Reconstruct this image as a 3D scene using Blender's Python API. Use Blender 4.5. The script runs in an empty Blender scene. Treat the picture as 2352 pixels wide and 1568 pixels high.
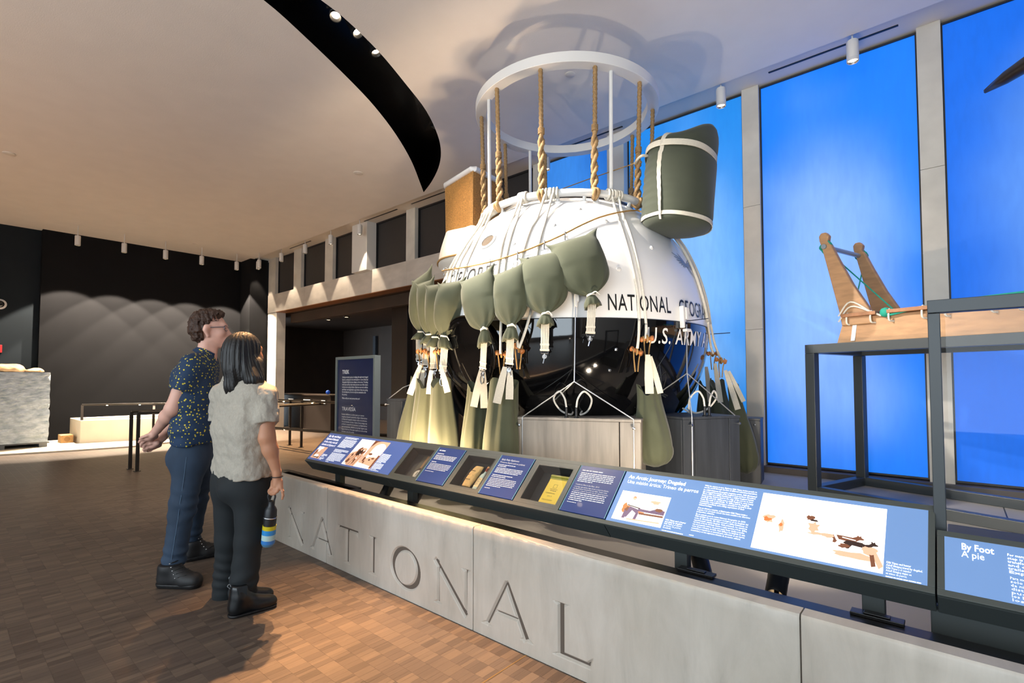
import bpy, bmesh, math, random
import numpy as np
from mathutils import Vector, Matrix
from mathutils.noise import noise as pnoise

scn = bpy.context.scene
COL = scn.collection
R = math.radians
PI = math.pi

# ------------------------------------------------------------------ camera, world, exposure
CAM_H, FPX, CY, YAW, PITCH = 1.33, 1168.6, 829.9, R(41.16), R(2.19)
cam_data = bpy.data.cameras.new('camera')
cam = bpy.data.objects.new('camera', cam_data)
COL.objects.link(cam)
cam.location = (0, 0, CAM_H)
cam.rotation_euler = (PI / 2 + PITCH, 0, YAW)
cam_data.sensor_width = 36.0
cam_data.lens = FPX / 2352 * 36.0
cam_data.shift_y = (CY - 784.0) / 2352
cam_data.clip_start = 0.05
scn.camera = cam

scn.view_settings.view_transform = 'Standard'
scn.view_settings.look = 'None'
scn.view_settings.gamma = 1.0
scn.view_settings.use_curve_mapping = False
scn.view_settings.exposure = 0.0
scn.cycles.use_denoising = True
scn.cycles.sample_clamp_indirect = 6.0
scn.cycles.max_bounces = 8
scn.cycles.diffuse_bounces = 4
scn.cycles.glossy_bounces = 4
scn.cycles.transmission_bounces = 6
scn.cycles.transparent_max_bounces = 8
scn.cycles.caustics_reflective = False
scn.cycles.caustics_refractive = False

world = bpy.data.worlds.new('daylight')
scn.world = world
world.use_nodes = True
bg = world.node_tree.nodes['Background']
bg.inputs[0].default_value = (0.78, 0.90, 1.0, 1)
bg.inputs[1].default_value = 6.6

def area_light(name, loc, rot, sx, sy, energy, color, portal=False):
    d = bpy.data.lights.new(name, 'AREA'); d.shape = 'RECTANGLE'; d.size = sx; d.size_y = sy
    d.energy = energy; d.color = color
    if portal: d.cycles.is_portal = True
    o = bpy.data.objects.new(name, d); COL.objects.link(o); o.location = loc; o.rotation_euler = rot
    return o
# daylight enters through the glazed street front behind the camera
WIN_X = [-4.4, -0.4, 3.6]
for wx in WIN_X:
    area_light('daylight_portal', (wx, -5.95, 2.3), (-PI / 2, 0, PI), 3.6, 3.6, 1, (1, 1, 1), True)
WARM = (1.0, 0.72, 0.45)
WARMW = (1.0, 0.83, 0.64)

def spot_light(name, loc, target, energy, angle, blend, color, radius=0.03):
    d = bpy.data.lights.new(name, 'SPOT'); d.energy = energy; d.spot_size = R(angle); d.spot_blend = blend
    d.color = color; d.shadow_soft_size = radius
    o = bpy.data.objects.new(name, d); COL.objects.link(o); o.location = loc
    o.rotation_euler = (Vector(target) - Vector(loc)).to_track_quat('-Z', 'Y').to_euler()
    return o

# ------------------------------------------------------------------ view geometry helpers (pixel of the photograph -> point in the hall)
_F = Vector((-math.sin(YAW) * math.cos(PITCH), math.cos(YAW) * math.cos(PITCH), math.sin(PITCH)))
_R = Vector((math.cos(YAW), math.sin(YAW), 0))
_U = _R.cross(_F)
_C = Vector((0, 0, CAM_H))
def ray(u, v): return _F * FPX + _R * (u - 1176) - _U * (v - CY)
def on(u, v, ax, val):
    d = ray(u, v); i = 'xyz'.index(ax); return _C + d * ((val - _C[i]) / d[i])
def atd(u, v, dep): return _C + ray(u, v) * (dep / FPX)
def depth(p): return (Vector(p) - _C).dot(_F)
SC = Vector((-3.027, 4.321, 1.813)); SR = 1.37          # gondola centre and radius
def ats(u, v, rad=SR):
    d = ray(u, v).normalized(); oc = _C - SC; b = oc.dot(d); D = b * b - (oc.length_squared - rad * rad)
    return _C + d * (-b - math.sqrt(max(D, 0.0)))
def sphp(az, lat, rad=SR):
    a, l = R(az), R(lat)
    return SC + Vector((math.cos(a) * math.cos(l), math.sin(a) * math.cos(l), math.sin(l))) * rad

# ------------------------------------------------------------------ materials
def srgb(h):
    if isinstance(h, (tuple, list)): return tuple(h[:3])
    h = h.lstrip('#'); c = [int(h[i:i + 2], 16) / 255 for i in (0, 2, 4)]
    return tuple(x / 12.92 if x <= 0.04045 else ((x + 0.055) / 1.055) ** 2.4 for x in c)
MATS = {}
def mat(name, col, rough=0.5, metal=0.0, var=0.0, vscale=8.0, bump=0.0, bscale=60.0, stretch=(1, 1, 1), col2=None,
        coat=0.0, spec=None, emit=None, estr=0.0, sheen=0.0, detail=3.0, coord='Object', sss=0.0, dist=0.01, rvar=0.0):
    if name in MATS: return MATS[name]
    m = bpy.data.materials.new(name); MATS[name] = m; m.use_nodes = True
    nt = m.node_tree; b = nt.nodes['Principled BSDF']
    c = srgb(col)
    b.inputs['Base Color'].default_value = (*c, 1); b.inputs['Roughness'].default_value = rough
    b.inputs['Metallic'].default_value = metal; b.inputs['Coat Weight'].default_value = coat
    if spec is not None: b.inputs['Specular IOR Level'].default_value = spec
    if sheen: b.inputs['Sheen Weight'].default_value = sheen
    if sss:
        b.inputs['Subsurface Weight'].default_value = sss; b.inputs['Subsurface Radius'].default_value = (0.01, 0.004, 0.002)
    if emit is not None:
        b.inputs['Emission Color'].default_value = (*srgb(emit), 1); b.inputs['Emission Strength'].default_value = estr
    tc = mp = None
    if var or bump or rvar:
        tc = nt.nodes.new('ShaderNodeTexCoord'); mp = nt.nodes.new('ShaderNodeMapping')
        mp.inputs['Scale'].default_value = stretch
        nt.links.new(tc.outputs[coord], mp.inputs['Vector'])
    if var or rvar:
        n = nt.nodes.new('ShaderNodeTexNoise'); n.inputs['Scale'].default_value = vscale; n.inputs['Detail'].default_value = detail
        nt.links.new(mp.outputs[0], n.inputs['Vector'])
    if var:
        r = nt.nodes.new('ShaderNodeValToRGB')
        c2 = srgb(col2) if col2 is not None else tuple(x * (1 - var) for x in c)
        c1 = c if col2 is not None else tuple(min(1, x * (1 + var * 0.5)) for x in c)
        r.color_ramp.elements[0].color = (*c2, 1); r.color_ramp.elements[1].color = (*c1, 1)
        r.color_ramp.elements[0].position = 0.5 - 0.22; r.color_ramp.elements[1].position = 0.5 + 0.22
        nt.links.new(n.outputs['Fac'], r.inputs[0]); nt.links.new(r.outputs[0], b.inputs['Base Color'])
    if rvar:
        mr = nt.nodes.new('ShaderNodeMapRange'); mr.inputs[3].default_value = rough - rvar; mr.inputs[4].default_value = rough + rvar
        nt.links.new(n.outputs['Fac'], mr.inputs[0]); nt.links.new(mr.outputs[0], b.inputs['Roughness'])
    if bump:
        n2 = nt.nodes.new('ShaderNodeTexNoise'); n2.inputs['Scale'].default_value = bscale; n2.inputs['Detail'].default_value = 4
        nt.links.new(mp.outputs[0], n2.inputs['Vector'])
        bp = nt.nodes.new('ShaderNodeBump'); bp.inputs['Strength'].default_value = bump; bp.inputs['Distance'].default_value = dist
        nt.links.new(n2.outputs['Fac'], bp.inputs['Height']); nt.links.new(bp.outputs[0], b.inputs['Normal'])
    return m
def glass(name, tint=(1, 1, 1), rough=0.0, refl=1.0):
    if name in MATS: return MATS[name]
    m = bpy.data.materials.new(name); MATS[name] = m; m.use_nodes = True; nt = m.node_tree
    for n in list(nt.nodes):
        if n.type != 'OUTPUT_MATERIAL': nt.nodes.remove(n)
    out = [n for n in nt.nodes if n.type == 'OUTPUT_MATERIAL'][0]
    t = nt.nodes.new('ShaderNodeBsdfTransparent'); t.inputs[0].default_value = (*tint, 1)
    g = nt.nodes.new('ShaderNodeBsdfGlossy'); g.inputs['Roughness'].default_value = rough; g.inputs[0].default_value = (refl, refl, refl, 1)
    lw = nt.nodes.new('ShaderNodeLayerWeight'); pw = nt.nodes.new('ShaderNodeMath'); pw.operation = 'POWER'; pw.inputs[1].default_value = 5.0
    fr = nt.nodes.new('ShaderNodeMath'); fr.operation = 'MULTIPLY_ADD'; fr.inputs[1].default_value = 0.95; fr.inputs[2].default_value = 0.04
    lw.inputs[0].default_value = 0.5; nt.links.new(lw.outputs['Facing'], pw.inputs[0]); nt.links.new(pw.outputs[0], fr.inputs[0])
    mx = nt.nodes.new('ShaderNodeMixShader')
    nt.links.new(fr.outputs[0], mx.inputs[0]); nt.links.new(t.outputs[0], mx.inputs[1]); nt.links.new(g.outputs[0], mx.inputs[2])
    nt.links.new(mx.outputs[0], out.inputs[0])
    return m

# ------------------------------------------------------------------ mesh building
def V3(p): return Vector(p)
class MB:
    def __init__(s): s.v = []; s.f = []; s.m = []
    def add(s, vs, fs, mi=0):
        k = len(s.v); s.v.extend([tuple(p) for p in vs]); s.f.extend([tuple(i + k for i in f) for f in fs]); s.m.extend([mi] * len(fs)); return s
    def box(s, lo, hi, mi=0):
        x0, y0, z0 = lo; x1, y1, z1 = hi
        return s.add([(x0, y0, z0), (x1, y0, z0), (x1, y1, z0), (x0, y1, z0), (x0, y0, z1), (x1, y0, z1), (x1, y1, z1), (x0, y1, z1)],
                     [(0, 3, 2, 1), (4, 5, 6, 7), (0, 1, 5, 4), (1, 2, 6, 5), (2, 3, 7, 6), (3, 0, 4, 7)], mi)
    def obox(s, c, ex, ey, ez, mi=0):
        """oriented box: centre and three half-extent vectors"""
        c, ex, ey, ez = V3(c), V3(ex), V3(ey), V3(ez); vs = []
        for k in (-1, 1):
            for a, b in ((-1, -1), (1, -1), (1, 1), (-1, 1)): vs.append(c + ex * a + ey * b + ez * k)
        return s.add(vs, [(0, 3, 2, 1), (4, 5, 6, 7), (0, 1, 5, 4), (1, 2, 6, 5), (2, 3, 7, 6), (3, 0, 4, 7)], mi)
    def bar(s, p, q, w, h, up=(0, 0, 1), mi=0):
        p, q = V3(p), V3(q); d = (q - p); L = d.length; d.normalize(); up = V3(up)
        sx = d.cross(up)
        if sx.length < 1e-4: sx = d.cross(Vector((1, 0, 0)))
        sx.normalize(); sz = sx.cross(d).normalized()
        return s.obox((p + q) / 2, d * L / 2, sx * w / 2, sz * h / 2, mi)
    def loft(s, rings, cap0=True, cap1=True, mi=0, closed_ring=True, loop=False):
        n = len(rings[0]); vs = [p for r in rings for p in r]; fs = []
        k = len(rings)
        for i in range(k if loop else k - 1):
            a, b = i * n, ((i + 1) % k) * n
            for j in range(n if closed_ring else n - 1):
                j2 = (j + 1) % n
                fs.append((a + j, a + j2, b + j2, b + j))
        if cap0 and not loop: fs.append(tuple(range(n - 1, -1, -1)))
        if cap1 and not loop: fs.append(tuple(range((k - 1) * n, k * n)))
        return s.add(vs, fs, mi)
    def tube(s, pts, r, n=8, caps=True, loop=False, mi=0, twist=0.0, lobes=0, lobe=0.0, flat=1.0):
        pts = [V3(p) for p in pts]; k = len(pts)
        rr = r if isinstance(r, (list, tuple)) else [r] * k
        T = []
        for i in range(k):
            a = pts[(i - 1) % k] if (i > 0 or loop) else pts[i]; b = pts[(i + 1) % k] if (i < k - 1 or loop) else pts[i]
            t = (b - a); t = t.normalized() if t.length > 1e-9 else Vector((0, 0, 1)); T.append(t)
        u = T[0].orthogonal().normalized(); rings = []; L = 0
        for i in range(k):
            if i: L += (pts[i] - pts[i - 1]).length
            u = (u - T[i] * u.dot(T[i])); u = u.normalized() if u.length > 1e-6 else T[i].orthogonal().normalized()
            w = T[i].cross(u); ring = []
            for j in range(n):
                a = 2 * PI * j / n; q = rr[i]
                if lobes: q *= 1 + lobe * (abs(math.sin((a * lobes + L * twist) / 2)) - 0.6)
                ring.append(pts[i] + u * (math.cos(a) * q) + w * (math.sin(a) * q * flat))
            rings.append(ring)
        return s.loft(rings, caps, caps, mi, True, loop)
    def lathe(s, prof, n=24, c=(0, 0, 0), axis=(0, 0, 1), mi=0, caps=True, phase=0.0):
        ax = V3(axis).normalized(); u = ax.orthogonal().normalized(); w = ax.cross(u); c = V3(c)
        rings = [[c + ax * z + (u * math.cos(2 * PI * j / n + phase) + w * math.sin(2 * PI * j / n + phase)) * max(r, 1e-5) for j in range(n)] for r, z in prof]
        return s.loft(rings, caps, caps, mi)
    def prism(s, poly, o, ex, ey, h, mi=0):
        """polygon in the (ex, ey) plane through o, extruded by vector h"""
        o, ex, ey, h = V3(o), V3(ex), V3(ey), V3(h); n = len(poly)
        vs = [o + ex * a + ey * b for a, b in poly]; vs += [p + h for p in vs]
        fs = [tuple(range(n - 1, -1, -1)), tuple(range(n, 2 * n))] + [(i, (i + 1) % n, n + (i + 1) % n, n + i) for i in range(n)]
        return s.add(vs, fs, mi)
    def ball(s, c, r, n=10, k=7, sc=(1, 1, 1), mi=0):
        c = V3(c); rings = []
        for i in range(k):
            a = PI * (i + 0.02) / (k - 1 + 0.04) - PI / 2
            rings.append([c + Vector((math.cos(2 * PI * j / n) * math.cos(a) * r * sc[0], math.sin(2 * PI * j / n) * math.cos(a) * r * sc[1], math.sin(a) * r * sc[2])) for j in range(n)])
        return s.loft(rings, True, True, mi)
    def map(s, fn):
        s.v = [tuple(fn(Vector(p))) for p in s.v]; return s
    def build(s, name, material, parent=None, smooth=False, bevel=0.0, world=True, angle=40, solid=0.0, seg=2):
        me = bpy.data.meshes.new(name)
        off = parent_base(parent) if (parent is not None and world) else Vector((0, 0, 0))
        vs = s.v if off.length == 0 else [(p[0] - off.x, p[1] - off.y, p[2] - off.z) for p in s.v]
        me.from_pydata(vs, [], s.f)
        mats = material if isinstance(material, (list, tuple)) else [material]
        for mm in mats: me.materials.append(mm)
        if len(mats) > 1: me.polygons.foreach_set('material_index', s.m)
        if smooth:
            me.polygons.foreach_set('use_smooth', [True] * len(me.polygons))
            if angle < 180: me.set_sharp_from_angle(angle=R(angle))
        me.update()
        o = bpy.data.objects.new(name, me); COL.objects.link(o)
        if parent is not None: o.parent = parent
        if solid:
            md = o.modifiers.new('thickness', 'SOLIDIFY'); md.thickness = solid; md.offset = 0
        if bevel:
            md = o.modifiers.new('bevel', 'BEVEL'); md.width = bevel; md.segments = seg; md.limit_method = 'ANGLE'; md.angle_limit = R(35)
        return o
def parent_base(p):
    b = Vector((0, 0, 0))
    while p is not None: b = b + p.location; p = p.parent
    return b
def tag(o, label=None, cat=None, group=None, kind=None):
    if label: o['label'] = label
    if cat: o['category'] = cat
    if group: o['group'] = group
    if kind: o['kind'] = kind
    return o
def thing(name, label, cat, loc=(0, 0, 0), group=None):
    o = bpy.data.objects.new(name, None); COL.objects.link(o); o.location = loc; o.empty_display_size = 0.1
    return tag(o, label, cat, group)
def struct(o, label=None): return tag(o, label, None, None, 'structure')
def copy_tree(o, parent=None):
    c = o.copy(); COL.objects.link(c); c.parent = parent
    for ch in list(o.children): copy_tree(ch, c)
    return c
def smooth_path(pts, n=8, loop=False):
    """Catmull-Rom through points"""
    pts = [V3(p) for p in pts]; out = []; k = len(pts)
    for i in range(k if loop else k - 1):
        p1, p2 = pts[i], pts[(i + 1) % k]
        p0 = pts[i - 1] if (i > 0 or loop) else p1 * 2 - p2
        p3 = pts[(i + 2) % k] if (i + 2 < k or loop) else p2 * 2 - p1
        for j in range(n):
            t = j / n
            out.append(0.5 * ((2 * p1) + (p2 - p0) * t + (2 * p0 - 5 * p1 + 4 * p2 - p3) * t * t + (3 * p1 - p0 - 3 * p2 + p3) * t ** 3))
    if not loop: out.append(pts[-1])
    return out

# ------------------------------------------------------------------ flat lettering
_fonts = {}
def text_geo(s, size, bold=0.0, sx=1.0, res=2, align='LEFT', shear=0.0, spacing=1.0):
    key = (s, size, bold, sx, res, align, shear, spacing)
    cu = bpy.data.curves.new('t', 'FONT'); cu.body = s; cu.size = size; cu.resolution_u = res; cu.offset = bold * size
    cu.align_x = align; cu.shear = shear; cu.space_character = spacing; cu.fill_mode = 'FRONT'
    ob = bpy.data.objects.new('t', cu); COL.objects.link(ob)
    dg = bpy.context.evaluated_depsgraph_get(); me = bpy.data.meshes.new_from_object(ob.evaluated_get(dg))
    vs = [(v.co.x * sx, v.co.y) for v in me.vertices]; fs = [tuple(p.vertices) for p in me.polygons]
    bpy.data.meshes.remove(me); bpy.data.objects.remove(ob); bpy.data.curves.remove(cu)
    return vs, fs
def put_text(mb, s, size, o, ex, ey, **kw):
    vs, fs = text_geo(s, size, **kw); o, ex, ey = V3(o), V3(ex), V3(ey)
    mb.add([o + ex * a + ey * b for a, b in vs], fs); return max([a for a, b in vs], default=0)
def put_bars(mb, w, h, o, ex, ey, rnd, full=1.0):
    """a line of print too small to read: one short bar for each word"""
    x = 0; o, ex, ey = V3(o), V3(ex), V3(ey)
    while x < w * full - h:
        L = min(h * rnd.uniform(1.6, 6.0), w * full - x)
        p = o + ex * x; mb.add([p, p + ex * L, p + ex * L + ey * h, p + ey * h], [(0, 1, 2, 3)]); x += L + h * 0.55

# ------------------------------------------------------------------ implicit surfaces (bodies, clothes, hair)
def sd_cone(P, a, b, ra, rb):
    a = np.array(a, np.float32); ba = np.array(b, np.float32) - a; l2 = float(ba @ ba); rr = ra - rb; a2 = l2 - rr * rr; il2 = 1.0 / l2
    pa = P.astype(np.float32) - a; y = pa @ ba; z = y - l2; d2 = np.einsum('...i,...i->...', pa, pa)
    x2 = np.maximum(l2 * (l2 * d2 - y * y), 0); y2 = y * y * l2; z2 = z * z * l2
    k = (1 if rr > 0 else -1) * rr * rr * x2
    d = (np.sqrt(x2 * (a2 * il2)) + y * rr) * il2 - ra
    d = np.where(np.sign(y) * a2 * y2 < k, np.sqrt(x2 + y2) * il2 - ra, d)
    return np.where(np.sign(z) * a2 * z2 > k, np.sqrt(x2 + z2) * il2 - rb, d)
def sd_ell(P, c, r, M=None):
    q = P - np.array(c, float)
    if M is not None: q = q @ np.array(M, float).T      # rows of M = local axes
    r = np.array(r, float); k0 = np.sqrt(((q / r) ** 2).sum(-1)); k1 = np.sqrt(((q / (r * r)) ** 2).sum(-1))
    return k0 * (k0 - 1.0) / np.maximum(k1, 1e-9)
def smin(a, b, k):
    h = np.maximum(k - np.abs(a - b), 0.0) / k
    return np.minimum(a, b) - h * h * k * 0.25
def smax(a, b, k): return -smin(-a, -b, k)
def surf_nets(fn, lo, hi, h):
    lo = np.array(lo, float); hi = np.array(hi, float); n = np.ceil((hi - lo) / h).astype(int) + 1
    B = 12; nb = -(-n // B)
    D = np.empty(n, np.float32)
    bi = np.stack(np.meshgrid(*[np.arange(k) for k in nb], indexing='ij'), -1).reshape(-1, 3)
    cen = lo + (bi * B + (B - 1) / 2) * h
    dc = fn(cen); need = np.abs(dc) < B * h * 0.87 * 1.25 + 0.012
    o3 = np.stack(np.meshgrid(*[np.arange(B)] * 3, indexing='ij'), -1).reshape(-1, 3)
    for (i, j, k), d in zip(bi[~need], dc[~need]): D[i * B:(i + 1) * B, j * B:(j + 1) * B, k * B:(k + 1) * B] = d
    nbk = bi[need]
    for c in range(0, len(nbk), 10):
        ch = nbk[c:c + 10]; ix = (ch[:, None, :] * B + o3[None]).reshape(-1, 3); ok = (ix < n).all(1); ix = ix[ok]
        D[ix[:, 0], ix[:, 1], ix[:, 2]] = fn(lo + ix * h)
    S = D < 0
    nc = n - 1
    corners = [(i, j, k) for i in (0, 1) for j in (0, 1) for k in (0, 1)]
    cnt = sum(S[i:i + nc[0], j:j + nc[1], k:k + nc[2]].astype(np.int8) for i, j, k in corners)
    act = (cnt > 0) & (cnt < 8); idx = -np.ones(nc, int); cells = np.argwhere(act); idx[act] = np.arange(len(cells))
    acc = np.zeros((len(cells), 3)); num = np.zeros(len(cells))
    ci, cj, ck = cells.T
    for a in corners:
        for ax in range(3):
            if a[ax]: continue
            b = list(a); b[ax] = 1
            da = D[ci + a[0], cj + a[1], ck + a[2]].astype(float); db = D[ci + b[0], cj + b[1], ck + b[2]].astype(float)
            cr = (da < 0) != (db < 0); t = np.where(cr, da / np.where(cr, da - db, 1), 0)
            p = np.array(a, float)[None, :].repeat(len(cells), 0); p[:, ax] += t
            acc += np.where(cr[:, None], p, 0); num += cr
    vs = lo + (cells + acc / num[:, None]) * h
    fs = []
    for ax in range(3):
        b = (ax + 1) % 3; c = (ax + 2) % 3
        sl0 = [slice(1, -1)] * 3; sl0[ax] = slice(0, -1); sl1 = list(sl0); sl1[ax] = slice(1, None)
        s0 = S[tuple(sl0)]; s1 = S[tuple(sl1)]
        for flip in (False, True):
            e = np.argwhere((s0 & ~s1) if not flip else (~s0 & s1))
            if not len(e): continue
            e = e.copy(); e[:, b] += 1; e[:, c] += 1
            def cell(db, dc):
                q = e.copy(); q[:, b] -= db; q[:, c] -= dc; return idx[q[:, 0], q[:, 1], q[:, 2]]
            quad = np.stack([cell(1, 1), cell(0, 1), cell(0, 0), cell(1, 0)], 1)
            fs.append(quad[:, ::-1] if flip else quad)
    fs = np.concatenate(fs); fs = fs[(fs >= 0).all(1)]
    return vs, fs
def relax(vs, fs, it=2, lam=0.5):
    for _ in range(it):
        acc = np.zeros_like(vs); cnt = np.zeros(len(vs))
        for a, b in ((0, 1), (1, 2), (2, 3), (3, 0)):
            np.add.at(acc, fs[:, a], vs[fs[:, b]]); np.add.at(acc, fs[:, b], vs[fs[:, a]]); np.add.at(cnt, fs[:, a], 1); np.add.at(cnt, fs[:, b], 1)
        vs = vs + lam * (acc / np.maximum(cnt, 1)[:, None] - vs)
    return vs
def np_noise(P, sc, seed=0.0):
    """cheap smooth pseudo noise from summed sines, about -1..1"""
    x, y, z = P[..., 0] * sc + seed, P[..., 1] * sc + seed * 1.7, P[..., 2] * sc - seed
    return (np.sin(x * 1.7 + 1.3 * np.sin(y * 1.1 + z * .7)) + np.sin(y * 1.9 + 1.1 * np.sin(z * 1.3 + x * .6)) + np.sin(z * 1.5 + 1.2 * np.sin(x * 1.2 - y * .8))) / 3
def sdf_obj(name, fn, lo, hi, h, material, parent=None, it=2, world=True):
    vs, fs = surf_nets(fn, lo, hi, h); vs = relax(vs, fs, it)
    mb = MB(); mb.v = [tuple(p) for p in vs]; mb.f = [tuple(int(i) for i in f) for f in fs]; mb.m = [0] * len(mb.f)
    return mb.build(name, material, parent, smooth=True, angle=180, world=world)
# ================================================================== THE HALL
ZC, YW, XL, YM, ZP = 4.70, 6.25, -15.2, 1.947, 0.32     # ceiling, far wall, dark end wall, plinth face, platform top
rnd = random.Random(7)

M_white = mat('ceiling_paint', '#e9e2da', 0.75, var=0.03, vscale=3, bump=0.12, bscale=90)
M_strip = mat('strip_paint', '#ddd6cc', 0.7, bump=0.05, bscale=80)
M_dark = mat('charcoal_wall', '#0d0d0f', 0.85, spec=0.12, var=0.12, vscale=2.5, bump=0.05, bscale=300)
M_dark2 = mat('blue_charcoal_wall', '#141a1f', 0.8, spec=0.15, var=0.10, vscale=2.0, bump=0.05, bscale=300)
M_black = mat('black_recess', '#0b0a09', 0.25, var=0.3, vscale=5, coat=0.3)
M_blackmat = mat('black_powder_coat', '#16171a', 0.45)
M_stone = mat('stone_pier', '#cfc9bd', 0.55, var=0.14, vscale=3.5, bump=0.10, bscale=40, detail=8)
M_marble_up = mat('veined_stone', '#c9c0b4', 0.5, var=0.20, vscale=2.2, stretch=(1, 1, 2.5), detail=10, bump=0.04)
M_brown = mat('dark_brown_interior', '#3a2d24', 0.6, var=0.2, vscale=2)
M_window_dark = mat('dark_window_shade', '#2e2c2c', 0.55, var=0.1, vscale=60)
M_joint = mat('joint_dark', '#5b5148', 0.9)

def wood_floor_mat():
    m = bpy.data.materials.new('end_grain_wood'); m.use_nodes = True; nt = m.node_tree; b = nt.nodes['Principled BSDF']
    b.inputs['Roughness'].default_value = 0.42
    at = nt.nodes.new('ShaderNodeAttribute'); at.attribute_name = 'tone'
    oi = nt.nodes.new('ShaderNodeObjectInfo')
    geo = nt.nodes.new('ShaderNodeNewGeometry'); mp = nt.nodes.new('ShaderNodeMapping'); mp.inputs['Scale'].default_value = (26, 2.2, 1)
    nt.links.new(geo.outputs['Position'], mp.inputs['Vector'])
    n = nt.nodes.new('ShaderNodeTexNoise'); n.inputs['Scale'].default_value = 3.0; n.inputs['Detail'].default_value = 6; n.inputs['Roughness'].default_value = 0.7
    nt.links.new(mp.outputs[0], n.inputs['Vector'])
    a1 = nt.nodes.new('ShaderNodeMath'); a1.operation = 'ADD'; nt.links.new(at.outputs['Fac'], a1.inputs[0]); nt.links.new(oi.outputs['Random'], a1.inputs[1])
    fr = nt.nodes.new('ShaderNodeMath'); fr.operation = 'FRACT'; nt.links.new(a1.outputs[0], fr.inputs[0])
    mx = nt.nodes.new('ShaderNodeMath'); mx.operation = 'MULTIPLY_ADD'; mx.inputs[1].default_value = 0.55; nt.links.new(fr.outputs[0], mx.inputs[0])
    sc = nt.nodes.new('ShaderNodeMath'); sc.operation = 'MULTIPLY'; sc.inputs[1].default_value = 0.55; nt.links.new(n.outputs['Fac'], sc.inputs[0])
    nt.links.new(sc.outputs[0], mx.inputs[2])
    r = nt.nodes.new('ShaderNodeValToRGB')
    els = r.color_ramp.elements; els[0].position = 0.08; els[0].color = (*srgb('#40362e'), 1); els[1].position = 0.92; els[1].color = (*srgb('#716254'), 1)
    e = els.new(0.45); e.color = (*srgb('#574b43'), 1); e = els.new(0.7); e.color = (*srgb('#62554a'), 1)
    nt.links.new(mx.outputs[0], r.inputs[0]); nt.links.new(r.outputs[0], b.inputs['Base Color'])
    bp = nt.nodes.new('ShaderNodeBump'); bp.inputs['Strength'].default_value = 0.15; bp.inputs['Distance'].default_value = 0.002
    nt.links.new(n.outputs['Fac'], bp.inputs['Height']); nt.links.new(bp.outputs[0], b.inputs['Normal'])
    return m
def far_floor_mat():
    m = bpy.data.materials.new('end_grain_wood_far'); m.use_nodes = True; nt = m.node_tree; b = nt.nodes['Principled BSDF']
    b.inputs['Roughness'].default_value = 0.42
    geo = nt.nodes.new('ShaderNodeNewGeometry')
    br = nt.nodes.new('ShaderNodeTexBrick'); br.inputs['Scale'].default_value = 1.0; br.inputs['Brick Width'].default_value = 0.045
    br.inputs['Row Height'].default_value = 0.0905; br.inputs['Mortar Size'].default_value = 0.0012; br.offset = 0.37
    br.inputs['Color1'].default_value = (*srgb('#4e433a'), 1); br.inputs['Color2'].default_value = (*srgb('#62554a'), 1); br.inputs['Mortar'].default_value = (*srgb('#85766a'), 1)
    nt.links.new(geo.outputs['Position'], br.inputs['Vector']); nt.links.new(br.outputs['Color'], b.inputs['Base Color'])
    return m
M_wood = wood_floor_mat(); M_woodfar = far_floor_mat()

# ---- floor: slab, blocks of end-grain wood laid in strips
mb = MB(); mb.box((-18.0, -6.2, -0.12), (7.2, 10.6, -0.0012))
floor = struct(mb.build('floor', M_woodfar)); floor['label'] = 'brown end-grain wood block floor'
STRIP, Y0 = 0.0905, 0.0405
LENS = [0.022, 0.030, 0.036, 0.048]
pieces = []
for k in range(-8, 46):
    ya = Y0 + k * STRIP - 0.0; yb = ya + STRIP
    x = -9.6 + rnd.uniform(0, 0.1)
    while x < -0.2:
        L = rnd.choice(LENS)
        c = Vector((x + L / 2, (ya + yb) / 2, 0)); x += L
        if yb > YM + 0.01 and c.x > -5.15: continue
        yb2 = yb
        d = depth(c)
        if d < 1.2 or d > 6.6: continue
        u = 1176 + FPX * (c - _C).dot(_R) / d; v = CY - FPX * (c - _C).dot(_U) / d
        if u < -60 or u > 1500 or v > 1660: continue
        pieces.append((c, L, FPX / d * L * (FPX / d) * 0.09 * CAM_H / d, -10 < u < 2352 and v < 1570 and not (1330 < v < 1570 and u > (v - 1243) / 0.472 + 640)))
seen = sorted([p for p in pieces if p[3]], key=lambda p: -p[2])[:300]
seen_ids = {id(p) for p in seen}
GAP = 0.00025
proto_me = {}
for L in LENS:
    b2 = MB(); b2.box((-L / 2 + GAP, -STRIP / 2 + GAP, -0.0045), (L / 2 - GAP, STRIP / 2 - GAP, 0))
    me = bpy.data.meshes.new('wood_block'); me.from_pydata(b2.v, [], b2.f); me.materials.append(M_wood); proto_me[L] = me
for c, L, _, _ in seen:
    o = bpy.data.objects.new('wood_block', proto_me[L]); COL.objects.link(o); o.location = c; o.parent = floor
mb = MB(); tones = []
for p in pieces:
    if id(p) in seen_ids: continue
    c, L = p[0], p[1]; dz = rnd.uniform(-0.0004, 0.0002)
    x0, x1, y0, y1 = c.x - L / 2 + GAP, c.x + L / 2 - GAP, c.y - STRIP / 2 + GAP, c.y + STRIP / 2 - GAP
    mb.add([(x0, y0, -.004), (x1, y0, -.004), (x1, y1, -.004), (x0, y1, -.004), (x0, y0, dz), (x1, y0, dz), (x1, y1, dz), (x0, y1, dz)],
           [(4, 5, 6, 7), (0, 1, 5, 4), (1, 2, 6, 5), (2, 3, 7, 6), (3, 0, 4, 7)])
    tones += [rnd.random()] * 8
o = mb.build('wood_blocks', M_wood, floor); o['kind'] = 'stuff'
a = o.data.attributes.new('tone', 'FLOAT', 'POINT'); a.data.foreach_set('value', tones)
mb = MB(); mb.box((-1.612, -2.0, -0.004), (-1.604, YM, 0.0008)); mb.build('brass_strip', mat('aged_brass', '#9a7f55', 0.35, 0.8), floor)

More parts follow.
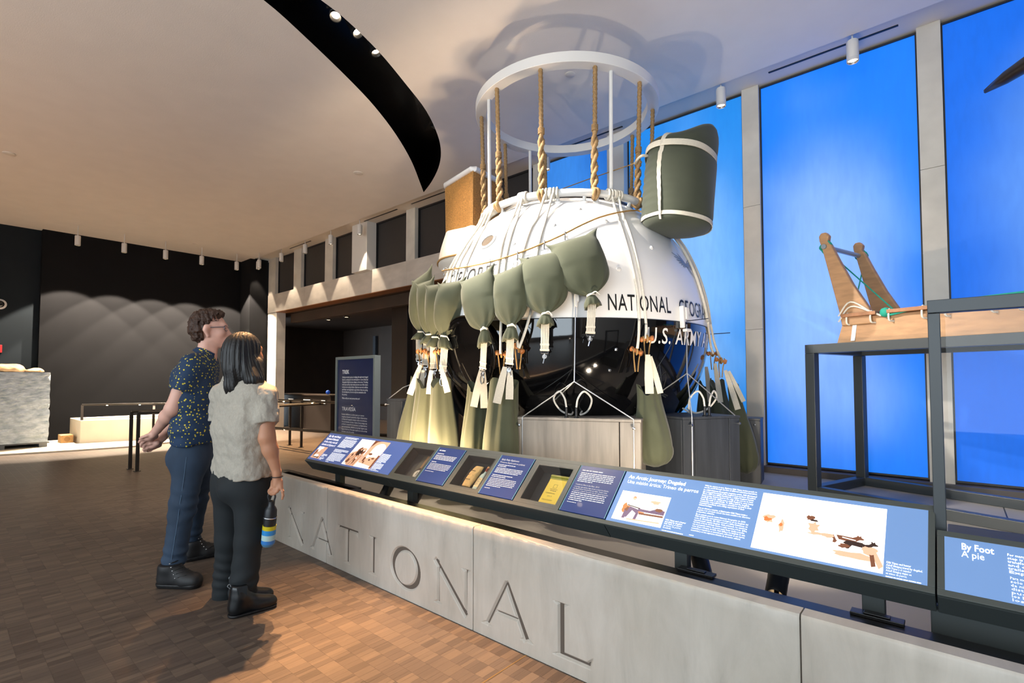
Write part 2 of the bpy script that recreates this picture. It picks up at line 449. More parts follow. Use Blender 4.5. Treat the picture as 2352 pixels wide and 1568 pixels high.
# ---- ceiling with a crescent slot
slot_out = [(-4.16, 2.2), (-4.22, 2.49), (-4.38, 2.94), (-4.62, 3.44), (-4.91, 3.99), (-5.28, 4.49), (-5.65, 4.87), (-6.09, 5.20), (-6.62, 5.50), (-7.1, 5.72)]
slot_in = [(-6.8, 5.4), (-6.22, 4.77), (-5.71, 4.12), (-5.31, 3.51), (-5.03, 2.98), (-4.73, 2.33), (-4.54, 1.85)]
slot_ext_in = [(-4.44, 1.3), (-4.5, 0.6), (-4.75, -0.1), (-5.2, -0.7)]
slot_ext_out = [(-5.2, -0.7), (-4.55, -0.3), (-4.2, 0.4), (-4.08, 1.1), (-4.1, 1.7)]
def sm2(pts, n=6): return [(p.x, p.y) for p in smooth_path([(a, b, 0) for a, b in pts], n)]
slot = sm2(slot_ext_out + slot_out, 4) + sm2([(-7.1, 5.72)] + slot_in + slot_ext_in, 4)[1:-1]
YS = 5.82                                                     # edge of the lower ceiling field
def flat_with_hole(outer, hole, z):
    bm = bmesh.new()
    for loop in (outer, hole):
        vs = [bm.verts.new((x, y, z)) for x, y in loop]
        for i in range(len(vs)): bm.edges.new((vs[i], vs[(i + 1) % len(vs)]))
    bmesh.ops.triangle_fill(bm, edges=bm.edges[:], use_beauty=True)
    bm.verts.index_update(); vs = [tuple(v.co) for v in bm.verts]; fs = [tuple(v.index for v in f.verts) for f in bm.faces]; bm.free()
    return vs, fs
outer = [(-15.5, -6.2), (7.2, -6.2), (7.2, YS), (-15.5, YS)]
mb = MB(); vs, fs = flat_with_hole(outer, slot, ZC); mb.add(vs, fs)
mb.add([(-15.5, YS, ZC), (7.2, YS, ZC), (7.2, YS, ZC + 0.3), (-15.5, YS, ZC + 0.3)], [(0, 1, 2, 3)])
ceiling = struct(mb.build('ceiling', M_white)); ceiling['label'] = 'white plaster ceiling with a curved black light slot'
mb = MB(); n = len(slot)
mb.add([(x, y, ZC) for x, y in slot] + [(x, y, ZC + 0.55) for x, y in slot], [(i, (i + 1) % n, n + (i + 1) % n, n + i) for i in range(n)] + [tuple(range(n, 2 * n))])
mb.build('light_slot', M_black, ceiling)
mb = MB(); mb.box((-15.5, YS - 0.01, ZC + 0.05), (7.2, YW + 0.1, ZC + 0.25)); mb.build('perimeter_strip', M_strip, ceiling)
mb = MB(); mb.box((-15.5, -6.3, ZC + 0.6), (7.3, 10.7, ZC + 0.7)); mb.build('roof_deck', M_black, ceiling)
for x0, x1 in ((-1.49, -0.34), (-9.48, -8.31), (-7.86, -6.83), (-4.6, -3.3), (-12.9, -11.8)):
    mb = MB(); mb.box((x0, 6.02, ZC + 0.043), (x1, 6.045, ZC + 0.051)); mb.build('air_slot', M_blackmat, ceiling)
def ceiling_disc(x, y, r, label):
    mb = MB(); mb.lathe([(r, 0), (r, -0.006), (r * 0.8, -0.012), (0.001, -0.012)], 20, (x, y, ZC)); o = mb.build('ceiling_disc', M_strip, None, smooth=True)
    tag(o, label, 'sensor')
ceiling_disc(-10.5, 0.68, 0.075, 'round white cover plate on the ceiling at the far edge of view, left side')
ceiling_disc(-7.23, 4.48, 0.075, 'small round cover plate on the ceiling beside the point of the black slot')
ceiling_disc(-14.0, 4.2, 0.06, 'tiny round plate on the ceiling above the charcoal wall lights')
ceiling_disc(-3.12, 4.54, 0.055, 'round white sensor on the ceiling inside the hanging white ring')

# ---- enclosing walls
mb = MB(); mb.box((XL - 0.3, 1.56, 0), (XL, YW + 0.5, ZC + 0.3)); wl = struct(mb.build('wall_left', M_dark))
mb = MB(); mb.box((XL - 0.5, -6.2, 0), (XL - 0.18, 1.56, ZC + 0.3)); mb.build('recessed_panel', M_dark2, wl)
mb = MB(); mb.box((XL - 0.01, 5.72, 0), (-14.56, 6.2, ZC + 0.02)); mb.build('corner_pilaster', M_dark, wl)
mb = MB(); mb.box((7.0, -6.2, 0), (7.2, YW + 0.5, ZC + 0.3)); struct(mb.build('wall_right', mat('warm_white_wall', '#cfc8bf', 0.7)))
mb = MB(); mb.box((-15.5, -6.2, 0), (7.2, -6.0, 0.5)); mb.box((-15.5, -6.2, 4.1), (7.2, -6.0, ZC + 0.3))
xs = [-15.5] + [e for wx in WIN_X for e in (wx - 1.8, wx + 1.8)] + [7.2]
for i in range(0, len(xs), 2): mb.box((xs[i], -6.2, 0.5), (xs[i + 1], -6.0, 4.1))
struct(mb.build('wall_front', mat('street_wall', '#a8a29a', 0.7)))

# ---- far wall: stone piers, light panels, frieze over the opening, dark upper windows
mb = MB(); mb.box((-4.95, YW + 0.06, 0), (7.2, YW + 0.3, ZC + 0.3)); mb.box((-14.5, YW + 0.12, 3.6), (-4.9, YW + 0.3, ZC + 0.3))
wb = struct(mb.build('wall_back', M_window_dark))
def pier(x0, x1, z0, z1, m=M_stone, y=YW - 0.05):
    zs = [z0] + [z for z in (1.92, 3.35) if z0 < z < z1] + [z1]
    for a, b in zip(zs[:-1], zs[1:]):
        mb = MB(); mb.box((x0, y, a + (0.0015 if a != z0 else 0)), (x1, YW + 0.2, b - (0.0015 if b != z1 else 0))); mb.build('stone_pier', m, wb, bevel=0.002)
ZT = ZC + 0.05
for x0, x1 in ((-1.83, -1.645), (-0.215, -0.035), (1.42, 1.60), (-4.98, -4.80)): pier(x0, x1, 0.30, ZT)
M_whitep = mat('white_casing', '#d9d6d0', 0.5)
pier(-3.60, -3.34, 0.30, ZT, M_whitep, YW - 0.12)
for x0, x1 in ((-14.52, -14.10), (-13.02, -12.62), (-11.42, -11.06), (-8.24, -7.96), (-6.62, -6.3)): pier(x0, x1, 3.72, ZT)
pier(-9.98, -9.40, 3.70, ZT, M_whitep, YW - 0.2)
pier(-14.52, -13.98, 0, 3.22, M_stone)
fx = [-14.52, -12.4, -10.3, -8.2, -6.4, -4.8]
for a, b in zip(fx[:-1], fx[1:]):
    mb = MB(); mb.box((a + 0.0015, YW - 0.06, 3.22), (b - 0.0015, YW + 0.2, 3.72)); mb.build('frieze_slab', M_marble_up, wb, bevel=0.002)
mb = MB(); mb.box((-14.0, YW - 0.065, 3.205), (-4.8, YW + 0.2, 3.222)); mb.build('frieze_edge', mat('copper_edge', '#8a5a38', 0.4, 0.3), wb)
wins = [(-14.10, -13.02), (-12.62, -11.42), (-11.06, -9.98), (-9.40, -8.24), (-7.96, -6.62), (-6.3, -4.98)]
for i, (x0, x1) in enumerate(wins):
    mb = MB(); mb.box((x0 + 0.03, YW + 0.06, 3.75), (x1 - 0.03, YW + 0.10, ZT - 0.03)); o = struct(mb.build('window_%d' % (i + 1), M_window_dark))
    mb = MB()
    for lo, hi in (((x0, YW + 0.03, 3.72), (x0 + 0.03, YW + 0.11, ZT)), ((x1 - 0.03, YW + 0.03, 3.72), (x1, YW + 0.11, ZT)), ((x0, YW + 0.03, 3.72), (x1, YW + 0.11, 3.75)), ((x0, YW + 0.03, ZT - 0.03), (x1, YW + 0.11, ZT))): mb.box(lo, hi)
    mb.build('window_frame', M_blackmat, o)

def blue_mat(name, deep, pale, cx, cz, rx, rz, amt=1.0, strength=1.0):
    """printed fabric lit from behind by the lamps of its light box"""
    m = bpy.data.materials.new(name); m.use_nodes = True; nt = m.node_tree; b = nt.nodes['Principled BSDF']
    b.inputs['Base Color'].default_value = (*[x * 0.5 for x in srgb(deep)], 1); b.inputs['Roughness'].default_value = 0.65
    geo = nt.nodes.new('ShaderNodeNewGeometry'); mp = nt.nodes.new('ShaderNodeMapping')
    mp.inputs['Location'].default_value = (-cx / rx, 0, -cz / rz); mp.inputs['Scale'].default_value = (1 / rx, 0, 1 / rz)
    nt.links.new(geo.outputs['Position'], mp.inputs['Vector'])
    ln = nt.nodes.new('ShaderNodeVectorMath'); ln.operation = 'LENGTH'; nt.links.new(mp.outputs[0], ln.inputs[0])
    nz = nt.nodes.new('ShaderNodeTexNoise'); nz.inputs['Scale'].default_value = 1.1; nz.inputs['Detail'].default_value = 1; nt.links.new(geo.outputs['Position'], nz.inputs['Vector'])
    ad = nt.nodes.new('ShaderNodeMath'); ad.operation = 'MULTIPLY_ADD'; ad.inputs[1].default_value = 0.7; ad.inputs[2].default_value = -0.35; nt.links.new(nz.outputs['Fac'], ad.inputs[0])
    a2 = nt.nodes.new('ShaderNodeMath'); a2.operation = 'ADD'; nt.links.new(ln.outputs['Value'], a2.inputs[0]); nt.links.new(ad.outputs[0], a2.inputs[1])
    mr = nt.nodes.new('ShaderNodeMapRange'); mr.interpolation_type = 'SMOOTHSTEP'; mr.inputs[1].default_value = 0.15; mr.inputs[2].default_value = 1.1; mr.inputs[3].default_value = amt; mr.inputs[4].default_value = 0
    nt.links.new(a2.outputs[0], mr.inputs[0])
    wv = nt.nodes.new('ShaderNodeTexNoise'); wv.inputs['Scale'].default_value = 1; wv.inputs['Detail'].default_value = 3
    mp2 = nt.nodes.new('ShaderNodeMapping'); mp2.inputs['Scale'].default_value = (22, 1, 5); nt.links.new(geo.outputs['Position'], mp2.inputs['Vector']); nt.links.new(mp2.outputs[0], wv.inputs['Vector'])
    mx = nt.nodes.new('ShaderNodeMix'); mx.data_type = 'RGBA'; mx.inputs[6].default_value = (*srgb(deep), 1); mx.inputs[7].default_value = (*srgb(pale), 1)
    nt.links.new(mr.outputs[0], mx.inputs[0])
    ms = nt.nodes.new('ShaderNodeMapRange'); ms.inputs[3].default_value = 0.86 * strength; ms.inputs[4].default_value = 1.14 * strength; nt.links.new(wv.outputs['Fac'], ms.inputs[0])
    nt.links.new(mx.outputs[2], b.inputs['Emission Color']); nt.links.new(ms.outputs[0], b.inputs['Emission Strength'])
    return m
M_frame = mat('panel_frame', '#26221d', 0.5)
def light_panel(x0, x1, label, m):
    t = thing('light_panel', label, 'light panel', ((x0 + x1) / 2, YW, 0.40), 'blue backlit panels along the far wall')
    z0, z1 = 0.40, ZT - 0.02
    mb = MB(); mb.box((x0 + 0.012, YW + 0.01, z0 + 0.012), (x1 - 0.012, YW + 0.03, z1 - 0.012)); mb.build('fabric', m, t)
    mb = MB()
    for lo, hi in (((x0, YW - 0.01, z0), (x0 + 0.014, YW + 0.05, z1)), ((x1 - 0.014, YW - 0.01, z0), (x1, YW + 0.05, z1)), ((x0 + .014, YW - 0.01, z0), (x1 - .014, YW + 0.05, z0 + 0.014)), ((x0 + .014, YW - 0.01, z1 - 0.014), (x1 - .014, YW + 0.05, z1))): mb.box(lo, hi)
    mb.build('frame', M_frame, t)
light_panel(-4.80, -3.60, 'narrow blue backlit panel seen through the hanging ring', blue_mat('blue_a', '#1b63bd', '#3f8fe6', -4.4, 3.6, 0.9, 2.2, 0.8))
light_panel(-3.34, -1.83, 'pale blue backlit panel right behind the gondola', blue_mat('blue_b', '#1c7fd6', '#8cc0f5', -2.5, 2.6, 0.9, 2.2, 0.9))
light_panel(-1.645, -0.215, 'brightest blue backlit panel, behind the upright of the sled', blue_mat('blue_c', '#0c72e6', '#8fb6ff', -1.05, 2.3, 0.95, 2.3, 1.0))
light_panel(-0.035, 1.42, 'deep blue backlit panel behind the glass case, at the frame edge', blue_mat('blue_d', '#0461d2', '#5f93dd', 0.75, 3.0, 0.8, 1.5, 0.9))
light_panel(1.60, 3.1, 'blue backlit panel beyond the glass case', blue_mat('blue_e', '#0461d2', '#5f93dd', 2.3, 2.6, 0.8, 1.5, 0.9))

# ---- room seen through the opening
mb = MB(); mb.box((-17.5, 10.3, 0), (-4.5, 10.5, 3.4)); mb.box((-17.7, YW + 0.3, 0), (-17.5, 10.5, 3.4)); mb.box((-4.95, YW + 0.3, 0), (-4.8, 10.5, 3.4))
wi = struct(mb.build('wall_inner', M_brown)); wi['label'] = 'dark brown walls of the room beyond the opening'
mb = MB(); mb.box((-17.7, YW + 0.2, 3.22), (-4.8, 10.5, 3.45)); struct(mb.build('ceiling_inner', M_brown))
mb = MB(); mb.box((-14.0, YW + 0.35, 2.95), (-4.9, YW + 0.5, 3.21)); mb.build('header_beam', M_brown, wi, bevel=0.01)
M_part = mat('partition_panel', '#2a221d', 0.5, var=0.15, vscale=3)
mb = MB(); mb.box((-10.1, 7.2, 0), (-9.5, 7.4, 3.2)); mb.box((-9.5, 7.35, 0), (-4.9, 7.45, 3.2)); mb.build('partition', M_part, wi, bevel=0.01)
mb = MB(); mb.box((-15.4, 10.2, 0), (-15.25, 10.32, 2.9)); mb.box((-12.6, 10.2, 0), (-12.5, 10.3, 2.3)); mb.box((-12.6, 10.2, 2.25), (-11.6, 10.3, 2.3)); mb.build('door_frame', mat('grey_metal_frame', '#4a5058', 0.4, 0.4), wi)
for x, e in ((-14.47, 160), (-13.45, 160)):
    t = thing('recessed_downlight', 'small glowing recessed downlight in the dark room, %s of the two' % ('first' if x < -14 else 'second'), 'downlight', (x, 8.0, 3.2))
    mb = MB(); mb.lathe([(0.085, 0.02), (0.085, -0.006), (0.065, -0.006), (0.06, 0.0)], 20, (x, 8.0, 3.2), caps=False); mb.build('trim_ring', M_blackmat, t, smooth=True)
    mb = MB(); mb.lathe([(0.062, 0.002), (0.001, 0.002)], 20, (x, 8.0, 3.2), caps=False); mb.build('lens', mat('warm_lens', '#ffffff', 0.4, emit='#ffd9a0', estr=8), t)
    spot_light('downlight_beam', (x, 8.0, 3.15), (x, 8.0, 0), e, 95, 0.6, WARM)
spot_light('downlight_beam', (-11.0, 8.9, 3.1), (-11.0, 8.6, 0), 160, 95, 0.6, WARM)

# ---- platform with ledge below the panels
M_plat = mat('grey_platform', '#8b8680', 0.55, var=0.08, vscale=3, bump=0.04, bscale=200)
mb = MB(); mb.box((-4.85, 2.33, 0.0), (7.0, YW + 0.06, ZP)); plat = struct(mb.build('platform_floor', M_plat)); plat['label'] = 'grey display platform'
mb = MB(); mb.box((-4.85, 6.12, ZP), (7.0, YW + 0.06, 0.385)); mb.build('ledge', mat('ledge_dark', '#4a4340', 0.5), plat, bevel=0.003)
for x in (0.25, 1.45): 
    mb = MB(); mb.box((x, 2.5, ZP), (x + 0.008, 6.1, ZP + 0.0006)); mb.build('platform_joint', M_blackmat, plat)

# ---- marble plinth carved with roman capitals
def poly_in(X, Z, poly):
    """distance inside a convex polygon (positive inside)"""
    d = None; n = len(poly)
    ar = sum(poly[i][0] * poly[(i + 1) % n][1] - poly[(i + 1) % n][0] * poly[i][1] for i in range(n))
    for i in range(n):
        (x0, z0), (x1, z1) = poly[i], poly[(i + 1) % n]
        ex, ez = x1 - x0, z1 - z0; L = math.hypot(ex, ez) or 1e-9
        s = ((X - x0) * (-ez) + (Z - z0) * ex) / L
        if ar < 0: s = -s
        d = s if d is None else np.minimum(d, s)
    return d
H0, H1 = 0.062, 0.310
def stroke(p, q, w0, w1=None):
    w1 = w0 if w1 is None else w1
    (x0, z0), (x1, z1) = p, q; L = math.hypot(x1 - x0, z1 - z0); nx, nz = -(z1 - z0) / L, (x1 - x0) / L
    return [(x0 + nx * w0 / 2, z0 + nz * w0 / 2), (x0 - nx * w0 / 2, z0 - nz * w0 / 2), (x1 - nx * w1 / 2, z1 - nz * w1 / 2), (x1 + nx * w1 / 2, z1 + nz * w1 / 2)]
def serif(x, z, w, up, h=0.020):
    s = 1 if up else -1
    return [(x - w / 2, z), (x + w / 2, z), (x + w * 0.12, z + s * h), (x - w * 0.12, z + s * h)]
def letter_polys(ch, x0, x1):
    P = []; T, t = 0.040, 0.026
    if ch == 'N':
        xl, xr = x0 + 0.045, x1 - 0.045
        P += [stroke((xl, H0), (xl, H1), t, t * 0.85), stroke((xr, H0 - 0.0), (xr, H1), t * 0.8, t), stroke((x0 + 0.012, H1), (xr + 0.006, H0 - 0.006), T * 0.9, T)]
        P += [serif(xl, H0, 0.085, True), serif(xr, H1, 0.085, False), serif(x0 + 0.03, H1, 0.06, False, 0.016)]
    elif ch == 'A':
        xa = (x0 + x1) / 2
        P += [stroke((x0 + 0.036, H0), (xa + 0.002, H1 + 0.006), t, t), stroke((x1 - 0.042, H0), (xa - 0.004, H1 + 0.008), T * 1.05, T * 0.8), stroke((xa - 0.075, 0.150), (xa + 0.078, 0.150), t * 0.85)]
        P += [serif(x0 + 0.036, H0, 0.085, True), serif(x1 - 0.042, H0, 0.095, True)]
    elif ch == 'T':
        xa = (x0 + x1) / 2
        P += [stroke((xa, H0), (xa, H1), T), stroke((x0 + 0.012, H1 - 0.013), (x1 - 0.012, H1 - 0.013), t), serif(xa, H0, 0.10, True)]
        P += [[(x0, H1 - 0.045), (x0 + 0.008, H1), (x0 + 0.035, H1), (x0 + 0.032, H1 - 0.022)], [(x1 + 0.004, H1 - 0.05), (x1 - 0.002, H1), (x1 - 0.035, H1), (x1 - 0.032, H1 - 0.022)]]
    elif ch == 'I':
        xa = (x0 + x1) / 2
        P += [stroke((xa, H0), (xa, H1), T), serif(xa, H0, 0.11, True), serif(xa, H1, 0.11, False)]
    elif ch == 'L':
        xa = x0 + 0.055
        P += [stroke((xa, H0), (xa, H1), T), serif(xa, H0, 0.11, True), serif(xa, H1, 0.11, False), stroke((xa, H0 + 0.014), (x1 - 0.01, H0 + 0.014), t * 1.05)]
        P += [[(x1 - 0.05, H0 + 0.002), (x1 - 0.016, H0 + 0.002), (x1 + 0.006, H0 + 0.058), (x1 - 0.035, H0 + 0.026)]]
    return P
LETTERS = [('N', -4.126, -3.829), ('A', -3.751, -3.405), ('T', -3.36, -3.09), ('I', -2.972, -2.862), ('O', -2.719, -2.425), ('N', -2.307, -1.99), ('A', -1.914, -1.565), ('L', -1.458, -1.232)]
def carve(X, Z):
    D = np.zeros_like(X)
    for ch, x0, x1 in LETTERS:
        msk = (X > x0 - 0.06) & (X < x1 + 0.06)
        if not msk.any(): continue
        if ch == 'O':
            cx, cz, rx, rz = (x0 + x1) / 2, (H0 + H1) / 2, (x1 - x0) / 2, (H1 - H0) / 2 + 0.008
            th = np.arctan2((Z - cz) / rz, (X - cx) / rx - 0.0); k = np.hypot((X - cx) / rx, (Z - cz) / rz)
            w = 0.013 + 0.012 * np.abs(np.cos(th + 0.35)) ** 1.3; d = w - np.abs(k - (1 - 0.021 / rx)) * (rx * rz) / np.sqrt((rz * np.cos(th)) ** 2 + (rx * np.sin(th)) ** 2 + 1e-9)
            D = np.where(msk, np.maximum(D, d), D)
        else:
            for p in letter_polys(ch, x0, x1): D = np.where(msk, np.maximum(D, poly_in(X, Z, p)), D)
    return 0.019 * np.sin(np.clip(D / 0.020, 0, 1) * PI / 2)
def marble_mat():
    m = bpy.data.materials.new('plinth_marble'); m.use_nodes = True; nt = m.node_tree; b = nt.nodes['Principled BSDF']
    b.inputs['Roughness'].default_value = 0.45
    geo = nt.nodes.new('ShaderNodeNewGeometry'); mp = nt.nodes.new('ShaderNodeMapping'); mp.inputs['Rotation'].default_value = (0, R(28), 0); mp.inputs['Scale'].default_value = (5.0, 1.5, 1.2)
    nt.links.new(geo.outputs['Position'], mp.inputs['Vector'])
    n1 = nt.nodes.new('ShaderNodeTexNoise'); n1.inputs['Scale'].default_value = 1.6; n1.inputs['Detail'].default_value = 9; n1.inputs['Roughness'].default_value = 0.65; n1.inputs['Distortion'].default_value = 0.6
    nt.links.new(mp.outputs[0], n1.inputs['Vector'])
    r = nt.nodes.new('ShaderNodeValToRGB'); e = r.color_ramp.elements
    e[0].position = 0.22; e[0].color = (*srgb('#a39d94'), 1); e[1].position = 0.62; e[1].color = (*srgb('#c4bdb2'), 1); q = e.new(0.36); q.color = (*srgb('#b6afa4'), 1)
    nt.links.new(n1.outputs['Fac'], r.inputs[0])
    n2 = nt.nodes.new('ShaderNodeTexNoise'); n2.inputs['Scale'].default_value = 2.3; n2.inputs['Detail'].default_value = 5; nt.links.new(geo.outputs['Position'], n2.inputs['Vector'])
    r2 = nt.nodes.new('ShaderNodeValToRGB'); r2.color_ramp.elements[0].position = 0.3; r2.color_ramp.elements[0].color = (0.84, 0.82, 0.78, 1); r2.color_ramp.elements[1].position = 0.6; r2.color_ramp.elements[1].color = (1, 1, 1, 1)
    nt.links.new(n2.outputs['Fac'], r2.inputs[0])
    mx = nt.nodes.new('ShaderNodeMix'); mx.data_type = 'RGBA'; mx.blend_type = 'MULTIPLY'; mx.inputs[0].default_value = 0.8
    nt.links.new(r.outputs[0], mx.inputs[6]); nt.links.new(r2.outputs[0], mx.inputs[7]); nt.links.new(mx.outputs[2], b.inputs['Base Color'])
    bp = nt.nodes.new('ShaderNodeBump'); bp.inputs['Strength'].default_value = 0.08; bp.inputs['Distance'].default_value = 0.004
    n3 = nt.nodes.new('ShaderNodeTexNoise'); n3.inputs['Scale'].default_value = 55; nt.links.new(geo.outputs['Position'], n3.inputs['Vector']); nt.links.new(n3.outputs['Fac'], bp.inputs['Height']); nt.links.new(bp.outputs[0], b.inputs['Normal'])
    return m
M_marble = marble_mat()
plinth = thing('marble_plinth', 'low pale marble plinth carved with large roman capitals', 'plinth', (-1.9, YM, 0))
HM, TM = 0.545, 0.07
bx = [-4.95, -3.51, -1.982, -0.418, 1.14, 2.7]
for xa, xb in zip(bx[:-1], bx[1:]):
    g = 0.0025
    if xa < -0.5: cols = np.arange(xa + g, xb - g + 1e-6, 0.003); cols[-1] = xb - g
    else: cols = np.array([xa + g, xa + g + 0.004, (xa + xb) / 2, xb - g - 0.004, xb - g])
    rows = np.concatenate([[0.0, 0.02], np.arange(0.04, 0.335, 0.003) if xa < -0.5 else [0.2], np.linspace(0.345, HM - 0.012, 6), [HM - 0.006, HM]])
    X, Z = np.meshgrid(cols, rows, indexing='ij'); D = carve(X, Z)
    chip = 0.006 + 0.003 * np.sin(X * 61) * np.sin(X * 23 + 1) + 0.003 * np.maximum(0, np.sin(X * 37 + 2)) ** 8
    D = D + np.where(Z > HM - 0.001, chip, 0) + np.where((Z > HM - 0.008) & (Z <= HM - 0.001), chip * 0.35, 0)
    edge = np.minimum(X - (xa + g), (xb - g) - X); D = D + np.maximum(0, 0.004 - edge) * 0.9
    Y = YM + D; nx, nz = X.shape
    Ztop = np.where(Z > HM - 0.001, HM, Z)
    vs = np.stack([X, Y, Ztop], -1).reshape(-1, 3); idx = np.arange(nx * nz).reshape(nx, nz)
    q = np.stack([idx[:-1, :-1], idx[1:, :-1], idx[1:, 1:], idx[:-1, 1:]], -1).reshape(-1, 4)
    mb = MB(); mb.v = [tuple(p) for p in vs]; mb.f = [tuple(map(int, f)) for f in q]; k = len(mb.v)
    yb = YM + TM
    mb.v += [(xa + g, yb, 0), (xb - g, yb, 0), (xb - g, yb, HM), (xa + g, yb, HM)]
    mb.f += [tuple(int(i) for i in idx[:, -1]) + (k + 2, k + 3), tuple(int(i) for i in idx[0, ::-1]) + (k, k + 3)[0:2], tuple(int(i) for i in idx[-1, :]) + (k + 2, k + 1), (k + 1, k, k + 3, k + 2)]
    mb.m = [0] * len(mb.f)
    o = mb.build('stone_block', M_marble, plinth, smooth=True, angle=50)
mb = MB(); mb.box((-4.95, YM + 0.012, 0), (2.7, YM + TM + 0.02, HM - 0.02)); mb.build('mortar', M_joint, plinth)
# ================================================================== THE GONDOLA
M_shellw = mat('white_enamel', '#f4f2ef', 0.32, coat=0.25, var=0.03, vscale=4)
M_shellb = mat('black_enamel', '#070708', 0.06, coat=0.6, bump=0.02, bscale=9, dist=0.02)
M_wpaint = mat('white_painted_steel', '#e8e6e2', 0.35)
M_rope_h = mat('hemp_rope', '#a8875c', 0.85, var=0.35, vscale=90, bump=0.4, bscale=250, dist=0.002)
M_rope_w = mat('cotton_rope', '#e6dfd0', 0.85, var=0.10, vscale=80, bump=0.3, bscale=300, dist=0.002)
M_twine = mat('twine', '#a8834f', 0.9, var=0.3, vscale=150)
M_olive = mat('olive_canvas', '#464a36', 0.85, var=0.12, vscale=7, bump=0.15, bscale=500, sheen=0.15, dist=0.001)
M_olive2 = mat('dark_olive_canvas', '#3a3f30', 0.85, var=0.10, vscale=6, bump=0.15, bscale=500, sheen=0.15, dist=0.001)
M_web = mat('white_webbing', '#cfc7b6', 0.8, var=0.10, vscale=60, bump=0.3, bscale=200, stretch=(1, 1, 4), dist=0.002)
M_toggle = mat('turned_wood', '#b5703a', 0.45, var=0.2, vscale=30)
M_steel = mat('bright_steel', '#c9ccd0', 0.22, 1.0)
M_wire = mat('steel_wire', '#c8c9c9', 0.35, 0.8)
M_ink = mat('black_lettering', '#141413', 0.4)
M_inkw = mat('white_lettering', '#efede8', 0.4)

gon = thing('balloon_gondola', 'huge spherical balloon gondola, white above and glossy black below', 'gondola', (SC.x, SC.y, ZP))
def sphere_part(lat0, lat1, name, m, rad=SR, n=128, k=48):
    rings = [[SC + Vector((math.cos(2 * PI * j / n) * math.cos(a), math.sin(2 * PI * j / n) * math.cos(a), math.sin(a))) * rad for j in range(n)] for a in np.linspace(R(lat0), R(lat1), k)]
    mb = MB(); mb.loft(rings, True, True); return mb.build(name, m, gon, smooth=True, angle=60)
sphere_part(0.0, 59.0, 'upper_shell', M_shellw)
sphere_part(-86, 0.0, 'lower_shell', M_shellb)
mb = MB(); mb.lathe([(0.72, 0), (0.70, 0.04), (0.55, 0.05), (0.001, 0.05)], 64, SC + Vector((0, 0, 1.165)), caps=False); mb.build('top_cap', M_blackmat, gon, smooth=True)
mb = MB(); mb.tube([SC + Vector((math.cos(a) * (SR + 0.001), math.sin(a) * (SR + 0.001), 0)) for a in np.linspace(0, 2 * PI, 96, endpoint=False)], 0.0035, 6, loop=True); mb.build('equator_seam', M_blackmat, gon, smooth=True)

# rim ring, brackets, poles and the hanging ring
def circ(r, z, n=72): return [Vector((SC.x + math.cos(2 * PI * i / n) * r, SC.y + math.sin(2 * PI * i / n) * r, z)) for i in range(n)]
RZ, RR = 2.98, 0.848
mb = MB(); mb.tube(circ(RR, RZ), 0.034, 14, loop=True); mb.build('rim_tube', M_wpaint, gon, smooth=True)
for az in (-101, -84, -60, -44, -36, -12, 10, 40, 80, 120, 160, -160, -130):
    mb = MB(); a = R(az); d = Vector((math.cos(a), math.sin(a), 0)); p = SC + d * RR; p.z = RZ
    q = sphp(az, math.degrees(math.acos((RR - 0.02) / SR)))
    mb.tube([p, q], 0.016, 8); mb.lathe([(0.035, -0.004), (0.035, 0.006), (0.02, 0.012)], 12, q, (q - SC)); mb.build('bracket', M_wpaint, gon, smooth=True)
HZ0, HZ1, HR0, HR1 = 4.095, 4.19, 0.945, 0.83
mb = MB(); n = 96
rings = []
for j in range(n):
    a = 2 * PI * j / n; d = Vector((math.cos(a), math.sin(a), 0)); c = Vector((SC.x, SC.y, 0))
    rings.append([c + d * HR0 + Vector((0, 0, HZ0)), c + d * HR0 + Vector((0, 0, HZ1)), c + d * HR1 + Vector((0, 0, HZ1)), c + d * HR1 + Vector((0, 0, HZ0))])
mb.loft(rings, loop=True); mb.build('hanging_ring', M_wpaint, gon, smooth=True, angle=30, bevel=0.004)
for az in (-116, -27, 155, 58):
    a = R(az); d = Vector((math.cos(a), math.sin(a), 0)); p = SC + d * 0.86; q = SC + d * RR
    mb = MB(); mb.tube([(q.x, q.y, RZ), (p.x, p.y, HZ0 + 0.01)], 0.018, 12); mb.build('pole', M_wpaint, gon, smooth=True)

